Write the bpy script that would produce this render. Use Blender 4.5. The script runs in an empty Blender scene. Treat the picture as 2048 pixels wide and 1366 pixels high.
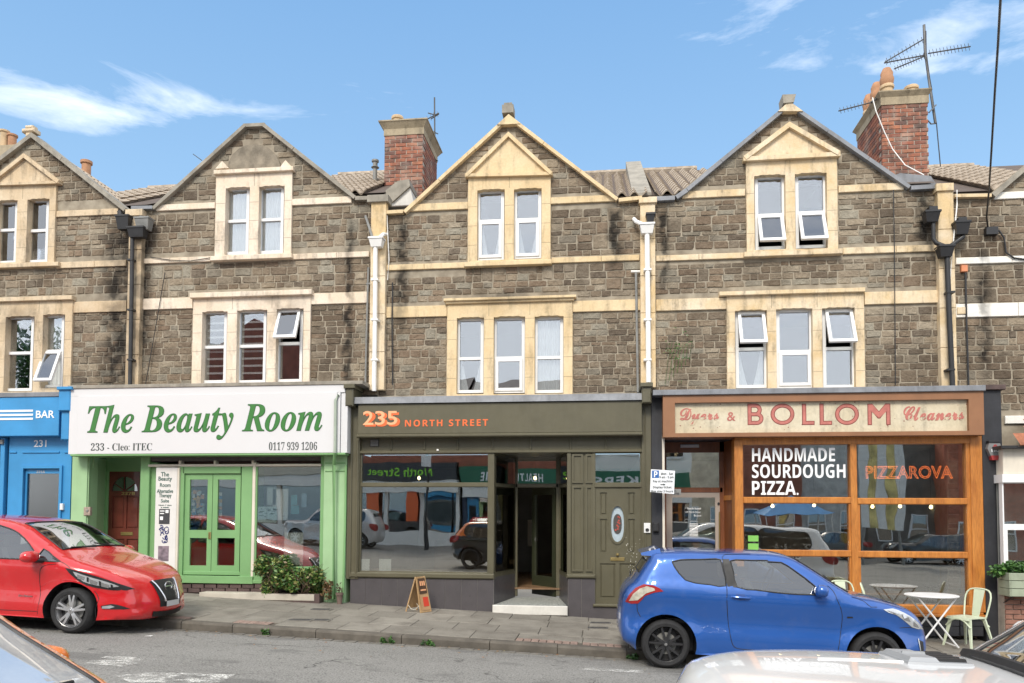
import bpy, bmesh, math, random
from mathutils import Vector, Matrix, Euler
from mathutils.geometry import delaunay_2d_cdt
random.seed(7)
SC = bpy.context.scene
COL = SC.collection
R = math.radians
# ---------------------------------------------------------------- camera, sky, sun, exposure
W_PX, H_PX, F_PX = 2048.0, 1366.0, 1530.0
PITCH, YAW, ROLL = 2.6, 6.8, -0.25
CAM = Vector((0.0, -13.0, 1.70))
SHIFT_PX = 278.0
cd = bpy.data.cameras.new('camera')
cam = bpy.data.objects.new('camera', cd); COL.objects.link(cam)
cam.location = CAM
cam.rotation_euler = (R(90 + PITCH), R(ROLL), R(YAW))
cd.sensor_width = 36.0; cd.lens = F_PX / W_PX * 36.0
cd.shift_y = SHIFT_PX / W_PX
cd.clip_start = 0.1; cd.clip_end = 2000
SC.camera = cam
CR = Euler((R(90 + PITCH), R(ROLL), R(YAW)), 'XYZ').to_matrix()

SUN_EL, SUN_AZ = 42.0, 189.0      # azimuth measured clockwise from +y
world = bpy.data.worlds.new('World'); SC.world = world
world.use_nodes = True
nt = world.node_tree; nt.nodes.clear()
def wn(t): return nt.nodes.new(t)
wo = wn('ShaderNodeOutputWorld'); bg = wn('ShaderNodeBackground'); bg.inputs[1].default_value = 0.125
sky = wn('ShaderNodeTexSky'); sky.sky_type = 'NISHITA'; sky.sun_disc = False
sky.sun_elevation = R(SUN_EL); sky.sun_rotation = R(SUN_AZ)
sky.air_density = 1.0; sky.dust_density = 1.2; sky.ozone_density = 1.0
tc = wn('ShaderNodeTexCoord'); mp = wn('ShaderNodeMapping'); mp.inputs['Scale'].default_value = (1.6, 1.6, 8.0)
nz = wn('ShaderNodeTexNoise'); nz.inputs['Scale'].default_value = 2.2; nz.inputs['Detail'].default_value = 9; nz.inputs['Roughness'].default_value = .62
nz.inputs['Distortion'].default_value = .5
nt.links.new(tc.outputs['Generated'], mp.inputs['Vector']); nt.links.new(mp.outputs[0], nz.inputs['Vector'])
def wmath(op, a, b=None, c=None):
    m = wn('ShaderNodeMath'); m.operation = op; m.use_clamp = False
    for i, v in enumerate((a, b, c)):
        if v is None: continue
        if isinstance(v, (int, float)): m.inputs[i].default_value = v
        else: nt.links.new(v, m.inputs[i])
    return m.outputs[0]
def wblob(px, py, w, h):
    # a soft elliptical region of the sky round the direction of one cloud bank
    d = CR @ Vector((px - 1024, -(py - 683 - SHIFT_PX), -F_PX)); d.normalize()
    s = wn('ShaderNodeVectorMath'); s.operation = 'SUBTRACT'; nt.links.new(tc.outputs['Generated'], s.inputs[0]); s.inputs[1].default_value = d
    q = wn('ShaderNodeVectorMath'); q.operation = 'MULTIPLY'; nt.links.new(s.outputs[0], q.inputs[0]); q.inputs[1].default_value = (1/w, 1/w, 1/h)
    l = wn('ShaderNodeVectorMath'); l.operation = 'LENGTH'; nt.links.new(q.outputs[0], l.inputs[0])
    m = wn('ShaderNodeMapRange'); m.interpolation_type = 'SMOOTHSTEP'
    nt.links.new(l.outputs['Value'], m.inputs[0]); m.inputs[1].default_value = 1.0; m.inputs[2].default_value = 0.0
    m.inputs[3].default_value = 0; m.inputs[4].default_value = 1
    return m.outputs[0]
b1 = wblob(60, 195, .30, .055); b1b = wblob(380, 208, .20, .035); b2 = wblob(1990, 60, .24, .06); b3 = wblob(1950, -620, .60, .30)
def wdot():
    v = CR @ Vector((0, -.05, -1)); v.normalize()
    q = wn('ShaderNodeVectorMath'); q.operation = 'DOT_PRODUCT'; nt.links.new(tc.outputs['Generated'], q.inputs[0]); q.inputs[1].default_value = v
    m = wn('ShaderNodeMapRange'); m.interpolation_type = 'SMOOTHSTEP'; nt.links.new(q.outputs['Value'], m.inputs[0]); m.inputs[1].default_value = .70; m.inputs[2].default_value = .42; m.inputs[3].default_value = 0; m.inputs[4].default_value = .52
    return m.outputs[0]
bb = wmath('MULTIPLY', wmath('MAXIMUM', wmath('MAXIMUM', b1, b1b), b2), .235)
th = wmath('ADD', wmath('SUBTRACT', wmath('ADD', nz.outputs[0], bb), .075), wmath('MAXIMUM', wdot(), wmath('MULTIPLY', b3, .34)))
cl = wn('ShaderNodeMapRange'); nt.links.new(th, cl.inputs[0]); cl.inputs[1].default_value = .57; cl.inputs[2].default_value = .92
cl.inputs[3].default_value = 0; cl.inputs[4].default_value = .80
cloudcol = wn('ShaderNodeRGB'); cloudcol.outputs[0].default_value = (8.8, 8.9, 9.1, 1)
hs = wn('ShaderNodeMix'); hs.data_type = 'RGBA'; hs.blend_type = 'MIX'; hs.inputs[0].default_value = .68
nt.links.new(sky.outputs[0], hs.inputs[6]); 
sz_ = wn('ShaderNodeSeparateXYZ'); nt.links.new(tc.outputs['Generated'], sz_.inputs[0])
gr_ = wn('ShaderNodeMapRange'); nt.links.new(sz_.outputs[2], gr_.inputs[0]); gr_.inputs[1].default_value = .20; gr_.inputs[2].default_value = .62
gm_ = wn('ShaderNodeMix'); gm_.data_type = 'RGBA'; nt.links.new(gr_.outputs[0], gm_.inputs[0]); gm_.inputs[6].default_value = (2.5, 4.1, 5.7, 1); gm_.inputs[7].default_value = (1.25, 2.75, 5.0, 1)
nt.links.new(gm_.outputs[2], hs.inputs[7])
mx = wn('ShaderNodeMix'); mx.data_type = 'RGBA'
nt.links.new(cl.outputs[0], mx.inputs[0]); nt.links.new(hs.outputs[2], mx.inputs[6]); nt.links.new(cloudcol.outputs[0], mx.inputs[7])
nt.links.new(mx.outputs[2], bg.inputs[0]); nt.links.new(bg.outputs[0], wo.inputs[0])

sl = bpy.data.lights.new('sun', 'SUN'); sl.energy = 2.0; sl.angle = R(18); sl.color = (1.0, .93, .82)
sun = bpy.data.objects.new('sun', sl); COL.objects.link(sun)
az, el = R(SUN_AZ), R(SUN_EL)
sd = Vector((math.sin(az)*math.cos(el), math.cos(az)*math.cos(el), math.sin(el)))
sun.rotation_euler = sd.to_track_quat('Z', 'Y').to_euler()
SC.view_settings.view_transform = 'Standard'; SC.view_settings.look = 'None'
SC.view_settings.exposure = 0.62; SC.view_settings.gamma = 1.0
SC.view_settings.use_curve_mapping = False
SC.cycles.max_bounces = 8; SC.cycles.transparent_max_bounces = 12

# ---------------------------------------------------------------- helpers
def U(px, py, Y=0.0):
    """world point on the vertical plane y = Y seen at a photograph position"""
    d = CR @ Vector((px - W_PX/2, -(py - H_PX/2 - SHIFT_PX), -F_PX))
    t = (Y - CAM.y) / d.y
    p = CAM + d*t
    return p.x, p.z
def RC(x0, y0, x1, y1, Y=0.0):
    a, b, c, d = U(x0, y0, Y), U(x1, y0, Y), U(x0, y1, Y), U(x1, y1, Y)
    return (a[0]+c[0])/2, (b[0]+d[0])/2, (c[1]+d[1])/2, (a[1]+b[1])/2     # X0 X1 Z0 Z1
SL = -0.040
def gz(x): return SL*(x - 0.44)                 # pavement level at the building line
KERB_Y = -2.86
def pz(x, y): return gz(x) + 0.016*y            # pavement surface
def rz(x, y):                                   # road surface with camber
    k = pz(x, KERB_Y) - 0.125
    t = min(max((KERB_Y - y)/3.6, 0), 1)
    return k + 0.075*(1-(1-t)**2)

WM = {}
def wmat(o): return WM.get(o.name, Matrix.Identity(4))
class M:
    def __init__(s): s.v = []; s.f = []
    def add(s, vs, fs):
        n = len(s.v); s.v += [tuple(v) for v in vs]; s.f += [tuple(i+n for i in f) for f in fs]; return s
    def box(s, x0, x1, y0, y1, z0, z1):
        return s.add([(x0,y0,z0),(x1,y0,z0),(x1,y1,z0),(x0,y1,z0),(x0,y0,z1),(x1,y0,z1),(x1,y1,z1),(x0,y1,z1)],
                     [(0,3,2,1),(4,5,6,7),(0,1,5,4),(1,2,6,5),(2,3,7,6),(3,0,4,7)])
    def prism(s, pts, y0, y1):
        """polygon in XZ (any orientation) extruded from y0 (front) to y1"""
        a = sum(pts[i][0]*pts[(i+1)%len(pts)][1]-pts[(i+1)%len(pts)][0]*pts[i][1] for i in range(len(pts)))
        if a < 0: pts = pts[::-1]
        n = len(pts)
        vs = [(p[0], y0, p[1]) for p in pts] + [(p[0], y1, p[1]) for p in pts]
        fs = [tuple(range(n)), tuple(range(2*n-1, n-1, -1))]
        fs += [(i, i+n, (i+1)%n+n, (i+1)%n) for i in range(n)]
        return s.add(vs, fs)
    def tube(s, pts, r, seg=8, r2=None, cap=True):
        pts = [Vector(p) for p in pts]; n = len(pts); rings = []
        up = Vector((0,0,1))
        for i, p in enumerate(pts):
            d = (pts[min(i+1,n-1)] - pts[max(i-1,0)]).normalized()
            a = d.cross(up)
            if a.length < .05: a = d.cross(Vector((1,0,0)))
            a.normalize(); b = a.cross(d)
            rr = r if r2 is None else r + (r2-r)*i/(n-1)
            rings.append([p + (a*math.cos(t)+b*math.sin(t))*rr for t in [2*math.pi*k/seg for k in range(seg)]])
        vs = [q for ring in rings for q in ring]
        fs = [(i*seg+k, (i+1)*seg+k, (i+1)*seg+(k+1)%seg, i*seg+(k+1)%seg) for i in range(n-1) for k in range(seg)]
        if cap: fs += [tuple(range(seg)), tuple(range((n-1)*seg+seg-1, (n-1)*seg-1, -1))]
        return s.add(vs, fs)
    def lathe(s, prof, c, seg=20, axis='z', caps=True):
        vs = []
        for (r, h) in prof:
            for k in range(seg):
                t = 2*math.pi*k/seg
                if axis == 'z': vs.append((c[0]+r*math.cos(t), c[1]+r*math.sin(t), c[2]+h))
                else: vs.append((c[0]+r*math.cos(t), c[1]+h, c[2]+r*math.sin(t)))
        n = len(prof)
        fs = [(i*seg+k, i*seg+(k+1)%seg, (i+1)*seg+(k+1)%seg, (i+1)*seg+k) for i in range(n-1) for k in range(seg)]
        if caps: fs += [tuple(range(seg-1,-1,-1)), tuple(range((n-1)*seg, n*seg))]
        return s.add(vs, fs)
    def plate(s, outer, holes, y0, y1):
        """flat plate in XZ with holes, front at y0, back at y1"""
        loops = [outer] + list(holes); pts = []; ed = []
        for lp in loops:
            n0 = len(pts); pts += [Vector(p) for p in lp]
            ed += [(n0+i, n0+(i+1)%len(lp)) for i in range(len(lp))]
        vo, eo, fo, _, _, _ = delaunay_2d_cdt(pts, ed, [], 0, 1e-6)
        fs = []
        for f in fo:
            c = sum((vo[i] for i in f), Vector((0,0)))/len(f)
            if inside(c, outer) and not any(inside(c, h) for h in holes): fs.append(tuple(f))
        n = len(vo)
        s.add([(p.x, y0, p.y) for p in vo] + [(p.x, y1, p.y) for p in vo], fs + [tuple(i+n for i in reversed(f)) for f in fs])
        for li, lp in enumerate(loops):
            m = len(lp)
            s.add([(p[0], y0, p[1]) for p in lp] + [(p[0], y1, p[1]) for p in lp], [(i, i+m, (i+1)%m+m, (i+1)%m) for i in range(m)])
        return s
def inside(p, poly):
    x, y = p[0], p[1]; c = False; n = len(poly); j = n-1
    for i in range(n):
        xi, yi = poly[i][0], poly[i][1]; xj, yj = poly[j][0], poly[j][1]
        if (yi > y) != (yj > y) and x < (xj-xi)*(y-yi)/(yj-yi)+xi: c = not c
        j = i
    return c
def rect(x0, x1, z0, z1): return [(x0,z0),(x1,z0),(x1,z1),(x0,z1)]
def obj(name, m, mt, parent=None, local=False, smooth=False, normals=True, link=True):
    me = bpy.data.meshes.new(name)
    me.from_pydata(m.v, [], m.f)
    if normals:
        b = bmesh.new(); b.from_mesh(me); bmesh.ops.recalc_face_normals(b, faces=b.faces); b.to_mesh(me); b.free()
    if mt: me.materials.append(mt)
    if smooth:
        me.polygons.foreach_set('use_smooth', [True]*len(me.polygons))
        if smooth != 'all': me.set_sharp_from_angle(angle=R(38))
    me.update()
    o = bpy.data.objects.new(name, me)
    COL.objects.link(o)
    if parent:
        o.parent = parent
        if not local: o.matrix_parent_inverse = wmat(parent).inverted()
    if local and parent: WM[o.name] = wmat(parent).copy()
    return o
def thing(name, label, cat, loc=(0,0,0), group=None, rot=(0,0,0)):
    o = bpy.data.objects.new(name, None); COL.objects.link(o); o.empty_display_size = .2
    o.location = loc; o.rotation_euler = rot
    WM[o.name] = Matrix.Translation(loc) @ Euler(rot).to_matrix().to_4x4()
    o['label'] = label; o['category'] = cat
    if group: o['group'] = group
    return o
def part(name, parent, loc=None, local=False):
    o = bpy.data.objects.new(name, None); COL.objects.link(o); o.empty_display_size = .1; o.parent = parent
    if local:
        o.location = loc or (0,0,0); WM[o.name] = wmat(parent) @ Matrix.Translation(loc or (0,0,0))
    else:
        o.matrix_parent_inverse = wmat(parent).inverted()
        if loc: o.location = loc
        WM[o.name] = Matrix.Translation(loc or (0,0,0))
    return o
def tag(o, label, cat, group=None):
    o['label'] = label; o['category'] = cat
    if group: o['group'] = group
    return o
def inst(name, me, parent, loc, scale=(1,1,1), rot=None):
    o = bpy.data.objects.new(name, me); COL.objects.link(o)
    o.parent = parent; o.matrix_parent_inverse = wmat(parent).inverted()
    o.location = loc; o.scale = scale
    if rot: o.rotation_euler = rot
    return o

# ---------------------------------------------------------------- materials
def newmat(name):
    m = bpy.data.materials.new(name); m.use_nodes = True
    n = m.node_tree.nodes; p = n['Principled BSDF']
    return m, m.node_tree, p
def nd(t, typ, **kw):
    n = t.nodes.new(typ)
    for k, v in kw.items():
        if k.startswith('i_'): n.inputs[k[2:].replace('_', ' ')].default_value = v
        else: setattr(n, k, v)
    return n
def mth(t, op, a, b=None, clamp=False):
    m = t.nodes.new('ShaderNodeMath'); m.operation = op; m.use_clamp = clamp
    for i, v in enumerate((a, b)):
        if v is None: continue
        if isinstance(v, (int, float)): m.inputs[i].default_value = v
        else: t.links.new(v, m.inputs[i])
    return m.outputs[0]
def mixc(t, f, a, b, mode='MIX'):
    m = t.nodes.new('ShaderNodeMix'); m.data_type = 'RGBA'; m.blend_type = mode
    for k, v in ((0, f), (6, a), (7, b)):
        if isinstance(v, (int, float)): m.inputs[k].default_value = v
        elif isinstance(v, tuple): m.inputs[k].default_value = (*v[:3], 1)
        else: t.links.new(v, m.inputs[k])
    return m.outputs[2]
def mr(t, v, a, b, c=0.0, d=1.0):
    m = t.nodes.new('ShaderNodeMapRange'); t.links.new(v, m.inputs[0])
    for i, x in enumerate((a, b, c, d)): m.inputs[i+1].default_value = x
    return m.outputs[0]
def tex(t, scale, detail=4, rough=.55, stretch=(1,1,1), kind='noise', co='Object', dist=0):
    c = t.nodes.new('ShaderNodeTexCoord'); mp = t.nodes.new('ShaderNodeMapping'); mp.inputs['Scale'].default_value = stretch
    t.links.new(c.outputs[co], mp.inputs['Vector'])
    n = t.nodes.new('ShaderNodeTexNoise' if kind == 'noise' else 'ShaderNodeTexVoronoi')
    n.inputs['Scale'].default_value = scale
    if kind == 'noise':
        n.inputs['Detail'].default_value = detail; n.inputs['Roughness'].default_value = rough; n.inputs['Distortion'].default_value = dist
    t.links.new(mp.outputs[0], n.inputs['Vector'])
    return n.outputs[0]
def bump(t, p, h, strength=.3, dist=.02):
    b = t.nodes.new('ShaderNodeBump'); b.inputs['Strength'].default_value = strength; b.inputs['Distance'].default_value = dist
    t.links.new(h, b.inputs['Height']); t.links.new(b.outputs[0], p.inputs['Normal'])
_cache = {}
def pm(name, col, rough=.6, var=.12, scale=3, bmp=.15, metal=0.0, grime=0.0, gcol=(.05,.045,.038), coat=0.0, spec=.5, streak=True):
    if name in _cache: return _cache[name]
    m, t, p = newmat(name)
    n1 = tex(t, scale, 6); lo = tuple(c*(1-var) for c in col); hi = tuple(min(1, c*(1+var)) for c in col)
    c = mixc(t, mr(t, n1, .3, .7), lo, hi)
    if grime:
        g = tex(t, 2.2, 8, .65, (5, 5, .8) if streak else (1,1,1), dist=.3)
        g2 = tex(t, 26, 5, .7)
        gm = mth(t, 'MULTIPLY', mr(t, g, .48, .78), mr(t, g2, .25, .7), True)
        c = mixc(t, mth(t, 'MULTIPLY', gm, grime, True), c, gcol)
    t.links.new(c, p.inputs['Base Color'])
    p.inputs['Roughness'].default_value = rough; p.inputs['Metallic'].default_value = metal
    p.inputs['Coat Weight'].default_value = coat; p.inputs['Coat Roughness'].default_value = .04
    p.inputs['Specular IOR Level'].default_value = spec
    if rough > .3 and not metal:
        t.links.new(mr(t, tex(t, scale*5, 4), .2, .8, rough-.12, min(1, rough+.12)), p.inputs['Roughness'])
    if bmp: bump(t, p, tex(t, 45, 6, .6), bmp, .006)
    _cache[name] = m
    return m
def glass(name, tint=(.75,.8,.8), refl=.38, rough=0.0, wav=.0, gcol=(.95,.97,1), dust_sheen=0):
    if name in _cache: return _cache[name]
    m = bpy.data.materials.new(name); m.use_nodes = True; t = m.node_tree; t.nodes.clear()
    o = t.nodes.new('ShaderNodeOutputMaterial'); mx = t.nodes.new('ShaderNodeMixShader')
    tr = t.nodes.new('ShaderNodeBsdfTransparent'); tr.inputs[0].default_value = (*tint, 1)
    gl = t.nodes.new('ShaderNodeBsdfGlossy'); gl.inputs[0].default_value = (*gcol,1); gl.inputs[1].default_value = rough
    fr = t.nodes.new('ShaderNodeFresnel'); fr.inputs[0].default_value = 1.5
    f = mth(t, 'ADD', mth(t, 'MULTIPLY', fr.outputs[0], .8), refl - .03, True)
    t.links.new(f, mx.inputs[0]); t.links.new(tr.outputs[0], mx.inputs[1]); t.links.new(gl.outputs[0], mx.inputs[2]); t.links.new(mx.outputs[0], o.inputs[0])
    if dust_sheen:      # pale diffuse film: dusty glass plus bright cloud reflection put in as colour
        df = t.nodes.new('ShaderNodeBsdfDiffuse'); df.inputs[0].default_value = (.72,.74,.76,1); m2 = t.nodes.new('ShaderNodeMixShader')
        t.links.new(mth(t, 'MULTIPLY', mr(t, tex(t, 2.5, 6), .3, .7, .6, 1.0), dust_sheen), m2.inputs[0]); t.links.new(mx.outputs[0], m2.inputs[1]); t.links.new(df.outputs[0], m2.inputs[2]); t.links.new(m2.outputs[0], o.inputs[0])
    if wav:
        b = t.nodes.new('ShaderNodeBump'); b.inputs['Strength'].default_value = wav; b.inputs['Distance'].default_value = .01
        t.links.new(tex(t, 1.6, 1), b.inputs['Height']); t.links.new(b.outputs[0], gl.inputs['Normal'])
    _cache[name] = m
    return m
SOOT = []     # (x centre, half width, z low, z high) of black run-off streaks down the stone
def soot_mask(t):
    g = t.nodes.new('ShaderNodeNewGeometry'); s = t.nodes.new('ShaderNodeSeparateXYZ'); t.links.new(g.outputs['Position'], s.inputs[0])
    n = t.nodes.new('ShaderNodeTexNoise'); n.inputs['Scale'].default_value = 4.5; n.inputs['Detail'].default_value = 6; t.links.new(g.outputs['Position'], n.inputs['Vector'])
    wob = mth(t, 'MULTIPLY', mth(t, 'SUBTRACT', n.outputs[0], .5), .35)
    x = mth(t, 'ADD', s.outputs[0], wob); tot = None
    for (cx, w, z0, z1) in SOOT:
        a = mr(t, mth(t, 'ABSOLUTE', mth(t, 'SUBTRACT', x, cx)), w, w*.25)
        b = mth(t, 'MULTIPLY', mr(t, s.outputs[2], z0-.3, z0+.3), mr(t, s.outputs[2], z1+.12, z1-.12))
        q = mth(t, 'MULTIPLY', a, b); tot = q if tot is None else mth(t, 'MAXIMUM', tot, q)
    return mth(t, 'MULTIPLY', tot, mr(t, n.outputs[0], .3, .55), True)
def stone_mat():
    m, t, p = newmat('rubble_stone')
    oi = t.nodes.new('ShaderNodeObjectInfo'); g = t.nodes.new('ShaderNodeNewGeometry')
    r = mth(t, 'FRACT', mth(t, 'ADD', oi.outputs['Random'], g.outputs['Random Per Island']))
    cr = t.nodes.new('ShaderNodeValToRGB'); t.links.new(r, cr.inputs[0]); cr.color_ramp.interpolation = 'CONSTANT'
    cols = [(0.174,0.133,0.090),(0.273,0.215,0.149),(0.336,0.277,0.198),(0.220,0.186,0.138),(0.383,0.322,0.237),(0.383,0.373,0.308),(0.249,0.175,0.116),(0.296,0.254,0.193),(0.110,0.084,0.061),(0.447,0.395,0.303),(0.232,0.175,0.116),(0.331,0.316,0.259),(0.151,0.113,0.077),(0.296,0.220,0.149),(0.400,0.339,0.248),(0.203,0.153,0.105)]
    el = cr.color_ramp.elements
    while len(el) < len(cols): el.new(.5)
    for i, c in enumerate(cols): el[i].position = i/len(cols); el[i].color = (*c, 1)
    n1 = t.nodes.new('ShaderNodeTexNoise'); n1.inputs['Scale'].default_value = 9; n1.inputs['Detail'].default_value = 8; n1.inputs['Roughness'].default_value = .65
    t.links.new(g.outputs['Position'], n1.inputs['Vector'])
    n2 = t.nodes.new('ShaderNodeTexNoise'); n2.inputs['Scale'].default_value = .9; n2.inputs['Detail'].default_value = 5; t.links.new(g.outputs['Position'], n2.inputs['Vector'])
    c = mixc(t, mr(t, n1.outputs[0], .25, .75), mixc(t, .40, cr.outputs[0], (.075,.06,.045)), mixc(t, .32, cr.outputs[0], (.50,.46,.38)))
    c = mixc(t, mr(t, n2.outputs[0], .42, .70, 0, .72), c, (.085,.066,.048)); c = mixc(t, mr(t, n2.outputs[0], .42, .25, 0, .35), c, (.42,.38,.30))
    c = mixc(t, mth(t, 'MULTIPLY', soot_mask(t), .9), c, (.012,.011,.010))
    c = mixc(t, 1.0, c, (.89,.845,.81), 'MULTIPLY'); t.links.new(c, p.inputs['Base Color']); p.inputs['Roughness'].default_value = .9; p.inputs['Specular IOR Level'].default_value = .25
    n3 = t.nodes.new('ShaderNodeTexNoise'); n3.inputs['Scale'].default_value = 22; n3.inputs['Detail'].default_value = 8; n3.inputs['Roughness'].default_value = .6; t.links.new(g.outputs['Position'], n3.inputs['Vector'])
    bump(t, p, n3.outputs[0], 1.0, .03)
    return m
def mortar_mat():
    m, t, p = newmat('mortar')
    g = t.nodes.new('ShaderNodeNewGeometry'); n = t.nodes.new('ShaderNodeTexNoise'); n.inputs['Scale'].default_value = 5; n.inputs['Detail'].default_value = 8; t.links.new(g.outputs['Position'], n.inputs['Vector'])
    c = mixc(t, mr(t, n.outputs[0], .3, .7), (.21,.175,.13), (.40,.35,.27))
    c = mixc(t, mth(t, 'MULTIPLY', soot_mask(t), .85), c, (.016,.014,.012))
    t.links.new(c, p.inputs['Base Color']); p.inputs['Roughness'].default_value = .95
    bump(t, p, n.outputs[0], .5, .02)
    return m
def bath_mat(name, col, col2, dirt=.5):
    """dressed limestone with yellow and grey weathering"""
    m, t, p = newmat(name)
    g = t.nodes.new('ShaderNodeNewGeometry')
    def N(s, d=7, st=(1,1,1), di=.2):
        mp = t.nodes.new('ShaderNodeMapping'); mp.inputs['Scale'].default_value = st; t.links.new(g.outputs['Position'], mp.inputs['Vector'])
        n = t.nodes.new('ShaderNodeTexNoise'); n.inputs['Scale'].default_value = s; n.inputs['Detail'].default_value = d; n.inputs['Roughness'].default_value = .62; n.inputs['Distortion'].default_value = di
        t.links.new(mp.outputs[0], n.inputs['Vector']); return n.outputs[0]
    c = mixc(t, mr(t, N(1.7), .35, .65), col, col2)
    c = mixc(t, mr(t, N(30), .35, .8, 0, .35), c, tuple(x*.6 for x in col))
    d = mth(t, 'MULTIPLY', mr(t, N(2.4, 8, (3,3,.7)), .50, .74), mr(t, N(18), .2, .65), True)
    c = mixc(t, mth(t, 'MULTIPLY', d, dirt, True), c, (.075,.062,.048))
    c = mixc(t, mth(t, 'MULTIPLY', soot_mask(t), .55), c, (.03,.027,.024))
    t.links.new(c, p.inputs['Base Color']); p.inputs['Roughness'].default_value = .85; p.inputs['Specular IOR Level'].default_value = .3
    bump(t, p, N(35), .35, .008)
    return m
# ---------------------------------------------------------------- shared materials
def X(px, py=700, Y=0.0): return U(px, py, Y)[0]
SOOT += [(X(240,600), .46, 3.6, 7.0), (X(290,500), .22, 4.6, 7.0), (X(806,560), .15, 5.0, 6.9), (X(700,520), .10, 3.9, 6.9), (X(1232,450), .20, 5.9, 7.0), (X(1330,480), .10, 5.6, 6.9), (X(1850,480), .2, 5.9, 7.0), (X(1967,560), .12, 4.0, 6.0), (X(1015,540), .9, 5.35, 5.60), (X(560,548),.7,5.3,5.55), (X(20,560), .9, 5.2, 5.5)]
STONE = stone_mat(); MORTAR = mortar_mat()
BATH = {
 'h1': bath_mat('weathered_limestone', (.58,.44,.28), (.70,.58,.42), .85),
 'h2': bath_mat('pale_limestone', (.72,.59,.44), (.82,.72,.60), .75),
 'h3': bath_mat('painted_cream_stone', (.68,.51,.29), (.76,.61,.39), .65),
 'h4': bath_mat('yellow_limestone', (.66,.49,.27), (.78,.66,.49), .9),
 'h5': bath_mat('white_painted_stone', (.82,.78,.70), (.86,.84,.79), .2)}
COPING_GREY = pm('grey_coping', (.29,.265,.22), .85, .25, 5, .5, grime=.5)
LEAD = pm('lead_flashing', (.21,.22,.24), .55, .25, 4, .3, grime=.6)
UPVC = pm('white_window_plastic', (.78,.78,.77), .35, .03, 2, 0, grime=.12)
PIPE_W = pm('white_pipe_plastic', (.84,.83,.80), .5, .04, 3, 0, grime=.12)
PIPE_B = pm('black_pipe_iron', (.025,.025,.027), .5, .3, 6, .1)
PIPE_G = pm('grey_pipe', (.22,.22,.21), .5, .2, 6, .1)
DARKROOM = pm('dim_room_wall', (.17,.165,.155), .9, .2, 1, 0)
CURTAIN = pm('net_curtain', (.85,.85,.83), .9, .06, 8, 0)
GLASS_UP = glass('upper_window_glass', (.93,.95,.95), .24, 0.0, .30, (.94,.96,1.0))
BLACKP = pm('black_plastic', (.02,.02,.022), .45, .2, 5, .05)
DKIRON = pm('aerial_metal', (.10,.10,.10), .45, .3, 5, .1, metal=.6)

def scan(poly, z):
    xs = []
    n = len(poly)
    for i in range(n):
        (xa, za), (xb, zb) = poly[i], poly[(i+1)%n]
        if (za > z) != (zb > z): xs.append(xa + (xb-xa)*(z-za)/(zb-za))
    xs.sort(); return [(xs[i], xs[i+1]) for i in range(0, len(xs)-1, 2)]
def free(outer, holes, z0, z1, m=.006):
    o = None
    for z in (z0+.004, (z0+z1)/2, z1-.004):
        s = scan(outer, z)
        if not s: return []
        s = (s[0][0], s[-1][1]); o = s if o is None else (max(o[0], s[0]), min(o[1], s[1]))
    if o[1]-o[0] < .05: return []
    iv = [(o[0]+m, o[1]-m)]
    for h in holes:
        for z in (z0+.006, (z0+z1)/2, z1-.006):
            for (a, b) in scan(h, z):
                nv = []
                for (p, q) in iv:
                    if b+m <= p or a-m >= q: nv.append((p, q)); continue
                    if a-m > p: nv.append((p, a-m))
                    if b+m < q: nv.append((b+m, q))
                iv = nv
    return [i for i in iv if i[1]-i[0] > .045]
def unit_stone(seed):
    r = random.Random(seed); m = M(); NX, NZ = 5, 4; vs = []
    for j in range(NZ):
        for i in range(NX):
            u = -.5 + i/(NX-1); w = -.5 + j/(NZ-1)
            e = i in (0, NX-1) or j in (0, NZ-1)
            if e:
                vs.append((u + r.uniform(-.02,.02)*(0 if abs(u) == .5 else 1) - (.035*r.random() if abs(u)==.5 else 0)*(1 if u>0 else -1), .5, w - (.05*r.random() if abs(w)==.5 else 0)*(1 if w>0 else -1)))
            else:
                uu = u*1.62 + r.uniform(-.05,.05); ww = w*2.45 + r.uniform(-.06,.06)
                vs.append((max(-.455,min(.455,uu)), -r.uniform(.15, 1.0), max(-.44,min(.44,ww))))
    fs = [(j*NX+i, j*NX+i+1, (j+1)*NX+i+1, (j+1)*NX+i) for j in range(NZ-1) for i in range(NX-1)]
    m.add(vs, fs); return m
UNIT = [unit_stone(i) for i in range(12)]
UNIT_ME = []
for k, m in enumerate(UNIT):
    me = bpy.data.meshes.new('stone'); me.from_pydata(m.v, [], m.f); me.materials.append(STONE); me.update(); UNIT_ME.append(me)
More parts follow.
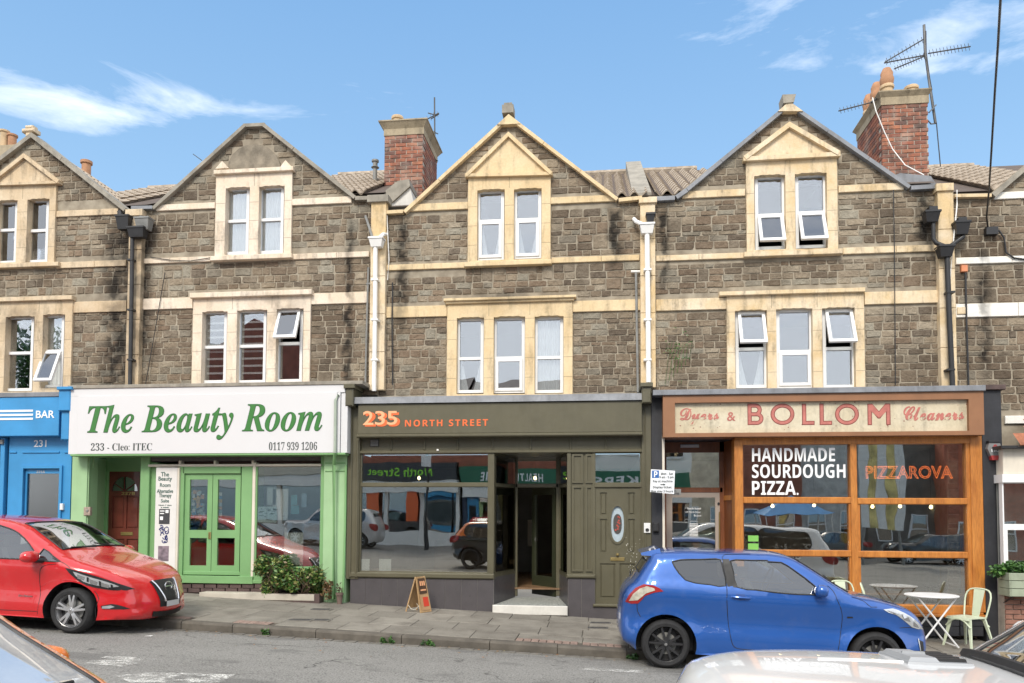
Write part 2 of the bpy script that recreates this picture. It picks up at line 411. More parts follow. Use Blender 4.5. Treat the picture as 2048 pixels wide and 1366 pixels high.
def lay_stones(wall, outer, holes, seed):
    r = random.Random(seed); out = []
    zmin = min(p[1] for p in outer); zmax = max(p[1] for p in outer); z = zmin
    def fill(a, b, z0, z1, wmin, wmax):
        x = a
        while x < b - .03:
            w = r.uniform(wmin, wmax)
            if b - (x+w) < wmin*.7: w = b - x
            out.append((x, x+w, z0, z1)); x += w
    while z < zmax - .04:
        h = r.choice([.17,.19,.21,.23,.25,.27]); h = min(h, zmax - z)
        if h < .13:
            for (a, b) in free(outer, holes, z, z+h): fill(a, b, z, z+h, .16, .38)
        else:
            full = free(outer, holes, z, z+h)
            cut = z + h*r.uniform(.38,.62)
            tall = []
            for (a, b) in full:
                x = a + r.uniform(.1,.9)
                while x < b - .35:
                    w = r.uniform(.16,.30)
                    if r.random() < .22: tall.append((x, x+w))
                    x += w + r.uniform(.3, 1.1)
            tp = [rect(a, b, z-.01, z+h+.01) for (a, b) in tall]
            for (a, b) in tall: out.append((a, b, z, z+h))
            for (a, b) in free(outer, holes+tp, z, cut, 0.0): fill(a+.004, b-.004, z, cut, .12, .34)
            for (a, b) in free(outer, holes+tp, cut, z+h, 0.0): fill(a+.004, b-.004, cut, z+h, .12, .34)
        z += h
    out = [s for s in out if s[1]-s[0] > .04 and s[3]-s[2] > .03]
    # keep the stones that show inside the frame first
    def vis(s):
        x = (s[0]+s[1])/2; return (s[1]-s[0])*(s[3]-s[2]) * (1 if -10.2 < x < 8.2 else .01)
    out.sort(key=vis, reverse=True)
    J = .005
    rest = M()
    for i, (a, b, z0, z1) in enumerate(out):
        k = r.randrange(12); sx = b-a-J; sz = z1-z0-J; dp = r.uniform(.007,.018); fl = r.choice([1,-1])
        if i < 300:
            o = bpy.data.objects.new('stone', UNIT_ME[k]); COL.objects.link(o); o.parent = wall
            o.matrix_parent_inverse = wmat(wall).inverted()
            o.location = ((a+b)/2, -.004, (z0+z1)/2); o.scale = (sx*fl, dp, sz)
        else:
            u = UNIT[k]
            rest.add([((a+b)/2 + v[0]*sx, -.004 + v[1]*dp, (z0+z1)/2 + v[2]*sz) for v in u.v], u.f)
    if rest.v:
        o = obj('stonework', rest, STONE, wall); o['kind'] = 'stuff'
def P2(pts, Y=0.0): return [U(x, y, Y) for x, y in pts]
def cbox(m, x0, x1, y0, y1, z0, z1, c=.006):
    c = min(c, (x1-x0)*.3, (z1-z0)*.3, (y1-y0)*.4)
    m.add([(x0+c,y0,z0+c),(x1-c,y0,z0+c),(x1-c,y0,z1-c),(x0+c,y0,z1-c),
           (x0,y0+c,z0),(x1,y0+c,z0),(x1,y0+c,z1),(x0,y0+c,z1),
           (x0,y1,z0),(x1,y1,z0),(x1,y1,z1),(x0,y1,z1)],
          [(0,1,2,3),(4,5,1,0),(5,6,2,1),(6,7,3,2),(7,4,0,3),(8,9,5,4),(9,10,6,5),(10,11,7,6),(11,8,4,7),(11,10,9,8)])
    return m
def bx(name, par, L, T, Rr, B, y0, y1, mt, c=.006):
    x0, x1, z0, z1 = RC(L, T, Rr, B, y0)
    return obj(name, cbox(M(), x0, x1, y0, y1, z0, z1, c), mt, par)
def wbx(name, par, x0, x1, y0, y1, z0, z1, mt, c=.006):
    return obj(name, cbox(M(), x0, x1, y0, y1, z0, z1, c), mt, par)
def band(H, L, T, Rr, B, mt, y0=-.04):
    x0, x1, z0, z1 = RC(L, T, Rr, B, y0); n = max(1, round((x1-x0)/.85)); r = random.Random(int(L*7+T)); xs = [x0]
    for i in range(1, n): xs.append(x0 + (x1-x0)*i/n + r.uniform(-.12,.12))
    xs.append(x1)
    for i in range(n):
        obj('band_stone', cbox(M(), xs[i]+.003, xs[i+1]-.003, y0+r.uniform(-.003,.003), .02, z0, z1, .006), mt, H)
def tilt(m, zt, yt, ang):
    s, c = math.sin(ang), math.cos(ang)
    m.v = [(x, yt - s*(zt-z) + c*(y-yt), zt - c*(zt-z) - s*(y-yt)) for x, y, z in m.v]; return m
def window(H, L, T, Rr, B, rail, up='', low='sash', curtain=None, mt=None, gl=None):
    """upvc casement in a stone opening; rail = photo y of the mid rail; up/low: '', 'sash' or 'open'"""
    x0, x1, z0, z1 = RC(L, T, Rr, B, .05); zr = U((L+Rr)/2, rail, .05)[1]
    mt = mt or UPVC; gl = gl or GLASS_UP
    wp = part('window', H, (x0, .05, z0)); f = .052
    wm_ = wmat(wp)
    m = M().plate(rect(x0, x1, z0, z1), [rect(x0+f, x1-f, z0+f, zr-f*.5), rect(x0+f, x1-f, zr+f*.5, z1-f)], .05, .12)
    obj('frame', m, mt, wp)
    for (a, b, mode) in ((z0+f, zr-f*.5, low), (zr+f*.5, z1-f, up)):
        X0, X1 = x0+f, x1-f
        if mode == '':
            obj('pane', M().box(X0, X1, .088, .094, a, b), gl, wp)
        else:
            e = .014; s = .036
            sm = M().plate(rect(X0-e, X1+e, a-e, b+e), [rect(X0+s, X1-s, a+s, b-s)], .030, .075)
            g = M().box(X0+s, X1-s, .050, .056, a+s, b-s)
            if mode == 'open':
                tilt(sm, b+e, .05, R(22)); tilt(g, b+e, .05, R(22))
            obj('sash', sm, mt, wp); obj('pane', g, gl, wp)
    if curtain == 'net':
        cm = M(); n = 26
        for i in range(n):
            u0, u1 = x0+(x1-x0)*i/n, x0+(x1-x0)*(i+1)/n
            ya, yb = .16+.015*math.sin(i*1.7), .16+.015*math.sin((i+1)*1.7)
            cm.add([(u0,ya,z0),(u1,yb,z0),(u1,yb,z1),(u0,ya,z1)], [(0,1,2,3)])
        obj('curtain', cm, CURTAIN, wp)
    if curtain == 'tied':
        # white curtains gathered to the two sides below
        for sgn, xa in ((1, x0+.03), (-1, x1-.03)):
            cm = M(); n = 10; w = (x1-x0)*.42
            pts = []
            for i in range(n+1):
                zz = z0 + (zr-z0)*1.0*i/n; ww = w*(1-.75*(i/n)**.7)
                pts.append((xa+sgn*ww, zz))
            vs = []
            for i, (xx, zz) in enumerate(pts): vs += [(xa, .17, zz), ((xa+xx)/2, .15, zz), (xx, .18, zz)]
            cm.add(vs, [(i*3+k, i*3+k+1, i*3+k+4, i*3+k+3) for i in range(n) for k in range(2)])
            obj('curtain', cm, CURTAIN, wp)
    if curtain == 'blind':
        for i in range(9):
            zz = z1 - .05 - i*(z1-z0)/10
            obj('blind_slat', M().box(x0+.05, x1-.05, .15, .17, zz-.035, zz), CURTAIN, wp)
    return wp
JOINT = pm('stone_joint_dirt', (.20,.16,.11), .95)
def surround(H, L, T, Rr, B, opens, mt, y0=-.055, scoop=True):
    """dressed stone surround with openings (list of photo rects)"""
    x0, x1, z0, z1 = RC(L, T, Rr, B, y0); hs = []
    for (a, b, c, d) in opens:
        p = RC(a, b, c, d, y0); h = rect(*p)
        if scoop:
            w = p[1]-p[0]; zt = p[3]; X0 = p[0]
            h = [(p[0],p[2]),(p[1],p[2]),(p[1],zt-.014)]
            for k in range(9):
                u = 1-k/8; h.append((X0+w*(.12+.76*u), zt - .014 + .016*abs(math.sin(u*3*math.pi))**.7))
            h.append((p[0], zt-.014))
        if p[2] <= z0 + .02: h = [(q[0], max(q[1], z0+.012)) for q in h]
        hs.append(h)
    obj('window_surround', M().plate(rect(x0, x1, z0, z1), hs, y0, .13), mt, H)
    m = M(); zz = z0+.30; xs = sorted([x0]+[v for h in hs for v in (min(q[0] for q in h), max(q[0] for q in h))]+[x1])
    ztop = max(q[1] for h in hs for q in h)
    while zz < ztop:
        for i in range(0, len(xs), 2): m.box(xs[i]+.002, xs[i+1]-.002, y0-.0012, y0+.01, zz, zz+.005)
        zz += .34
    for i in range(2, len(xs)-1, 2): xm = (xs[i]+xs[i+1])/2 if i+1 < len(xs)-1 else None; m.box(xm-.003, xm+.003, y0-.0012, y0+.01, ztop+.004, z1-.01) if xm else None
    obj('stone_joint', m, JOINT, H)['kind'] = 'stuff'
    return [rect(*RC(a, b, c, d, 0)) for (a, b, c, d) in opens]
def strip(m, pts, wid, y0, y1):
    """a moulding that follows a polyline in XZ: wid below the line"""
    for i in range(len(pts)-1):
        a, b = Vector(pts[i]), Vector(pts[i+1]); d = (b-a).normalized(); n = Vector((d.y, -d.x))
        if n.y > 0: n = -n
        m.prism([tuple(a), tuple(b), tuple(b+n*wid), tuple(a+n*wid)], y0-.0025*i, y1+.001*i)
    return m
TILE = pm('clay_roof_tile', (.37,.305,.235), .85, .4, 9, .3, grime=.75, streak=False)
m_ = M(); NT = 8
prof = [(-.5+i/NT, .085*math.cos(2*math.pi*(i/NT))) for i in range(NT+1)]
vs = [(x*.22, 0, h*.5+.030) for x, h in prof] + [(x*.22, .34, h*.5+.008) for x, h in prof] + [(x*.22, 0, h*.5+.006) for x, h in prof]
m_.add(vs, [(i, i+1, i+NT+2, i+NT+1) for i in range(NT)] + [(i+2*NT+2, i+2*NT+3, i+1, i) for i in range(NT)])
tme = bpy.data.meshes.new('tile'); tme.from_pydata(m_.v, [], m_.f); tme.materials.append(TILE); tme.update()
TILE_M = m_
UNDER = pm('roof_felt', (.10,.075,.06), .9)
EAVE_Y, RIDGE_Y = .30, 4.3
def roof_patch(H, xa, xb, ze, zr, y_e=EAVE_Y, y_r=RIDGE_Y, visible=None):
    roof = obj('roof', M().add([(xa,y_e,ze),(xb,y_e,ze),(xb,y_r,zr),(xa,y_r,zr),(xa,y_r+4,ze),(xb,y_r+4,ze)], [(0,1,2,3),(3,2,5,4)]), UNDER, H, normals=False)
    pitch = math.atan2(zr-ze, y_r-y_e); L = math.hypot(zr-ze, y_r-y_e); rows = int(L/.29); n = 0
    va, vb = visible or (xa, xb); rest = M(); rot = Matrix.Rotation(pitch, 3, 'X')
    cells = []
    for j in range(rows):
        for i in range(int((vb-va)/.22)): cells.append((va+.11+i*.22, j*.29))
    cells.sort(key=lambda c: -c[1])
    if not hasattr(roof_patch, 'count'): roof_patch.count = {}
    for (x, s) in cells:
        y = y_e + s*math.cos(pitch); z = ze + s*math.sin(pitch) + .01; c = roof_patch.count.get(H.name, 0)
        if c < 300:
            inst('tile', tme, roof, (x, y, z), rot=(pitch + random.uniform(-.012,.012), 0, random.uniform(-.012,.012))); roof_patch.count[H.name] = c+1
        else:
            rest.add([tuple(rot @ Vector(v) + Vector((x, y, z))) for v in TILE_M.v], TILE_M.f)
    if rest.v: obj('tiling', rest, TILE, roof, normals=False)['kind'] = 'stuff'
    m = M()
    for i in range(max(1, int((vb-va)/.4))):
        m.tube([(va+i*.4, y_r, zr+.02), (va+i*.4+.41, y_r, zr+.025)], .085, 8, .075)
    obj('ridge_tile', m, TILE, roof, smooth=True)
    return roof
def gable_roof(H, apex, lf, rf, y0=.05, y1=3.2):
    """cross roof running back from the gable: two slopes with tiles on the side that shows"""
    m = M().add([(lf[0],y0,lf[1]),(apex[0],y0,apex[1]),(apex[0],y1,apex[1]),(lf[0],y1,lf[1]),(rf[0],y0,rf[1]),(rf[0],y1,rf[1])],[(0,1,2,3),(1,4,5,2)])
    m.v = [(a, b, c-.10) for a, b, c in m.v]
    return obj('gable_roof', m, UNDER, H, normals=False)
def coping(H, pts, wid, mt, y0=-.10, y1=.3):
    XZ = P2(pts, y0); 
    for i in range(len(XZ)-1):
        a, b = Vector(XZ[i]), Vector(XZ[i+1]); n = max(1, round((b-a).length/.75))
        for k in range(n):
            p, q = a.lerp(b, k/n), a.lerp(b, (k+1)/n); e = (q-p).normalized()*.003
            obj('coping_stone', strip(M(), [tuple(p+e), tuple(q-e)], wid*random.uniform(.95,1.05), y0+random.uniform(-.004,.004), y1), mt, H)
def wall_of(H, outline, openings, z_bottom_px=None):
    out = P2(outline); hs = openings
    w = obj('wall', M().plate(out, hs, 0.0, .28), MORTAR, H)
    return w, out
def rooms(H, xa, xb, z0, z1, mt=None, win=None):
    """plain upstairs rooms behind the windows"""
    zm = (z0+z1)/2; zh = z1; z1 = min(z1, 6.95)
    if win: wa, wb = win; obj('attic_room', M().add([(wa,.29,z1+.005),(wb,.29,z1+.005),(wb,1.6,z1+.005),(wa,1.6,z1+.005),(wa,.29,zh),(wb,.29,zh),(wb,1.6,zh),(wa,1.6,zh)], [(4,5,6,7),(2,3,7,6),(0,3,7,4),(1,2,6,5)]), mt or DARKROOM, H)
    obj('interior', M().add([(xa,.29,z0),(xb,.29,z0),(xb,3.2,z0),(xa,3.2,z0),(xa,.29,z1),(xb,.29,z1),(xb,3.2,z1),(xa,3.2,z1),(xa,.29,zm),(xb,.29,zm),(xb,3.2,zm),(xa,3.2,zm)],
        [(0,1,2,3),(4,5,6,7),(2,3,7,6),(0,3,7,4),(1,2,6,5),(8,9,10,11)]), mt or DARKROOM, H)
def tube(name, par, pts, r, mt, seg=8, r2=None):
    return obj(name, M().tube(pts, r, seg, r2), mt, par, smooth=True)
def UP(px, py, Y): x, z = U(px, py, Y); return (x, Y, z)

# ---------------------------------------------------------------- sky, ground, road, pavement
def structure(o): o['kind'] = 'structure'; return o
ASPH, t, p = newmat('asphalt')
g = t.nodes.new('ShaderNodeNewGeometry')
def GN(t, g, s, d=6, st=(1,1,1), ro=.6):
    mp = t.nodes.new('ShaderNodeMapping'); mp.inputs['Scale'].default_value = st; t.links.new(g.outputs['Position'], mp.inputs['Vector'])
    n = t.nodes.new('ShaderNodeTexNoise'); n.inputs['Scale'].default_value = s; n.inputs['Detail'].default_value = d; n.inputs['Roughness'].default_value = ro
    t.links.new(mp.outputs[0], n.inputs['Vector']); return n.outputs[0]
c = mixc(t, mr(t, GN(t, g, .8, 6, (.35,1,1)), .3, .7), (.150,.146,.136), (.225,.220,.205))
c = mixc(t, mr(t, GN(t, g, 60, 3), .35, .70, 0, .7), c, (.36,.35,.33))
c = mixc(t, mr(t, GN(t, g, 48, 4), .52, .66, 0, .75), c, (.05,.05,.048))
c = mixc(t, mr(t, GN(t, g, 2.5, 7), .60, .78, 0, .5), c, (.07,.068,.064))
vo_ = t.nodes.new('ShaderNodeTexVoronoi'); vo_.feature = 'DISTANCE_TO_EDGE'; vo_.inputs['Scale'].default_value = .55
nw_ = t.nodes.new('ShaderNodeTexNoise'); nw_.inputs['Scale'].default_value = 3.0; nw_.inputs['Detail'].default_value = 6; t.links.new(g.outputs['Position'], nw_.inputs['Vector'])
va_ = t.nodes.new('ShaderNodeVectorMath'); va_.operation = 'MULTIPLY_ADD'; t.links.new(nw_.outputs['Color'], va_.inputs[0]); va_.inputs[1].default_value = (.5,.5,.5); t.links.new(g.outputs['Position'], va_.inputs[2]); t.links.new(va_.outputs[0], vo_.inputs['Vector'])
c = mixc(t, mth(t, 'MULTIPLY', mr(t, vo_.outputs['Distance'], .010, .003), mr(t, GN(t, g, .7, 3), .48, .60, 0, .8), True), c, (.045,.043,.04))
c = mixc(t, mr(t, GN(t, g, 1.1, 3, (.5,1,1)), .56, .62, 0, .45), c, (.085,.083,.08)); c = mixc(t, mr(t, GN(t, g, 4.5, 5), .66, .72, 0, .55), c, (.03,.03,.03))
t.links.new(c, p.inputs['Base Color']); p.inputs['Roughness'].default_value = .88; p.inputs['Specular IOR Level'].default_value = .3
bump(t, p, GN(t, g, 60, 4), .8, .012)
m = M()
xs = [-300,-60,-25,-14] + [-13+i*.75 for i in range(35)] + [16,25,60,300]
ys = [KERB_Y + .02, KERB_Y-.5,-3.8,-4.4,-5,-5.8,-6.5,-8,-12,-20,-40,-300]
vs = [(x, y, rz(max(-16,min(16,x)), y)) for y in ys for x in xs]; nx = len(xs)
m.add(vs, [(j*nx+i, j*nx+i+1, (j+1)*nx+i+1, (j+1)*nx+i) for j in range(len(ys)-1) for i in range(nx-1)])
structure(obj('road', m, ASPH, smooth='all'))
GND = pm('bare_ground', (.16,.14,.11), .95, .25, .5, .3)
structure(obj('ground', M().add([(-300,-300,-1.6),(300,-300,-1.6),(300,300,-1.6),(-300,300,-1.6)], [(0,1,2,3)]), GND))
PSUB = pm('slab_joint_dirt', (.085,.075,.06), .95, .3, 6, .3)
SLAB, t, p = newmat('paving_slab')
g = t.nodes.new('ShaderNodeNewGeometry'); oi = t.nodes.new('ShaderNodeObjectInfo')
c = mixc(t, oi.outputs['Random'], (.165,.150,.125), (.245,.225,.19))
c = mixc(t, mr(t, GN(t, g, 3, 7), .42, .70, 0, .75), c, (.095,.082,.066))
c = mixc(t, mr(t, GN(t, g, 60, 4), .4, .75, 0, .35), c, (.34,.32,.28))
c = mixc(t, mr(t, GN(t, g, 11, 5), .66, .74, 0, .6), c, (.07,.065,.055))
t.links.new(c, p.inputs['Base Color']); p.inputs['Roughness'].default_value = .85
bump(t, p, GN(t, g, 60, 5), .3, .006)
KERBM = pm('kerb_stone', (.105,.092,.075), .85, .3, 5, .5, grime=.4, streak=False)
pave = M()
PX0, PX1 = -13.2, 12.0
n = 60
vs = []
for i in range(n+1):
    x = PX0 + (PX1-PX0)*i/n
    vs += [(x, KERB_Y+.02, pz(x, KERB_Y)-.02), (x, .9, pz(x, .0)-.02+.016*.9), (x, KERB_Y+.02, pz(x,KERB_Y)-.3)]
pave.add(vs, [(i*3, i*3+3, i*3+4, i*3+1) for i in range(n)] + [(i*3+2, i*3+5, i*3+3, i*3) for i in range(n)])
pv = structure(obj('pavement', pave, PSUB, smooth='all'))
def slab(name, xa, xb, ya, yb, mt, par, lift=0.0, c=.006, fz=pz):
    z = random.uniform(-.003,.003) + lift; q = []
    for (e, d) in ((c, 0), (0, c)):
        for (x, y) in ((xa+e, ya+e), (xb-e, ya+e), (xb-e, yb-e), (xa+e, yb-e)): q.append((x, y, fz(x, y)+z-d))
    for (x, y) in ((xa, ya), (xb, ya), (xb, yb), (xa, yb)): q.append((x, y, fz(x, y)-.05))
    return obj(name, M().add(q, [(0,1,2,3),(4,5,1,0),(5,6,2,1),(6,7,3,2),(7,4,0,3),(8,9,5,4),(9,10,6,5),(10,11,7,6),(11,8,4,7)]), mt, par)
rowsY = [KERB_Y+.15, -2.12, -1.50, -.88, -.26, .02]
BRK = pm('small_brick_paver', (.24,.17,.14), .9, .3, 8, .4)
rr = random.Random(3)
for j in range(len(rowsY)-1):
    x = PX0 + (0 if j % 2 else .3)
    while x < PX1 - .3:
        w = .62 if rr.random() < .85 else .9
        cut = None
        if j == 0 and rr.random() < .30:          # strip of small pavers by the kerb
            for b in range(int(w/.105)):
                slab('paver', x+b*.105+.004, x+b*.105+.10, rowsY[0]+.004, rowsY[0]+.10, BRK, pv)
                slab('paver', x+b*.105+.004, x+b*.105+.10, rowsY[0]+.108, rowsY[0]+.205, BRK, pv)
            slab('paving_slab', x+.004, x+w-.004, rowsY[0]+.213, rowsY[1]-.004, SLAB, pv)
        else:
            slab('paving_slab', x+.004, x+w-.004, rowsY[j]+.004, rowsY[j+1]-.004, SLAB, pv)
        x += w
x = PX0
kb = pv
while x < PX1-.5:
    w = rr.choice([.9, .9, 1.2, .75]); zt = rr.uniform(-.006,.004); a, b = x+.005, x+w-.005; ya, yb = KERB_Y-.005+rr.uniform(-.008,.008), KERB_Y+.145; q = []
    for (xx) in (a, b): 
        z = pz(xx, KERB_Y)+zt; q += [(xx, ya, z-.32), (xx, ya, z-.03), (xx, ya+.012, z-.008), (xx, ya+.035, z), (xx, yb, z), (xx, yb, z-.1)]
    obj('kerb_stone', M().add(q, [(i, i+6, (i+1)%6+6, (i+1)%6) for i in range(6)] + [(0,1,2,3,4,5),(11,10,9,8,7,6)]), KERBM, pv)
    x += w
# gutter setts along the kerb foot, covers, drains
SETT = pm('gutter_sett', (.15,.14,.12), .9, .35, 8, .5)
x = -7.0; gut = M()
while x < 2.2:
    w = rr.uniform(.14,.2); a, b = x+.006, x+w
    zc = rz((a+b)/2, KERB_Y-.05)+.006+rr.uniform(-.002,.003)
    gut.box(a, b, KERB_Y-.13, KERB_Y-.015, zc-.06, zc); x += w
o = obj('gutter_sett', gut, SETT); o['kind'] = 'stuff'; o['label'] = 'row of worn stone setts in the gutter at the kerb foot'; o['category'] = 'gutter setts'
IRON = pm('cast_iron', (.075,.072,.07), .6, .3, 12, .4)
def GP(px, py, zoff=0.0, f=pz):
    """point of the ground seen at a photograph position"""
    d = CR @ Vector((px-1024, -(py-683-SHIFT_PX), -F_PX)); t0 = 5.0
    for _ in range(40):
        q = CAM + d*t0/abs(d.y); z = f(q.x, q.y) + zoff
        t0 = (z - CAM.z)/(d.z/abs(d.y))
    return CAM + d*t0/abs(d.y)
for (a, b, lab) in ((640,1219,'small iron cover in the slabs before the green stall riser'), (600,1240,'small iron cover in the slabs nearest the kerb by the green shop'),(636,1240,'square iron drain cover near the kerb by the green shop'), (1200,1246,'upper of the two iron covers in the pavement near the blue car'), (1194,1256,'lower of the two iron covers in the pavement near the blue car')):
    q = GP(a, b); z = pz(q.x, q.y); w, h = .17, .09
    cv = thing('manhole_cover', lab, 'manhole cover', (q.x, q.y, z), 'iron covers set in the pavement')
    obj('lid', M().box(q.x-w, q.x+w, q.y-h, q.y+h, z-.01, z+.006), IRON, cv)
    obj('rim', M().box(q.x-w-.02, q.x+w+.02, q.y-h-.02, q.y+h+.02, z-.012, z+.0045), SLAB, cv)
    m = M()
    for k in range(5): m.box(q.x-w+.03, q.x+w-.03, q.y-h+.02+k*.032, q.y-h+.03+k*.032, z+.005, z+.010)
    obj('tread', m, IRON, cv)
# pale carriageway patches: worn white paint, and sunlit spots put in as colour
WP, t, p = newmat('worn_sunlit_patch')
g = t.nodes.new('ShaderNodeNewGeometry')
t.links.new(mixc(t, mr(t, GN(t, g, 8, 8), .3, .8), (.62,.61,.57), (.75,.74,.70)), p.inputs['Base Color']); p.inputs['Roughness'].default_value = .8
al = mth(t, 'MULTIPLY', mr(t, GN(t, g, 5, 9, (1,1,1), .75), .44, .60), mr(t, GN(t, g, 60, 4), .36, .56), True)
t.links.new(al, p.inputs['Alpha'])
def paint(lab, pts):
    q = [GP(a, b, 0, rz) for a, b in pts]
    o = obj('pale_road_patch', M().add([(v.x, v.y, rz(v.x, v.y)+.005) for v in q], [tuple(range(len(q)))]), WP, normals=False)
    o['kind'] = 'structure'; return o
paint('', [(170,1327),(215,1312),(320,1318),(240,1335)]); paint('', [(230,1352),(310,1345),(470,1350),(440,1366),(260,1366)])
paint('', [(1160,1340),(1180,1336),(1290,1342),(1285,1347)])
# ---------------------------------------------------------------- terrace houses
def zpx(px, py, Y=0): return U(px, py, Y)[1]
H1 = thing('terrace_house', 'leftmost stone terrace house above the blue bar front, triangular pediment over its attic window', 'house', (X(60,780), 0, gz(-10)))
H2 = thing('terrace_house', 'stone terrace house above the green and white beauty shop, flat topped gable', 'house', (X(505,780), 0, gz(-6)))
H3 = thing('terrace_house', 'middle stone terrace house with smooth cream painted bands and pediment above the olive shopfront', 'house', (X(1020,780), 0, gz(-1.5)))
H4 = thing('terrace_house', 'stone terrace house with yellowed surrounds and open windows above the orange timber pizza shop', 'house', (X(1590,780), 0, gz(3.4)))
H5 = thing('terrace_house', 'rightmost stone terrace house cut by the frame, with white painted bands', 'house', (X(2060,780), 0, gz(8)))
def tri(a, b, c): return P2([a, b, c])
# --- house 1
o1 = [(-262,790),(-262,418),(-130,418),(62,268),(250,418),(262,418),(262,790)]
u1 = (-25,366,110,527); op1 = [(-8,400,33,525),(53,397,97,524)]
l1 = (-75,600,143,786); ol1 = [(-62,634,-12,786),(9,632,67,783),(84,628,128,776)]
w, out = wall_of(H1, o1, [rect(*RC(*q)) for q in op1+ol1])
surround(H1, *u1, op1, BATH['h1']); surround(H1, *l1, ol1, BATH['h1'])
obj('pediment', M().prism(P2([(-22,366),(112,362),(47,312)], -.07), -.07, .02), BATH['h1'], H1)
obj('pediment_moulding', strip(strip(M(), P2([(-26,364),(47,306),(118,360)], -.13), .07, -.13, .02), P2([(-26,366),(118,361)], -.12), .05, -.12, .02), BATH['h1'], H1)
bx('window_sill', H1, -30, 526, 116, 534, -.11, .02, BATH['h1'])
bx('hood_moulding', H1, -80, 594, 143, 602, -.12, .02, BATH['h1'])
for q in ((112,419,236,431),(112,522,252,534),(145,602,252,624),(-250,419,-27,432),(-250,526,-32,537),(-250,604,-80,626)): band(H1, *q, BATH['h1'])
lay_stones(w, P2(o1), [rect(*RC(*u1)), rect(*RC(*l1)), P2([(-30,366),(47,304),(122,366)]), rect(*RC(-300,418,238,432)), rect(*RC(-300,522,262,535)), rect(*RC(-300,602,262,625))], 11)
coping(H1, [(-135,414),(62,264)], .075, COPING_GREY); coping(H1, [(62,264),(252,416)], .075, COPING_GREY)
xf_, zf_ = X(62,262), zpx(62,278)
obj('finial', cbox(cbox(cbox(M(), xf_-.06, xf_+.06, -.07, .07, zf_, zf_+.10, .015), xf_-.13, xf_+.13, -.09, .09, zf_+.10, zf_+.17, .02), xf_-.08, xf_+.08, -.07, .07, zf_+.17, zf_+.24, .02), BATH['h1'], H1)
window(H1, -8, 402, 34, 527, 460, '', '', 'net'); window(H1, 53.5, 398, 96.5, 525, 461, '', '')
window(H1, -62, 634, -12, 786, 705, '', ''); window(H1, 10, 632, 66, 782, 706, '', '', None); window(H1, 84, 629, 127, 775, 702, '', 'open', 'net')
# --- house 2
o2 = [(262,790),(262,414),(305,414),(488,252),(528,250),(704,392),(755,392),(755,790)]
u2 = (431,341,583,511); op2 = [(450,374,498.5,509),(517,371,568,507)]
l2 = (385,590,620,772); ol2 = [(403,622,453.5,770),(473,619,533,768),(552,616,606,768)]
w, out = wall_of(H2, o2, [rect(*RC(*q)) for q in op2+ol2])
surround(H2, *u2, op2, BATH['h2']); surround(H2, *l2, ol2, BATH['h2'])
bx('lintel_moulding', H2, 427, 336, 586, 344, -.12, .02, BATH['h2'])
RENDER = pm('grey_cement_render', (.24,.205,.155), .95, .35, 6, .9, grime=.7, streak=False)
arc = [(455,338)] + [(508+53*math.cos(a), 338-50*math.sin(a)) for a in [math.pi*k/10 for k in range(9,0,-1)]] + [(562,335)]
obj('render_patch', M().prism(P2(arc, -.045), -.045, .02), RENDER, H2)
obj('acroterion', M().prism(P2([(431,337),(457,336),(450,328),(444,322)], -.1), -.1, .02), BATH['h2'], H2)
obj('acroterion', M().prism(P2([(560,335),(584,334),(571,320),(566,326)], -.1), -.1, .02), BATH['h2'], H2)
bx('window_sill', H2, 420, 509, 583, 518, -.12, .02, BATH['h2'])
bx('hood_moulding', H2, 379, 582, 623, 592, -.13, .02, BATH['h2'])
for q in ((312,407,430,419),(583,395,703,408),(280,515,420,525),(583,505,738,516),(278,596,385,618),(620,585,738,607)): band(H2, *q, BATH['h2'])
lay_stones(w, P2(o2), [rect(*RC(*u2)), rect(*RC(*l2)), P2(arc), rect(*RC(425,334,588,346)), rect(*RC(308,407,431,420)), rect(*RC(583,395,706,408)), rect(*RC(262,515,421,525)), rect(*RC(583,504,760,516)), rect(*RC(419,508,585,519)), rect(*RC(262,596,385,619)), rect(*RC(620,585,760,608)), rect(*RC(378,581,624,592))], 12)
coping(H2, [(303,414),(488,247)], .062, COPING_GREY); coping(H2, [(486,247),(529,245)], .062, COPING_GREY); coping(H2, [(528,246),(712,392)], .062, COPING_GREY)
coping(H2, [(262,412),(305,411)], .06, LEAD); coping(H2, [(710,393),(740,392)], .06, COPING_GREY)
window(H2, 450, 375, 498, 509, 442, '', '', 'net'); window(H2, 517, 372, 567, 507, 439, '', '', 'net')
window(H2, 403, 622, 453, 766, 694, '', '', 'blind'); window(H2, 474, 619, 532, 766, 692, '', '', 'blind'); window(H2, 552.5, 616, 605, 764, 687, 'open', '', None)
# --- house 3
o3 = [(755,795),(755,420),(808,420),(1017,232),(1237,397),(1297,395),(1297,795)]
u3 = (936,347,1101,522); op3 = [(954,378,1009,520),(1027.5,376,1083,518)]
l3 = (894,600,1145,790); ol3 = [(913,634,967.5,788),(987,632,1050,788),(1069,631,1127,788)]
w, out = wall_of(H3, o3, [rect(*RC(*q)) for q in op3+ol3])
surround(H3, *u3, op3, BATH['h3']); surround(H3, *l3, ol3, BATH['h3'])
obj('pediment', M().prism(P2([(934,348),(1102,345),(1017,268)], -.075), -.075, .02), BATH['h3'], H3)
obj('pediment_moulding', strip(strip(M(), P2([(930,348),(1016.7,263),(1105,344)], -.13), .06, -.13, .02), P2([(930,347),(1105,343)], -.12), .055, -.12, .02), BATH['h3'], H3)
bx('window_sill', H3, 927.5, 521, 1103, 530, -.12, .02, BATH['h3'])
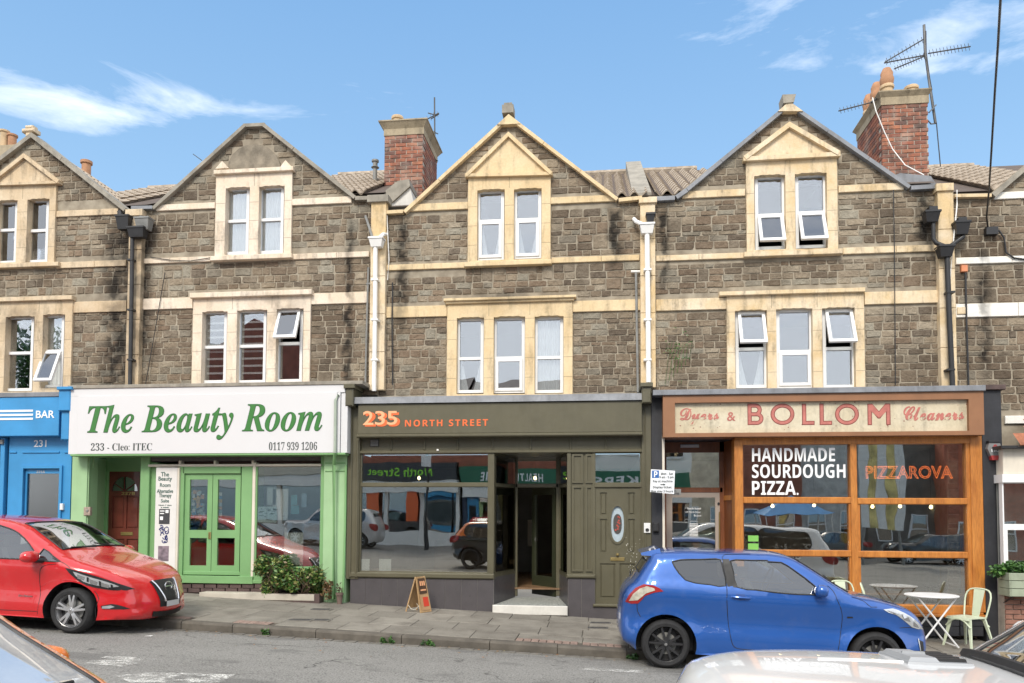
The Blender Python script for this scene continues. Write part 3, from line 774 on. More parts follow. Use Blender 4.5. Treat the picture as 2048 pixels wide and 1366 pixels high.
obj('hood_moulding', cbox(cbox(M(), *RC(887,593,1152,598,-.14)[:2], -.14, .02, *RC(887,593,1152,598,-.14)[2:]), *RC(891,598,1148,604,-.10)[:2], -.10, .02, *RC(891,598,1148,604,-.10)[2:]), BATH['h3'], H3)
for q in ((818,406,936,420),(1101,392,1228,405),(770,527,930,538),(1103,512,1279,523),(770,612,894,634),(1145,600,1281,622)): band(H3, *q, BATH['h3'])
lay_stones(w, P2(o3), [rect(*RC(*u3)), rect(*RC(*l3)), P2([(930,350),(1017,262),(1106,350)]), rect(*RC(814,406,937,421)), rect(*RC(1100,392,1232,406)), rect(*RC(755,527,931,539)), rect(*RC(1103,511,1297,523)), rect(*RC(926,520,1104,532)), rect(*RC(755,612,894,635)), rect(*RC(1145,599,1297,622)), rect(*RC(886,592,1153,604))], 13)
coping(H3, [(770,421),(806,419)], .06, BATH['h3']); coping(H3, [(806,421),(1017,228)], .058, BATH['h3']); coping(H3, [(1017,228),(1237,396)], .058, BATH['h3']); coping(H3, [(1237,396),(1284,391)], .06, BATH['h3'])
obj('gable_apex_stone', M().prism(P2([(994,249),(1017,228),(1041,247)], -.115), -.115, .02), BATH['h3'], H3)
obj('finial', M().box(X(1017,225)-.10, X(1017,225)+.10, -.12, .12, zpx(1017,232), zpx(1017,216)).box(X(1017,225)-.07, X(1017,225)+.07, -.08, .08, zpx(1017,216), zpx(1017,210)), COPING_GREY, H3)
window(H3, 954, 380, 1008, 520, 442, '', 'sash', 'tied'); window(H3, 1028, 377, 1082.5, 517, 439, '', 'sash', 'tied')
window(H3, 913.5, 636, 967, 786, 717, '', '', 'tied'); window(H3, 987, 634, 1049.5, 786, 716, '', 'sash', None); window(H3, 1069, 633, 1126.5, 786, 715, '', '', 'net')
# --- house 4
o4 = [(1297,785),(1297,392),(1350,392),(1577,207),(1818,374),(1895,370),(1895,785)]
u4 = (1493,316,1675,500); op4 = [(1509,349,1571.5,499),(1590.5,345,1654.5,497)]
l4 = (1454,586,1729,780); ol4 = [(1470.5,619,1535,778),(1553,616,1626,778),(1645,614,1711,778)]
w, out = wall_of(H4, o4, [rect(*RC(*q)) for q in op4+ol4])
surround(H4, *u4, op4, BATH['h4']); surround(H4, *l4, ol4, BATH['h4'])
obj('pediment', M().prism(P2([(1490,314),(1678,304),(1579,249)], -.075), -.075, .02), BATH['h4'], H4)
obj('pediment_moulding', strip(strip(M(), P2([(1487,312),(1579,243),(1681,302)], -.14), .075, -.14, .02), P2([(1487,313),(1681,303)], -.13), .07, -.13, .02), BATH['h4'], H4)
bx('window_sill', H4, 1488.5, 500, 1686, 510, -.12, .02, BATH['h4'])
bx('hood_moulding', H4, 1439, 579, 1731, 587, -.12, .02, BATH['h4'])
for q in ((1364,380,1491,394),(1677,368,1808,382),(1312,508,1489,519),(1686,492,1878,505),(1312,597,1454,620),(1729,582,1879,607)): band(H4, *q, BATH['h4'])
lay_stones(w, P2(o4), [rect(*RC(*u4)), rect(*RC(*l4)), P2([(1485,318),(1579,241),(1684,318)]), rect(*RC(1358,380,1493,394)), rect(*RC(1675,367,1812,382)), rect(*RC(1297,507,1489,519)), rect(*RC(1686,491,1895,505)), rect(*RC(1487,499,1687,512)), rect(*RC(1297,597,1454,620)), rect(*RC(1729,582,1895,608)), rect(*RC(1438,578,1732,588))], 14)
coping(H4, [(1312,393),(1350,391),(1372,376)], .07, LEAD); coping(H4, [(1372,376),(1579,203)], .062, LEAD); coping(H4, [(1579,203),(1822,371)], .062, LEAD); coping(H4, [(1822,371),(1876,368)], .07, LEAD)
obj('gable_apex_stone', M().prism(P2([(1556,222),(1579,202),(1606,222)], -.12), -.12, .02), BATH['h4'], H4)
obj('finial', M().prism(P2([(1567,206),(1565,189),(1592,188),(1588,204)], -.14), -.14, .14), COPING_GREY, H4)
window(H4, 1510, 351, 1570.5, 499, 430, '', 'open', None); window(H4, 1591, 347, 1653.5, 496, 425, '', 'open', None)
window(H4, 1471, 620, 1534.5, 776, 698, 'open', '', 'tied'); window(H4, 1553, 618, 1625.5, 776, 703, '', 'sash', None); window(H4, 1645.5, 615, 1710.5, 776, 697, 'open', '', None)
# --- house 5 (cut by the frame)
o5 = [(1895,1290),(1895,388),(1982,386),(2130,262),(2300,386),(2420,386),(2420,1290)]
w, out = wall_of(H5, o5, [])
for q in ((1988,378,2300,392),(1912,509,2300,522),(1912,603,2300,630),(2010,830,2300,846)): band(H5, *q, BATH['h5'])
lay_stones(w, P2(o5), [rect(*RC(1985,378,2300,392)), rect(*RC(1895,509,2400,522)), rect(*RC(1895,603,2400,630)), rect(*RC(2000,828,2400,1300))], 15)
coping(H5, [(1910,388),(1984,387)], .05, BATH['h4']); coping(H5, [(1984,387),(2130,260)], .08, COPING_GREY); coping(H5, [(2130,260),(2300,386)], .08, COPING_GREY)

# --- pilasters with weathered joints
def pilaster(H, L, T, Rr, B, mt, y0=-.12):
    x0, x1, z0, z1 = RC(L, T, Rr, B, y0); pl = part('pilaster', H, (x0, y0, z0)); n = max(2, round((z1-z0)/.62))
    for i in range(n):
        a, b = z0+(z1-z0)*i/n, z0+(z1-z0)*(i+1)/n
        obj('pilaster_stone', cbox(M(), x0, x1, y0+random.uniform(-.003,.003), .02, a+.003, b-.003, .006), mt, pl)
    return pl
pilaster(H1, 254, 430, 280, 780, BATH['h1']); bx('pilaster_cap', H1, 250, 418, 284, 431, -.15, .1, BATH['h1'])
pilaster(H2, 740, 402, 770, 780, BATH['h4']); bx('pilaster_cap', H2, 734, 389, 776, 403, -.17, .1, COPING_GREY)
pilaster(H3, 1281, 404, 1311, 775, BATH['h4']); bx('pilaster_cap', H3, 1278, 394, 1314, 405, -.16, .1, BATH['h4'])
pilaster(H4, 1879, 380, 1911, 775, BATH['h4']); bx('pilaster_cap', H4, 1873, 366, 1908, 381, -.16, .1, BATH['h4'])
# --- upstairs rooms
rooms(H1, X(-255), X(250), zpx(60,800), zpx(60,390), win=(X(-15),X(104))); rooms(H2, X(272), X(745), zpx(505,784), zpx(505,365), win=(X(444),X(574)))
rooms(H3, X(765), X(1288), zpx(1020,800), zpx(1020,370), win=(X(948),X(1090))); rooms(H4, X(1306), X(1885), zpx(1590,785), zpx(1590,342), win=(X(1503),X(1662)))
# --- roofs
ze = zpx(280,412,.3) + .02; zr = zpx(280,378,4.3)
ZE2 = zpx(1250,395,.3)+.02; ZR2 = zpx(1290,345,4.3)
roof_patch(H1, X(-262), X(262), zpx(250,412,.3), zpx(290,380,4.3), visible=(X(170,400,2), X(290,400,2)))
roof_patch(H2, X(262), X(755), zpx(700,388,.3), zpx(700,352,4.3), visible=(X(600,380,2), X(800,380,2)))
roof_patch(H3, X(755), X(1297), ZE2, ZR2, visible=(X(1150,380,2), X(1297,380,2)))
roof_patch(H4, X(1297), X(1895), ZE2, ZR2, visible=(X(1297,380,2), X(1440,380,2)))
roof_patch(H5, X(1895), X(2420), zpx(1930,383,.3), zpx(1940,335,4.3), visible=(X(1840,380,3), X(2080,380,2)))
obj('roof_verge', M().prism([(X(262,400,.3), ze), (X(345,400,.3), ze), (X(345,376,4.3), ze)], .3, .31), UNDER, H2)
r2 = roof_patch(H2, X(235,400,2.3), X(345,400,2.3), ze-.03, zpx(290,380,4.3), visible=(X(235,400,2.3), X(352,400,2.3)))
for (H, ap, l, r_) in ((H1,(62,270),(-130,418),(250,418)), (H2,(508,256),(305,414),(706,394)), (H3,(1017,236),(808,421),(1237,397)), (H4,(1579,211),(1350,392),(1820,374)), (H5,(2130,268),(1982,388),(2300,388))):
    gable_roof(H, U(*ap), U(*l), U(*r_))
# tiles on the right slope of the first gable, seen past its coping
A, B = Vector(U(62,270)), Vector(U(250,418)); d = (B-A); Ls = d.length; ang = math.atan2(-d.y, d.x); gr = [c for c in H1.children if c.name.startswith('gable_roof')][0]
for j in range(int(Ls/.29)):
    for k in range(9):
        s = Ls - (j+1)*.29
        p = A + d.normalized()*(s+.29)
        inst('tile', tme, gr, (p.x, .42+k*.22, p.y-.06), rot=(ang, 0, R(90)))
# party wall between the roofs of house 3 and 4
PW = M()
for (Ya, Yb) in ((.35, 4.2),):
    a0, a1 = X(1265,390,.35), X(1303,390,.35); z0, z1 = zpx(1285,385,.35), zpx(1283,322,4.2)
    PW.add([(a0,.35,z0-.5),(a1,.35,z0-.5),(a1,4.2,z0-.5),(a0,4.2,z0-.5),(a0,.35,z0),(a1,.35,z0),(a1,4.2,z1),(a0,4.2,z1)], [(0,3,2,1),(4,5,6,7),(0,1,5,4),(1,2,6,5),(2,3,7,6),(3,0,4,7)])
obj('party_wall', PW, COPING_GREY, H3)
# white rendered skew wall beside the first chimney
RW = pm('pale_render', (.62,.60,.56), .9, .1, 4, .2, grime=.4)
obj('skew_wall', M().prism(P2([(778,414),(818,372),(818,362),(812,414)], .5), .5, .8), RW, H3)
obj('skew_wall', M().prism(P2([(776,414),(830,414),(818,368)], .45), .45, .9), RW, H3)
obj('skew_coping', M().prism(P2([(768,392),(772,380),(795,362),(818,358),(820,372),(784,404)], .40), .40, .95), COPING_GREY, H3)
obj('skew_flashing', M().prism(P2([(1786,352),(1800,346),(1862,352),(1872,368),(1822,370)], .5), .5, 1.1), LEAD, H4)
# --- chimneys laid brick by brick
BRICKM, t, p = newmat('chimney_brick')
oi = t.nodes.new('ShaderNodeObjectInfo'); g = t.nodes.new('ShaderNodeNewGeometry')
cr = t.nodes.new('ShaderNodeValToRGB'); t.links.new(oi.outputs['Random'], cr.inputs[0]); cr.color_ramp.interpolation = 'CONSTANT'
bc = [(.30,.10,.06),(.24,.085,.055),(.36,.13,.075),(.19,.085,.06),(.40,.16,.09),(.27,.12,.085),(.15,.08,.065),(.33,.12,.07)]
while len(cr.color_ramp.elements) < len(bc): cr.color_ramp.elements.new(.5)
for i, c in enumerate(bc): cr.color_ramp.elements[i].position = i/len(bc); cr.color_ramp.elements[i].color = (*c, 1)
c = mixc(t, mr(t, GN(t, g, 9, 7), .40, .70, 0, .75), cr.outputs[0], (.09,.07,.06)); c = mixc(t, mr(t, GN(t, g, 3, 7), .5, .75, 0, .5), c, (.45,.40,.34))
t.links.new(c, p.inputs['Base Color']); p.inputs['Roughness'].default_value = .9; bump(t, p, GN(t, g, 60, 5), .6, .01)
BMORT = pm('chimney_mortar', (.42,.37,.31), .95, .2, 8, .4, grime=.4)
BSTN = bath_mat('chimney_cap_stone', (.34,.28,.19), (.44,.37,.26), .9)
bme = bpy.data.meshes.new('brick'); bb_ = cbox(M(), -.5, .5, -.5, .5, -.5, .5, .06); bme.from_pydata(bb_.v, [], bb_.f); bme.materials.append(BRICKM); bme.update()
CLAY = pm('terracotta_pot', (.42,.22,.12), .8, .2, 6, .3, grime=.4); CLAYY = pm('buff_pot', (.55,.40,.24), .8, .15, 6, .3, grime=.45)
def chimney(H, L, T, Rr, B, y0, y1, side):
    x0, x1, z0, z1 = RC(L, T, Rr, B, y0)
    ch = part('chimney', H, (x0, y0, z0))
    obj('core', M().box(x0+.012, x1-.012, y0+.012, y1, z0, z1), BMORT, ch)
    h = .075; n = int((z1-z0)/h); k = 0; h = (z1-z0)/n; r = random.Random(int(L))
    for j in range(n):
        z = z0 + (j+.5)*h; x = x0 - (0 if j % 2 else .11)
        while x < x1 - .02:
            a, b = max(x, x0), min(x+.22, x1); x += .225
            if b-a < .04: continue
            inst('brick', bme, ch, ((a+b)/2, y0+.03+r.uniform(-.004,.004), z), (b-a-.010, .06, h-.012)); k += 1
        y = y0 + (.06 if j % 2 else .17); xs = x1-.03 if side > 0 else x0+.03
        while y < y1 - .05 and k < 300:
            a, b = y, min(y+.22, y1); y += .225
            inst('brick', bme, ch, (xs, (a+b)/2, z), (.06, b-a-.012, h-.012)); k += 1
    return ch, x0, x1, z0, z1
def pot(ch, cx, cy, z, r, h, mt, cowl=None):
    obj('chimney_pot', M().lathe([(r*.9,0),(r*.95,.02),(r*.88,.05),(r*.86,h-.07),(r*1.05,h-.06),(r*1.08,h-.02),(r*.98,h),(r*.75,h),(r*.7,h-.1)], (cx, cy, z), 20), mt, ch, smooth=True)
    if cowl: obj('chimney_cowl', M().lathe([(r*.8,0),(r*1.0,.06),(r*1.08,.14),(r*.9,.2),(r*.95,.25),(r*.6,.34),(.01,.37)], (cx, cy, z+h-.02), 18), cowl, ch, smooth=True)
ch1, a0, a1, b0, b1_ = chimney(H3, 768, 270, 846, 408, 1.5, 2.75, 1)
m = M().box(a0-.01, a1+.01, 1.49, 2.76, b1_, b1_+.13)
m.add([(a0-.01,1.49,b1_+.13),(a1+.01,1.49,b1_+.13),(a1+.01,2.76,b1_+.13),(a0-.01,2.76,b1_+.13),(a0-.09,1.41,b1_+.25),(a1+.09,1.41,b1_+.25),(a1+.09,2.84,b1_+.25),(a0-.09,2.84,b1_+.25)], [(0,1,5,4),(1,2,6,5),(2,3,7,6),(3,0,4,7)])
m.box(a0-.10, a1+.10, 1.40, 2.85, b1_+.25, b1_+.275)
obj('chimney_cap', m, BSTN, ch1)
pot(ch1, U(795,240,1.75)[0], 1.75, b1_+.29, .115, .22, CLAYY); pot(ch1, U(838,250,2.4)[0], 2.45, b1_+.29, .09, .12, BSTN)
ch2, a0, a1, b0, b1_ = chimney(H4, 1764, 208, 1858, 372, 1.4, 2.75, -1)
m = M().box(a0-.012, a1+.012, 1.388, 2.76, b1_, b1_+.14)
m.add([(a0-.01,1.39,b1_+.14),(a1+.01,1.39,b1_+.14),(a1+.01,2.76,b1_+.14),(a0-.01,2.76,b1_+.14),(a0-.07,1.33,b1_+.22),(a1+.05,1.33,b1_+.22),(a1+.05,2.82,b1_+.22),(a0-.07,2.82,b1_+.22)], [(0,1,5,4),(1,2,6,5),(2,3,7,6),(3,0,4,7)])
m.box(a0-.06, a1+.04, 1.34, 2.81, b1_+.22, b1_+.245)
obj('chimney_cap', m, BSTN, ch2)
zc = b1_+.26
pot(ch2, U(1775,170,1.55)[0], 1.58, zc, .115, .20, CLAYY, CLAY); pot(ch2, U(1823,170,1.6)[0], 1.62, zc, .12, .17, CLAYY)
pot(ch2, U(1768,170,1.6)[0], 1.98, zc, .11, .16, CLAYY, CLAY); pot(ch2, U(1768,170,1.6)[0], 2.4, zc, .11, .16, CLAYY, CLAY)
for (px, py) in ((172,328),): 
    c_ = U(px, 358, 3.2); obj('chimney_pot', M().lathe([(.10,0),(.10,.34),(.13,.36),(.13,.42),(.09,.44)], (c_[0], 3.2, c_[1]), 16), CLAY, H1, smooth=True)
for (px, ya, yb) in ((8,262,300),(24,270,300)):
    c_ = U(px, yb, 3.0); h_ = U(px, ya, 3.0)[1]-c_[1]; obj('chimney_pot', M().lathe([(.09,0),(.09,h_-.06),(.115,h_-.04),(.115,h_),(.08,h_)], (c_[0], 3.0, c_[1]), 14), CLAYY if px < 20 else CLAY, H1, smooth=True)
bx('chimney_stack', H1, -90, 292, 30, 345, 2.8, 3.6, BSTN)
# flue terminal on roof 2
c_ = U(750, 362, 2.2)
obj('flue', M().lathe([(.045,0),(.045,.28),(.085,.285),(.06,.31),(.05,.32),(.05,.40),(.075,.405),(.075,.44),(.03,.45)], (c_[0], 2.2, c_[1]), 14), PIPE_G, H2, smooth=True)

# ---------------------------------------------------------------- aerials
def yagi(par, a, b, Y, n, el, mt=DKIRON, vert=True):
    A, B = Vector(UP(*a, Y)), Vector(UP(*b, Y)); m = M().tube([A, B], .012, 6)
    for k in range(n):
        q = A.lerp(B, (k+.5)/n); m.tube([q+Vector((0.015,0,-el)), q+Vector((-.01,0,el))], .005, 5)
    return obj('antenna_arm', m, mt, par)
ar = thing('tv_aerial', 'leaning mast with several toothed aerials beside the right chimney', 'aerial', UP(1878,247,1.9))
tube('mast', ar, [UP(1848,50,1.9), UP(1850,100,1.9), UP(1858,160,1.9), UP(1871,247,1.9)], .026, DKIRON)
yagi(ar, (1770,124), (1848,78), 1.9, 10, .06); yagi(ar, (1768,126), (1852,110), 1.9, 11, .05); yagi(ar, (1788,138), (1850,112), 1.9, 12, .05); yagi(ar, (1856,107), (1941,93), 1.9, 12, .07)
tube('mast_stay', ar, [UP(1871,247,1.9), UP(1862,248,1.8), UP(1853,238,1.6)], .012, DKIRON); tube('mast_stay', ar, [UP(1872,210,1.9), UP(1858,225,1.6)], .012, DKIRON)
tube('cable', ar, [UP(1873,247,1.9), UP(1876,280,1.9), UP(1881,333,1.9)], .010, BLACKP)
tube('aerial_lead', ar, [UP(1852,62,1.9), UP(1853,120,1.88), UP(1864,180,1.88)], .008, BLACKP)
a2 = thing('tv_aerial', 'short toothed aerial pointing left from the top of the right chimney', 'aerial', UP(1742,208,1.4))
yagi(a2, (1677,222), (1742,205), 1.4, 9, .055); tube('bracket', a2, [UP(1742,205,1.4), UP(1752,198,1.5)], .02, DKIRON)
a3 = thing('tv_aerial', 'slim upright aerial behind the left chimney stack', 'aerial', UP(870,300,2.6))
tube('mast', a3, [UP(869,195,2.6), UP(870,330,2.6)], .016, DKIRON)
yagi(a3, (851,240), (878,226), 2.6, 4, .07)
m = M()
for (a, b) in (((856,226),(874,231)), ((862,238),(878,228)), ((864,262),(876,268)), ((864,318),(876,322))): m.tube([UP(*a,2.6), UP(*b,2.6)], .012, 5)
obj('bracket', m, DKIRON, a3)
a4 = tag(obj('roof_spike', M().tube([UP(386,308,1.5), UP(404,321,1.5)], .008, 5), DKIRON), 'thin dark rod sticking up left beside the flat topped gable', 'aerial rod')
a5 = tag(obj('white_cable', M().tube([UP(1745,195,1.35), UP(1752,222,1.3), UP(1768,262,1.3), UP(1785,298,1.3), UP(1810,330,1.2), UP(1848,350,.8)], .009, 6), PIPE_W), 'white cable sagging down the face of the right chimney', 'cable')

# ---------------------------------------------------------------- rainwater pipes
def pipe_clips(par, px, ys, Y, mt, r):
    for y in ys:
        x, z = U(px, y, Y); obj('pipe_clip', M().box(x-r*1.5, x+r*1.5, Y-r-.006, .0, z-.015, z+.015), mt, par)
def hopper(par, L, T, Rr, B, Y, mt, open_top=True):
    x0, x1, z0, z1 = RC(L, T, Rr, B, Y-.1); 
    obj('hopper', M().add([(x0,Y-.1,z1),(x1,Y-.1,z1),(x1,Y+.08,z1),(x0,Y+.08,z1),(x0+.03,Y-.06,z0),(x1-.03,Y-.06,z0),(x1-.03,Y+.06,z0),(x0+.03,Y+.06,z0),(x0-.01,Y-.11,z1),(x1+.01,Y-.11,z1),(x1+.01,Y-.11,z1+.03),(x0-.01,Y-.11,z1+.03),(x0-.01,Y+.09,z1+.03),(x1+.01,Y+.09,z1+.03),(x0-.01,Y+.09,z1),(x1+.01,Y+.09,z1)],
        [(0,1,5,4),(1,2,6,5),(2,3,7,6),(3,0,4,7),(4,5,6,7),(8,9,10,11),(11,10,13,12),(8,11,12,14),(9,10,13,15)]), mt, par)
p1 = thing('drainpipe', 'black iron downpipe with paired hopper heads between blue and green shops', 'drainpipe', UP(262,780,-.2))
tube('pipe', p1, [UP(265,462,-.19), UP(263,600,-.19), UP(260,772,-.19)], .036, PIPE_B, 12)
hopper(p1, 253, 455, 286, 472, -.19, PIPE_B); hopper(p1, 230, 432, 256, 456, -.16, PIPE_B); hopper(p1, 268, 436, 296, 457, -.16, PIPE_G)
tube('gutter_outlet', p1, [UP(240,424,-.05), UP(242,436,-.14)], .05, PIPE_B); tube('gutter_outlet', p1, [UP(283,430,-.05), UP(284,440,-.14)], .05, PIPE_G)
pipe_clips(p1, 262, (520,620,720), -.19, PIPE_B, .036)
p2 = thing('drainpipe', 'white plastic downpipe with hopper left of the middle house', 'drainpipe', UP(750,780,-.2))
tube('pipe', p2, [UP(751,488,-.21), UP(750,640,-.21), UP(748,782,-.21)], .040, PIPE_W, 12); hopper(p2, 737, 476, 764, 491, -.2, PIPE_W)
tube('branch_pipe', p2, [UP(772,468,-.05), UP(766,469,-.18), UP(758,476,-.2)], .032, PIPE_W); tube('grey_branch', p2, [UP(731,432,-.05), UP(737,450,-.1), UP(745,476,-.18)], .024, PIPE_G)
pipe_clips(p2, 750, (560,640,720), -.21, PIPE_W, .04)
p3 = thing('drainpipe', 'white plastic downpipe with hopper between the middle house and the pizza shop house', 'drainpipe', UP(1297,780,-.2))
tube('pipe', p3, [UP(1294,460,-.21), UP(1296,620,-.21), UP(1297,765,-.21)], .042, PIPE_W, 12); hopper(p3, 1280, 448, 1309, 464, -.2, PIPE_W); hopper(p3, 1293, 428, 1310, 446, -.16, PIPE_B)
tube('branch_pipe', p3, [UP(1268,438,-.03), UP(1272,443,-.14), UP(1288,450,-.2)], .034, PIPE_W); pipe_clips(p3, 1295, (540,640,720), -.21, PIPE_W, .042)
p4 = thing('drainpipe', 'black plastic downpipe fed by two hoppers right of the pizza shop house', 'drainpipe', UP(1895,780,-.2))
tube('pipe', p4, [UP(1894,510,-.21), UP(1898,620,-.21), UP(1905,772,-.21)], .040, BLACKP, 12); hopper(p4, 1880, 492, 1910, 511, -.21, BLACKP)
hopper(p4, 1852, 423, 1882, 441, -.17, BLACKP); hopper(p4, 1912, 444, 1942, 466, -.17, BLACKP)
tube('branch_pipe', p4, [UP(1866,441,-.17), UP(1867,478,-.17), UP(1872,486,-.18), UP(1888,492,-.2)], .034, BLACKP, 10); tube('branch_pipe', p4, [UP(1927,466,-.17), UP(1926,474,-.17), UP(1902,491,-.2)], .034, BLACKP, 10)
obj('gutter_outlet', M().box(*RC(1859,412,1876,424,-.12)[:2], -.12, .02, *RC(1859,412,1876,424,-.12)[2:]), BLACKP, p4); obj('gutter_outlet', M().box(*RC(1917,434,1934,445,-.12)[:2], -.12, .02, *RC(1917,434,1934,445,-.12)[2:]), BLACKP, p4)
pipe_clips(p4, 1900, (585,740), -.21, BLACKP, .04)
p5 = thing('vent_pipe', 'thin grey pipe up the stone at the right side of the middle house', 'pipe', UP(1276,780,-.1))
tube('pipe', p5, [UP(1272,545,-.06), UP(1274,660,-.06), UP(1276,785,-.06)], .022, PIPE_G); tube('pipe_head', p5, [UP(1262,543,-.06), UP(1280,543,-.06)], .02, PIPE_W)
p6 = thing('vent_pipe', 'thin grey pipe at the right edge of the beauty shop house', 'pipe', UP(733,780,-.1))
tube('pipe', p6, [UP(737,535,-.05), UP(734,640,-.05), UP(731,768,-.05)], .020, PIPE_G); tube('pipe_head', p6, [UP(733,568,-.05), UP(742,568,-.05)], .022, PIPE_G)
def cable(lab, pts, r=.011, mt=BLACKP, Y=-.06, name='cable'):
    return tag(obj(name, M().tube([UP(a, b, Y) for a, b in pts], r, 6), mt), lab, 'cable')
cable('black cable run straight down beside the middle house white pipe', [(785,565),(784,640),(785,770)], .012)
cable('thin wire slanting down the stone of the beauty shop house, left of its windows', [(330,545),(312,650),(290,775)], .007)
cable('thin black wire down the stone right of the pizza house windows', [(1787,380),(1789,500),(1791,770)], .007)
cable('dark conduit down the stone below an orange box on the rightmost house', [(1931,545),(1933,640),(1937,770)], .014)
cable('white wire hanging from the roof tiles beside the black hoppers', [(1914,380),(1914,410),(1908,470),(1900,560),(1907,770)], .010, PIPE_W, -.17)
cable('thin wire sagging under the sill band of the beauty shop house', [(300,514),(340,520),(380,522),(430,514)], .007)
cable('pale wire looping down the pilaster beside the white hopper', [(774,430),(776,480),(778,520),(775,560)], .009, PIPE_W)
jb = thing('junction_box', 'black cable junction box on the stone of the rightmost house', 'junction box', UP(1985,465,-.05))
obj('box', M().box(*RC(1973,453,1997,468,-.1)[:2], -.1, 0, *RC(1973,453,1997,468,-.1)[2:]), BLACKP, jb)
tube('lead', jb, [UP(1997,460,-.06), UP(2008,475,-.06), UP(2012,505,-.06), UP(2028,516,-.06), UP(2060,520,-.06)], .014, BLACKP)
ob = tag(bx('electric_box', None, 1923, 530, 1936, 543, -.06, 0, pm('orange_plastic', (.65,.25,.12), .6)), 'small orange box at the top of the dark conduit', 'electric box')
ob = tag(bx('wall_vent', None, 1915, 614, 1932, 628, -.06, 0, BATH['h4']), 'small cream louvred vent beside the white band', 'vent')
# overhead service wire coming towards the camera
ow = tag(obj('overhead_cable', M().tube([UP(1976,455,-.07), UP(1973,435,-.3), UP(1978,380,-1.0), UP(1983,300,-2), UP(1990,180,-3.2), UP(1996,90,-4.2), UP(2001,0,-5.2), UP(2008,-160,-6.8)], .013, 6), BLACKP), 'black overhead wire dropping from the sky to the junction box on the right', 'overhead wire')
# ---------------------------------------------------------------- lettering
def sty(s, k):
    if k == 'bi': base, dg = 0x1D468, 0x1D7CE
    elif k == 'bs': base, dg = 0x1D400, 0x1D7CE
    elif k == 'scr': base, dg = 0x1D4D0, None
    elif k == 'sb': base, dg = 0x1D5D4, 0x1D7EC
    else: return s
    return ''.join(chr(base+ord(c)-65) if 'A' <= c <= 'Z' else chr(base+26+ord(c)-97) if 'a' <= c <= 'z' else (chr(dg+ord(c)-48) if dg and c.isdigit() else c) for c in s)
def fmat(name, col, rough=.5, emit=0):
    if name in _cache: return _cache[name]
    m, t, p = newmat(name); p.inputs['Base Color'].default_value = (*col, 1); p.inputs['Roughness'].default_value = rough
    if emit: p.inputs['Emission Color'].default_value = (*col, 1); p.inputs['Emission Strength'].default_value = emit
    _cache[name] = m; return m
def text(s, style, L, T, Rr, B, Y, mt, par, off=0.0, ext=.003, name='lettering', fit=True, outline=0, mirror=False, space=1.0, xz=None):
    """lettering whose ink fills the given photo rectangle on plane Y"""
    c = bpy.data.curves.new('lettering', 'FONT'); c.body = sty(s, style); c.offset = off; c.extrude = 0 if outline else 1.0; c.resolution_u = 3; c.space_character = space
    if outline: c.fill_mode = 'NONE'; c.bevel_depth = outline; c.bevel_resolution = 1
    tmp = bpy.data.objects.new('tmp', c); COL.objects.link(tmp)
    dg = bpy.context.evaluated_depsgraph_get(); me = bpy.data.meshes.new_from_object(tmp.evaluated_get(dg))
    bpy.data.objects.remove(tmp); bpy.data.curves.remove(c)
    vs = [v.co.copy() for v in me.vertices]
    a = min(v.x for v in vs); b = max(v.x for v in vs); lo = min(v.y for v in vs); hi = max(v.y for v in vs)
    x0, x1, z0, z1 = xz or RC(L, T, Rr, B, Y); sx = (x1-x0)/(b-a); sz = (z1-z0)/(hi-lo)
    k = 1.0
    for v, q in zip(me.vertices, vs):
        u = (q.x-a)*sx
        if mirror: u = (x1-x0)-u
        v.co = (x0+u, Y - (q.z*sx if outline else q.z*ext), z0+(q.y-lo)*sz)
    me.materials.clear(); me.materials.append(mt)
    bm = bmesh.new(); bm.from_mesh(me); bmesh.ops.recalc_face_normals(bm, faces=bm.faces); bm.to_mesh(me); bm.free()
    me.name = name; o = bpy.data.objects.new(name, me); COL.objects.link(o)
    if par: o.parent = par; o.matrix_parent_inverse = wmat(par).inverted()
    return o
def vwall(m, p, q, z0, z1, t=.03):
    """upright slab between two plan points"""
    p, q = Vector(p), Vector(q); d = (q-p).normalized(); n = Vector((-d.y, d.x))*t
    m.add([(p.x,p.y,z0),(q.x,q.y,z0),(q.x+n.x,q.y+n.y,z0),(p.x+n.x,p.y+n.y,z0),(p.x,p.y,z1),(q.x,q.y,z1),(q.x+n.x,q.y+n.y,z1),(p.x+n.x,p.y+n.y,z1)],
        [(0,3,2,1),(4,5,6,7),(0,1,5,4),(1,2,6,5),(2,3,7,6),(3,0,4,7)]); return m
SHOPGLASS = glass('shop_window_glass', (.93,.96,.95), .29, 0, .16, (1.0,.97,.92))
def pane(par, L, T, Rr, B, Y, mt=None, name='pane'):
    x0, x1, z0, z1 = RC(L, T, Rr, B, Y); return obj(name, M().box(x0, x1, Y, Y+.008, z0, z1), mt or SHOPGLASS, par)
def shop_room(H, L, T, Rr, B, y0, depth, wallm, floorm):
    x0, x1, z0, z1 = RC(L, T, Rr, B, 0); y1 = y0+depth
    rm = part('interior', H)
    obj('back_wall', M().box(x0, x1, y1, y1+.05, z0, z1), wallm, rm); obj('side_wall', M().box(x0-.03, x0, y0, y1, z0, z1), wallm, rm); obj('side_wall', M().box(x1, x1+.03, y0, y1, z0, z1), wallm, rm)
    obj('floor', M().box(x0, x1, y0-.1, y1, z0-.03, z0), floorm, rm); obj('ceiling', M().box(x0, x1, y0-.1, y1, z1, z1+.04), wallm, rm)
    return rm
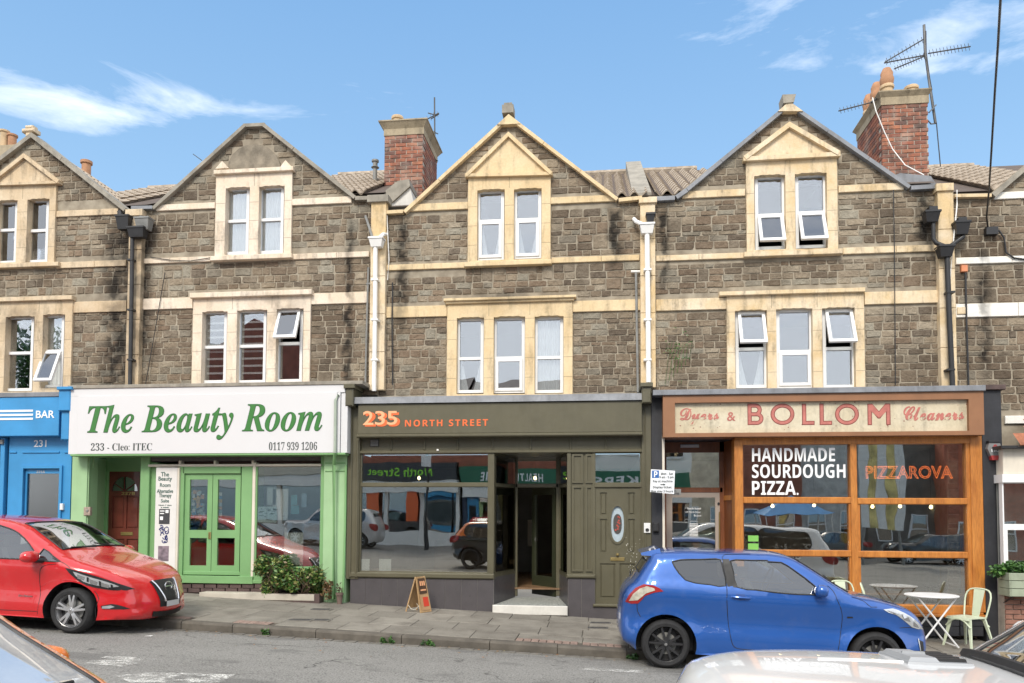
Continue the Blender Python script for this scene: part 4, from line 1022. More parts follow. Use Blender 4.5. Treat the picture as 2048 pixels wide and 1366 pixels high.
def paneldoor(par, L, T, Rr, B, Y, holes, mt, raised=True):
    x0, x1, z0, z1 = RC(L, T, Rr, B, Y); hs = [h if isinstance(h[0], tuple) and len(h) > 4 else rect(*RC(*h, Y)) for h in holes]
    d = obj('door', M().plate(rect(x0, x1, z0, z1), hs, Y, Y+.045), mt, par)
    for i, h in enumerate(hs):
        if raised and (raised is True or i in raised):
            a, b, c, e = min(p[0] for p in h), max(p[0] for p in h), min(p[1] for p in h), max(p[1] for p in h)
            obj('door_panel', cbox(cbox(M(), a-.002, b+.002, Y+.022, Y+.04, c-.002, e+.002, .001), a+.022, b-.022, Y+.008, Y+.03, c+.022, e-.022, .012), mt, d)
    return d
WOODF = pm('dark_floor', (.09,.075,.06), .5, .2, 3)
# ---------------------------------------------------------------- shop front of house 1: blue bar
BLUE = pm('blue_paint', (.045,.27,.56), .42, .10, 2, .08, grime=.10, gcol=(.02,.09,.2))
WHT = fmat('white_lettering', (.85,.86,.86)); BRASS = pm('brass', (.50,.38,.16), .35, .15, 8, 0, metal=.9)
S = -.20
bx('fascia', H1, -300, 795, 118, 873, -.42, .0, BLUE); bx('fascia_flashing', H1, -300, 787, 118, 796, -.44, .02, LEAD)
bx('fascia_corbel', H1, 116, 778, 140, 822, -.52, .0, BLUE, .02); bx('fascia_corbel_foot', H1, 121, 822, 139, 880, -.46, .0, BLUE, .02); bx('corbel_cap', H1, 113, 773, 143, 779, -.56, .0, BLUE)
for y in (820, 828, 836): text('l', '', -40, y, 66, y+4, -.425, WHT, H1, name='white_stripe')
text('BAR', '', 72, 821, 109, 836, -.425, WHT, H1, .012); text('231', '', 68, 880, 93, 894, S-.003, WHT, H1, .01)
dr = [rect(*RC(40, 935, 117, 1290, S))]; x0, x1, z0, z1 = RC(12, 873, 138, 1300, S)
obj('shopfront_panel', M().plate(rect(x0, x1, z0, z1), dr, S, S+.12), BLUE, H1)
m = M()
for q in ((18,903,32,906),(44,903,118,906),(128,903,137,906)): cbox(m, *RC(*q, S-.02)[:2], S-.022, S+.01, *RC(*q, S-.02)[2:])
obj('panel_moulding', m, BLUE, H1)
x0, x1, z0, z1 = RC(36, 931, 121, 1290, S); X0, X1, Z0, Z1 = RC(43, 937, 116, 1290, S)
obj('door_frame', M().plate(rect(x0, x1, z0, z1), [rect(X0, X1, Z0-.1, Z1)], S-.035, S), BLUE, H1)
d1 = paneldoor(H1, 41, 938, 117, 1290, S+.03, [(51,947,115,1150)], BLUE, False)
FROST = glass('frosted_glass', (.60,.60,.57), .15, .15); pane(d1, 51, 947, 115, 1150, S+.05, FROST)
text('231A', 'sb', 73, 941, 90, 946, S+.027, fmat('silver_numbers', (.5,.52,.53), .3), d1)
obj('handle', M().tube([UP(44,1028,S), UP(44,1036,S-.02), UP(44,1042,S)], .008, 6), PIPE_G, d1)
obj('doorbell', cbox(M(), *RC(119,1007,125,1020,S-.05)[:2], S-.05, S, *RC(119,1007,125,1020,S-.05)[2:]), UPVC, H1)
bx('shop_window_post', H1, -6, 876, 3, 1290, S-.05, S+.1, BLUE); bx('dark_jamb', H1, 3, 878, 12, 1290, S+.05, S+.15, BLACKP); bx('shopfront_rail', H1, -300, 873, -6, 900, S, S+.1, BLUE); bx('shopfront_riser', H1, -300, 1100, -6, 1300, S, S+.1, BLUE)
pane(H1, -300, 900, -6, 1100, S+.05)
bx('alarm_light', H1, -2, 879, 5, 888, S-.09, S-.05, PIPE_G)
shop_room(H1, -262, 876, 136, 1190, .3, 3, DARKROOM, WOODF)
# ---------------------------------------------------------------- shop front of house 2: green, white sign box
GREEN = pm('green_paint', (.19,.37,.155), .5, .08, 2, .1, grime=.16, gcol=(.12,.22,.10)); GREENL = pm('pale_green_render', (.32,.50,.27), .6, .08, 2, .15, grime=.25, gcol=(.15,.26,.12))
SIGNW = pm('white_sign_face', (.66,.66,.665), .3, .015, 1, 0); BROWNK = pm('dark_brick_plinth', (.085,.055,.05), .7, .3, 7, .3)
MAHOG = pm('mahogany_door', (.13,.028,.018), .4, .25, 6, .1, coat=.2); CREAMP = pm('cream_paint', (.68,.62,.52), .6, .08, 3, .1, grime=.2)
F = -.50
sb = part('sign_board', H2)
wbx('sign_box', sb, *RC(140,773,690,789,F)[:2], F, .0, *RC(140,773,690,789,F)[2:], SIGNW)
x0, x1, z0, z1 = RC(138, 789, 676, 907, F); wbx('sign_face', sb, x0+.17, x1-.02, F-.015, F+.1, z0, z1, SIGNW, .004)
wbx('sign_end_panel', sb, x0, x0+.168, F, .0, z0, z1, SIGNW, .004); wbx('sign_end_panel', sb, x1-.018, X(680,850,F), F, 0, z0, z1, SIGNW, .004); wbx('sign_end_panel', sb, X(681,850,F), X(694,850,F), F+.02, 0, z0, z1, SIGNW, .004)
bx('sign_soffit_trim', H2, 140, 907, 690, 911, F-.01, -.1, GREEN); bx('parapet_flashing', H2, 135, 766, 725, 773, F-.02, .02, COPING_GREY)
DG = fmat('dark_green_edge', (.02,.10,.03)); BG = fmat('letter_green', (.05,.19,.045), .35); INK = fmat('dark_lettering', (.03,.045,.04))
text('The Beauty Room', 'bi', 175, 807, 645, 880, F-.017, DG, sb, .006); text('The Beauty Room', 'bi', 176, 808, 644, 879, F-.022, BG, sb, -.006)
text('233 - Cleo: ITEC', 'bs', 182, 886, 304, 901, F-.017, INK, sb, -.012); text('0117 939 1206', 'bs', 538, 884, 634, 900, F-.017, INK, sb, -.012)
G = -.22
ZT = zpx(400, 910, F)
def gb(name, L, T, Rr, B, mt=GREEN, y0=G, y1=.05, par=None): return bx(name, par or H2, L, T, Rr, B, y0, y1, mt)
gb('pier', 140, 905, 171, 1230, GREENL, G-.02); gb('pier', 646, 905, 692, 1212, GREENL, G-.06)
m = M()
for y in (925, 941): cbox(m, *RC(650, y, 690, y+2, G-.075)[:2], G-.075, G, *RC(650, y, 690, y+2, G-.075)[2:], .003)
obj('pier_moulding', m, GREEN, H2); gb('pier', 640, 905, 647, 1165, GREEN, G-.01)
RB = .45                                    # recessed lobby of the side door
m = M(); vwall(m, (X(171,1000,G), G), (X(206,1000,RB), RB), gz(-8), ZT, -.05); obj('lobby_wall', m, GREENL, H2)
gb('lobby_head', 200, 912, 284, 943, GREEN, RB-.02, RB+.1); gb('door_frame', 203, 930, 214, 1190, GREEN, RB-.03, RB+.1); gb('door_frame', 277, 930, 283, 1190, GREEN, RB-.03, RB+.1)
gb('post', 278, 905, 296, 1190, GREEN, G, .6); gb('post', 299, 925, 311, 1190, GREEN, G+.06, .3)
gb('signal_stub', 181, 910, 187, 936, GREENL, -.1, .0)
hd = [(225,992,248,1057),(253,992,277,1057),(225,1078,248,1130),(253,1078,277,1130)]
fan = []
cx, cz = (214+281)/2, 982
for k in range(13):
    a = math.pi*k/12; fan.append(U(cx+1.5+26*math.cos(a), cz-29*math.sin(a), RB))
d2 = paneldoor(H2, 214, 943, 281, 1190, RB, hd + [fan], MAHOG, (0,1,2,3))
obj('fanlight_pane', M().prism(fan, RB+.02, RB+.026), glass('dark_fanlight', (.2,.2,.2), .25), d2); 
m = M()
for k in (2.2, 6, 9.8):
    a = math.pi*k/12; m.tube([UP(cx+1.5, cz, RB+.01), UP(cx+1.5+26*math.cos(a), cz-29*math.sin(a), RB+.01)], .009, 5)
obj('glazing_bar', m, MAHOG, d2); bx('letter_plate', d2, 241, 1064, 265, 1071, RB-.012, RB+.01, BRASS); text('237B', 'sb', 243, 984, 270, 990, RB-.003, BRASS, d2)
ib = thing('intercom', 'small metal intercom box on the pale green lobby wall', 'intercom', UP(174,1023,-.1)); bx('plate', ib, 167, 1014, 180, 1031, -.26, -.20, pm('scuffed_metal', (.35,.27,.22), .5, .4, 30)); bx('button', ib, 172, 1019, 176, 1024, -.27, -.255, PIPE_G)
g_ = M(); gp = [(166,1071),(172,1048),(176,1068),(184,1046)]; g_.tube([UP(a, b, -.0) for a, b in gp], .012, 5); g_.tube([UP(180,1062,.02), UP(184,1056,.04), UP(187,1060,.05), UP(184,1070,.04), UP(179,1068,.02)], .010, 5)
tag(obj('graffiti_tag', g_, fmat('blue_marker', (.03,.22,.36))), 'blue scrawled graffiti tag low on the green lobby wall', 'graffiti')
# dark shutter box band above
SHUT = pm('shutter_box', (.09,.085,.08), .6, .3, 8, .3, grime=.6, streak=False)
gb('shutter_box', 296, 913, 645, 922, SHUT, G+.03, .3); gb('shutter_gap', 355, 922, 645, 928, pm('brown_gap', (.06,.03,.022), .8), G+.12, .3); gb('cream_rail', 296, 928, 645, 933, CREAMP, G-.01, .2)
for px in (357, 427, 503): gb('cream_stub', px, 921, px+4, 929, CREAMP, G, .1)
# white information board
ibd = thing('information_board', 'tall white board lettered for the therapy suite between brown and green doors', 'board', UP(331,1100,G))
bx('board', ibd, 309, 935, 352, 1180, G-.04, G+.06, pm('white_board', (.72,.70,.67), .5, .04, 3, 0, grime=.15)); bx('board_edge', ibd, 352, 935, 356, 1180, G-.05, G+.06, CREAMP)
Yb = G-.042; TL = fmat('teal_ink', (.05,.12,.10))
for s, a, b, y0, y1 in (('The',322,338,944,953),('Beauty',317,344,953,964),('Room',320,341,966,974),('Alternative',314,346,978,986),('Therapy',318,343,987,997),('Suite',322,338,998,1005),('Open 7 days',317,343,1009,1012),('a week',322,338,1013,1016)):
    text(s, '', a, y0, b, y1, Yb, TL, ibd, .01)
PH = pm('dark_leaflet', (.05,.05,.055), .5, .6, 60, 0); bx('poster', ibd, 318, 1018, 339, 1048, Yb-.004, Yb+.01, PH, .001)
m = M()
for (a, b, c, d) in ((320,1021,329,1023),(320,1026,328,1028),(320,1033,326,1040),(331,1020,337,1026)): m.box(*RC(a,b,c,d,Yb-.006)[:2], Yb-.007, Yb-.003, *RC(a,b,c,d,Yb-.006)[2:])
obj('poster_print', m, WHT, ibd); bx('poster', ibd, 316, 1092, 337, 1122, Yb-.004, Yb+.01, pm('mauve_photo', (.22,.17,.20), .5, .5, 14, 0), .001)
m = M(); rg = random.Random(5)
for k in range(15):
    a = rg.uniform(0, 6.28); cx_, cy_ = 328+rg.uniform(-7,7), 1068+rg.uniform(-13,15); m.tube([UP(cx_+3.5*math.cos(a+q*.8), cy_+4.5*math.sin(a+q*.8), Yb) for q in range(5)], .009, 4)
obj('brush_drawing', m, fmat('ink_blue', (.02,.03,.16)), ibd)
# double doors
gb('door_surround', 356, 933, 366, 1168, GREEN, G-.01, .1); gb('door_surround', 481, 933, 503, 1168, GREEN, G-.01, .1); gb('door_surround', 366, 933, 481, 947, GREEN, G-.01, .1); gb('threshold', 356, 1152, 505, 1167, GREEN, G-.05, .1)
dd = part('double_door', H2)
for (a, b, h1, h2) in ((368,423.3,(379,959,414.5,1060),(379,1076,413,1131)), (424.3,480,(435,959,470.5,1060),(434,1076,469,1131))):
    lf = obj('door_leaf', M().plate(rect(*RC(a,947,b,1150,G+.03)), [rect(*RC(*h1,G+.03)), rect(*RC(*h2,G+.03))], G+.03, G+.075), GREEN, dd)
    for h in (h1, h2): pane(dd, *h, G+.05)
bx('weather_bar', dd, 366, 1143, 481, 1150, G-.0, G+.05, GREEN); bx('door_lock', dd, 416, 1064, 421, 1078, G+.01, G+.04, BRASS, .01)
# shop window
gb('cream_post', 503, 925, 509, 1158, CREAMP, G-.02, .05); gb('window_frame', 509, 933, 513, 1140, GREEN, G, .05); gb('window_frame', 509, 1133, 641, 1140, GREEN, G, .05)
pane(H2, 512, 934, 641, 1134, G+.02); gb('stall_riser', 505, 1140, 646, 1167, GREEN, G-.02, .1); gb('base_rail', 356, 1160, 648, 1167, GREEN, G-.04, .1)
pl = part('plinth', H2)
x = 358
while x < 650:
    for j in range(2): bx('brick', pl, x+1 - (8 if j else 0), 1168+j*9, x+24 - (8 if j else 0), 1176.5+j*9, G-.02+random.uniform(-.004,.004), .1, BROWNK)
    x += 25
bx('step', H2, 398, 1187, 628, 1200, G-.28, G-.02, pm('cream_step', (.48,.44,.37), .9, .15, 5, .4, grime=.4, streak=False))
# things in the window of the beauty shop
PAPER = fmat('paper_blue', (.55,.70,.72)); PAPW = fmat('paper_white', (.75,.76,.74))
wd = part('window_display', H2)
for q in ((512,1013,533,1045),(533.5,1013,553,1045)): bx('price_list', wd, *q, G+.035, G+.04, PAPER, .001)
m = M(); rg = random.Random(9)
for k in range(26):
    a = 514+rg.random()*36; b = 1017+rg.random()*24; m.box(*RC(a,b,a+rg.uniform(3,9),b+1,G+.03)[:2], G+.030, G+.034, *RC(a,b,a+4,b+1,G+.03)[2:])
obj('small_print', m, TL, wd)
bx('flower_poster', wd, 512, 1046, 567, 1122, G+.035, G+.04, pm('dark_poster', (.07,.06,.06), .5, .6, 5, 0), .001)
m = M()
for (a, b) in ((536,1079),(541,1082),(546,1083),(550,1085),(540,1088),(546,1091),(552,1091),(556,1096),(549,1097),(558,1090)):
    q = UP(a, b, G+.033); m.lathe([(.002,-.003),(.022,-.003),(.022,.001),(.002,.001)], q, 8, 'y')
obj('printed_flowers', m, fmat('flower_red', (.62,.09,.08)), wd)
bx('white_poster', wd, 568, 1065, 606, 1130, G+.035, G+.04, PAPW, .001); bx('brown_poster', wd, 607, 1046, 641, 1122, G+.035, G+.04, pm('brown_poster', (.16,.11,.09), .5, .7, 4, 0), .001)
for (q, c) in (((582,990,594,1010),(.10,.35,.42)),((603,987,613,1014),(.25,.38,.50)),((582,1011,598,1028),(.75,.74,.70)),((545,978,576,1040),(.72,.74,.74)),((534,975,552,1010),(.55,.62,.63))):
    bx('card', wd, *q, G+.09, G+.094, fmat('card%d' % int(q[0]), c), .001)
m = M(); rg = random.Random(21)
lf_c = [(.75,.76,.74),(.10,.30,.50),(.70,.42,.12),(.45,.52,.50),(.62,.30,.12),(.30,.42,.40)]
for k in range(46):
    a = 379.5+rg.random()*28; b = 978+rg.random()*58; w_ = rg.uniform(4,7); h_ = rg.uniform(5,8)
    bx('leaflet', wd, a, b, min(a+w_,414), min(b+h_,1040), G+.085+k*.0006, G+.0855+k*.0006, fmat('leaflet_ink%d' % (k % 6), lf_c[k % 6]), .0002)
for k in range(8): bx('leaflet', wd, 435+rg.random()*3, 985+k*7, 444, 991+k*7, G+.085+k*.0006, G+.0855+k*.0006, fmat('leaflet_ink%d' % (k % 6), lf_c[k % 6]), .0002)
shop_room(H2, 296, 912, 645, 1172, .25, 3.2, pm('beauty_room_wall', (.42,.40,.37), .9, .1, 2, 0), WOODF)
bx('reception_desk', H2, 380, 1095, 470, 1172, 1.2, 1.7, pm('white_desk', (.55,.54,.50), .6)); bx('shelf_unit', H2, 520, 960, 640, 1160, 2.6, 3.0, pm('shelf_white', (.5,.5,.48), .7))
tube('upper_pipe', H2, [UP(677,790,F-.01), UP(671,800,F-.04), UP(670,906,F-.04)], .026, pm('grey_green_pipe', (.36,.42,.34), .5, .1, 4, 0, grime=.2), 10); tube('soil_pipe', H2, [UP(670,906,F-.04), UP(668,930,-.40), UP(667,1198,-.36)], .028, GREEN, 10)
tube('waste_pipe', H2, [UP(692,930,-.30), UP(690,1060,-.30), UP(686,1195,-.30)], .020, GREEN, 8)
# ---------------------------------------------------------------- shop front of house 3: olive
OLIVE = pm('olive_paint', (.098,.089,.054), .42, .10, 2, .10, grime=.16, gcol=(.22,.20,.14)); GTILE = pm('grey_riser_tile', (.075,.068,.072), .35, .12, 4, .05, grime=.15, gcol=(.2,.18,.16), streak=False)
GROUT = pm('tile_grout', (.30,.28,.26), .9)
ORANGE = fmat('orange_lettering', (.80,.155,.045), .4); ORL = fmat('pale_orange_lettering', (.85,.42,.22), .4)
O = -.22
def ob_(name, L, T, Rr, B, y0=O, y1=-.02, mt=OLIVE, c=.006, par=None): return bx(name, par or H3, L, T, Rr, B, y0, y1, mt, c)
ob_('fascia', 716, 805, 1284, 866, -.40, 0); ob_('fascia_moulding', 712, 866, 1286, 873, -.43, 0, c=.02)
x0, x1, z0, z1 = RC(706, 788, 1285, 804, -.42)
obj('lead_flashing', M().add([(x0,-.44,z0),(x1,-.44,z0),(x1,-.42,z1-.02),(x0,-.42,z1-.02),(x1,.0,z1+.04),(x0,.0,z1+.04),(x0,0,z0),(x1,0,z0)], [(0,1,2,3),(3,2,4,5),(0,3,5,6),(1,7,4,2)]), LEAD, H3)
ob_('corbel', 690, 775, 706, 812, -.50, 0, c=.02); ob_('corbel_cap', 687, 768, 709, 776, -.54, 0); ob_('corbel', 1284, 772, 1303, 806, -.50, 0, c=.02); ob_('corbel_cap', 1281, 765, 1306, 773, -.54, 0)
ob_('pilaster_post', 694, 812, 718, 1158, O-.06, 0); ob_('pilaster_fillet', 699, 815, 703, 1155, O-.085, O-.05, c=.01); ob_('pilaster_fillet', 711, 880, 715, 1155, O-.085, O-.05, c=.01)
ob_('pilaster_post', 1284, 806, 1303, 1230, O-.06, 0); ob_('pilaster_fillet', 1289, 815, 1292, 1220, O-.085, O-.05, c=.01)
ob_('head_panel', 718, 873, 1284, 901, O+.02, 0); ob_('head_rail', 714, 900, 1285, 906, O-.04, 0, c=.01)
for px in (782, 848.5, 915, 984, 1061, 1141, 1212): ob_('head_divider', px-1.8, 873, px+1.8, 900, O-.005, 0, c=.01)
ob_('air_vent', 740, 878, 757, 893, O-.0, 0, BLACKP); 
m = M()
for k in range(5): cbox(m, *RC(741, 879.5+k*2.8, 756, 881+k*2.8, O-.01)[:2], O-.012, O, *RC(741, 879.5+k*2.8, 756, 881+k*2.8, O-.01)[2:], .001)
obj('vent_louvre', m, PIPE_G, H3)
bx('stop_tap', H3, 873, 898, 877, 902, O-.06, O-.04, PIPE_W)
sg = part('sign_lettering', H3)
for i, (s, a, b) in enumerate((('2',726,749),('3',750,772),('5',774,797))):
    text(s, 'sb', a+4, 825, b+3, 853, -.4015, ORANGE, sg, .0, .003); text(s, '', a, 822, b-2, 850, -.407, ORL, sg, .012, .003)
text('NORTH STREET', 'sb', 810, 839, 976, 852.5, -.402, ORANGE, sg, .0, space=1.25)
# main window
pane(H3, 721, 906, 976, 966, O+.03); pane(H3, 720, 973, 976, 1147, O+.03)
ob_('window_jamb', 717, 905, 722, 1148, O-.005, -.1); ob_('transom', 717, 965, 977, 974, O-.01, -.1, c=.01); ob_('mullion', 975, 905, 988, 1150, O-.01, -.05); ob_('cill', 696, 1146, 988, 1157, O-.08, -.05, c=.02)
ob_('glazing_bead', 720, 1143, 976, 1147, O+.0, -.1)
def tiles(L, T, Rr, B, y0, step, mt=GTILE):
    x0, x1, z0, z1 = RC(L, T, Rr, B, y0); par = obj('tiled_riser', M().box(x0, x1, y0+.008, .1, z0, z1), GROUT, H3); n = max(1, round((x1-x0)/step))
    for i in range(n): obj('tile', cbox(M(), x0+(x1-x0)*i/n+.002, x0+(x1-x0)*(i+1)/n-.002, y0+random.uniform(-.001,.001), y0+.02, z0, z1, .002), mt, par)
tiles(700, 1157, 987, 1228, O-.04, .285)
# display in the window
dp = part('window_display', H3)
for q in ((722,1118,739,1147),(758,1118,782,1147)): bx('notice', dp, *q, O+.05, O+.054, PAPW, .001)
bx('display_bench', dp, 724, 1143, 976, 1150, O+.15, O+.75, pm('pale_wood', (.35,.24,.13), .6)); 
# recessed entrance
Zc = zpx(1060, 905, O); Zcill = zpx(1000, 1150, O); zst = zpx(1060, 1212, -.34); RBK = .72
pL, qL = (X(988,1000,O), O), (X(1031,1000,RBK), RBK); pR, qR = (X(1136,1000,O), O), (X(1119,1000,RBK), RBK)
ZTt = zpx(1000, 969, O)
for (p, q, s) in ((pL, qL, 1), (pR, qR, -1)):
    p, q = Vector(p), Vector(q); t_ = .035*s
    obj('splay_riser', vwall(M(), p, q, zst-.15, Zcill-.04, t_), GTILE, H3); obj('splay_cill', vwall(M(), p.lerp(q,-.02)+Vector((-.0,0)), q, Zcill-.04, Zcill+.05, t_*1.6), OLIVE, H3)
    obj('splay_transom', vwall(M(), p, q, ZTt-.03, ZTt+.03, t_), OLIVE, H3); obj('splay_head', vwall(M(), p, q, Zc-.05, Zc+.03, t_), OLIVE, H3)
    obj('splay_post', vwall(M(), p, p.lerp(q,.06), Zcill, Zc, t_), OLIVE, H3); obj('splay_post', vwall(M(), p.lerp(q,.93), q, Zcill, Zc, t_), OLIVE, H3)
    obj('pane', vwall(M(), p.lerp(q,.06)+Vector((t_*.5,0)), q.lerp(p,.07)+Vector((t_*.5,0)), Zcill+.05, ZTt-.03, .006*s), SHOPGLASS, H3); obj('pane', vwall(M(), p.lerp(q,.06)+Vector((t_*.5,0)), q.lerp(p,.07)+Vector((t_*.5,0)), ZTt+.03, Zc-.05, .006*s), SHOPGLASS, H3)
    m = M()
    for k in (1,2,3): vwall(m, p.lerp(q,k/4-.008)-Vector((.003*s,0)), p.lerp(q,k/4+.008)-Vector((.003*s,0)), zst-.1, Zcill-.04, .004*s)
    obj('tile_joint', m, GROUT, H3)
obj('entrance_ceiling', M().add([(pL[0],O,Zc),(pR[0],O,Zc),(qR[0],RBK,Zc),(qL[0],RBK,Zc)], [(0,1,2,3)]), OLIVE, H3)
TERR, t, p = newmat('terrazzo'); g = t.nodes.new('ShaderNodeNewGeometry'); t.links.new(mixc(t, mr(t, GN(t, g, 55, 2), .45, .55), (.16,.18,.17), (.50,.50,.46)), p.inputs['Base Color']); p.inputs['Roughness'].default_value = .5
obj('entrance_floor', M().add([(pL[0],-.32,zst),(pR[0],-.32,zst),(qR[0],RBK,zst+.03),(qL[0],RBK,zst+.03)], [(0,1,2,3)]), TERR, H3)
wbx('entrance_step', H3, pL[0]+.0, pR[0]-.0, -.34, -.30, zst-.15, zst+.004, pm('white_stone_step', (.62,.60,.55), .8, .1, 5, .2, grime=.3, streak=False), .01)
ed = part('entrance_door', H3)
def eb(name, L, T, Rr, B, mt=OLIVE, y0=RBK, y1=RBK+.08): return bx(name, ed, L, T, Rr, B, y0, y1, mt)
eb('door_post', 1028, 903, 1035, 1192); eb('door_post', 1112, 903, 1121, 1192); eb('door_head', 1031, 900, 1119, 911); eb('door_transom', 1031, 967, 1117, 975); pane(ed, 1035, 911, 1112, 967, RBK+.02)
# door leaf standing half open
hx, hy = X(1113,1000,RBK), RBK+.05; dl = Vector((-.46, .52)); zb, ztp = zst+.04, zpx(1070, 975, RBK)
def dleaf(s0, s1, z0, z1, mt, name, t_=.04, par=ed): return obj(name, vwall(M(), (hx+dl.x*s0, hy+dl.y*s0), (hx+dl.x*s1, hy+dl.y*s1), z0, z1, t_), mt, par)
dk = pm('dark_green_door', (.035,.040,.022), .4)
dleaf(0, .12, zb, ztp, dk, 'door_stile'); dleaf(.88, 1, zb, ztp, dk, 'door_stile'); dleaf(.12, .88, ztp-.12, ztp, dk, 'door_rail'); dleaf(.12, .88, zb, zb+.35, dk, 'door_rail'); dleaf(.12, .88, zb+.35, ztp-.12, SHOPGLASS, 'pane', .008)
o = obj('door_handle', M().tube([(hx+dl.x*.93, hy+dl.y*.93-.03, zb+.95), (hx+dl.x*.93, hy+dl.y*.93-.05, zb+1.0), (hx+dl.x*.93, hy+dl.y*.93-.03, zb+1.1)], .01, 6), PIPE_G, ed)
# pier and side door
ob_('pier_face', 1136, 905, 1190, 1150, O+.02, .0)
for (a, b) in ((1144,1166),(1171,1186)):
    for (c_, d_) in ((908,966),(972,1143)):
        x0, x1, z0, z1 = RC(a, c_, b, d_, O); obj('pier_moulding', M().plate(rect(x0,x1,z0,z1), [rect(x0+.03,x1-.03,z0+.03,z1-.03)], O-.005, O+.03), OLIVE, H3)
ob_('pier_post', 1134, 905, 1142, 1150, O-.015, 0); ob_('cill', 1133, 1149, 1191, 1157, O-.08, 0, c=.02); tiles(1136, 1157, 1190, 1240, O-.04, .285)
ob_('door_frame', 1185, 905, 1191, 1212, O-.01, 0); ob_('door_frame', 1281, 905, 1286, 1212, O-.01, 0); ob_('door_head', 1188, 965, 1285, 975, O-.02, 0, c=.01); pane(H3, 1190, 908, 1281, 966, O+.03)
ob_('door_step', 1186, 1209, 1286, 1215, O-.08, 0, c=.015); tiles(1188, 1215, 1300, 1250, O-.04, .4)
def oval(cx, cy, rx, ry, n=20, Y=O+.01): return [U(cx+rx*math.cos(2*math.pi*k/n)*(1), cy+ry*math.copysign(abs(math.sin(2*math.pi*k/n))**.75, math.sin(2*math.pi*k/n)), Y) for k in range(n)]
Yd = O+.01
ovl = oval(1235, 1048, 13, 36)
hs_ = [(1200,1048-10,1214,1105),(1256,1038,1270,1105),(1200,985,1214,1030),(1256,985,1270,1030),(1200,1127,1231,1196),(1239,1127,1270,1196)]
d3 = paneldoor(H3, 1191, 975, 1281, 1209, Yd, [tuple(h) for h in hs_] + [ovl], OLIVE, (0,1,2,3,4,5))
n_ = len(ovl); c_ = [(sum(q[0] for q in ovl)/n_), (sum(q[1] for q in ovl)/n_)]
big = [(c_[0]+(q[0]-c_[0])*1.35, c_[1]+(q[1]-c_[1])*1.13) for q in ovl]
obj('oval_moulding', M().plate(big, [ovl], Yd-.018, Yd+.01), OLIVE, d3); obj('oval_pane', M().prism(ovl, Yd+.02, Yd+.026), pm('pale_leaded_glass', (.42,.50,.55), .15, .08, 20, 0), d3)
sm_ = [(c_[0]+(q[0]-c_[0])*.66, c_[1]+(q[1]-c_[1])*.56) for q in ovl]; obj('stained_oval', M().prism(sm_, Yd+.012, Yd+.02), fmat('dark_lead', (.06,.055,.05)), d3)
m = M(); rg = random.Random(2)
for k in range(9): m.lathe([(.001,-.002),(.017,-.002),(.017,.002),(.001,.002)], (c_[0]+rg.uniform(-.035,.035), Yd+.009, c_[1]+rg.uniform(-.12,.12)), 7, 'y')
obj('stained_rose', m, fmat('rose_red', (.40,.07,.05)), d3)
bx('letter_plate', d3, 1221, 1115, 1249, 1122, Yd-.014, Yd+.01, BRASS); obj('door_knob', M().lathe([(.008,.0),(.012,-.01),(.022,-.03),(.024,-.045),(.012,-.06),(.001,-.062)], UP(1235,1109,Yd), 14, 'y'), BRASS, d3, smooth=True)
for (a, b) in ((1250,1014),(1277,1003)): pass
m = M(); rg = random.Random(31)
for k in range(60):
    a, b = rg.uniform(1252,1280), rg.uniform(1075,1205); q = UP(a, b, Yd-.001); r_ = rg.uniform(.002,.006); m.box(q[0]-r_, q[0]+r_, Yd-.0015, Yd+.001, q[2]-r_*1.4, q[2]+r_*1.4)
sp = obj('paint_splash', m, fmat('splash_white', (.55,.53,.46)), d3); sp['kind'] = 'stuff'
db = thing('door_buzzer', 'small white door buzzer on the olive post', 'door buzzer', UP(1294,1056,-.3)); bx('plate', db, 1288, 1046, 1301, 1066, O-.09, O-.055, UPVC); obj('speaker_ring', M().lathe([(.018,-.002),(.03,-.006),(.03,.0),(.018,.004)], UP(1294.5,1060,O-.092), 14, 'y'), BLACKP, db)
RM3 = pm('cafe_dark_wall', (.22,.21,.19), .9, .2, 2, 0)
shop_room(H3, 716, 908, 1283, 1182, .80, 3.6, RM3, pm('cafe_floor', (.22,.13,.07), .4, .3, 3)); 
wbx('cafe_counter', H3, X(880,1150,3), X(1010,1150,3), 2.4, 3.0, gz(-3), gz(-3)+1.05, pm('cafe_counter', (.12,.08,.05), .6))
wbx('picture', H3, X(1048,1040,3.5), X(1070,1040,3.5), 4.3, 4.35, 1.0, 1.6, CREAMP); wbx('party_post', H3, X(716), X(724), -.1, 1.0, gz(-4), Zc, RM3)
for px in (838, 996, 1070):
    pb = part('pendant_lamp', H3); q = UP(px, 956, 1.6); obj('cord', M().tube([q, (q[0], q[1], Zc)], .004, 5), BLACKP, pb); obj('bulb', M().lathe([(.001,-.04),(.03,-.02),(.032,.0),(.02,.03),(.001,.04)], q, 12), fmat('warm_bulb', (1.0,.72,.36), .3, 5), pb, smooth=True)
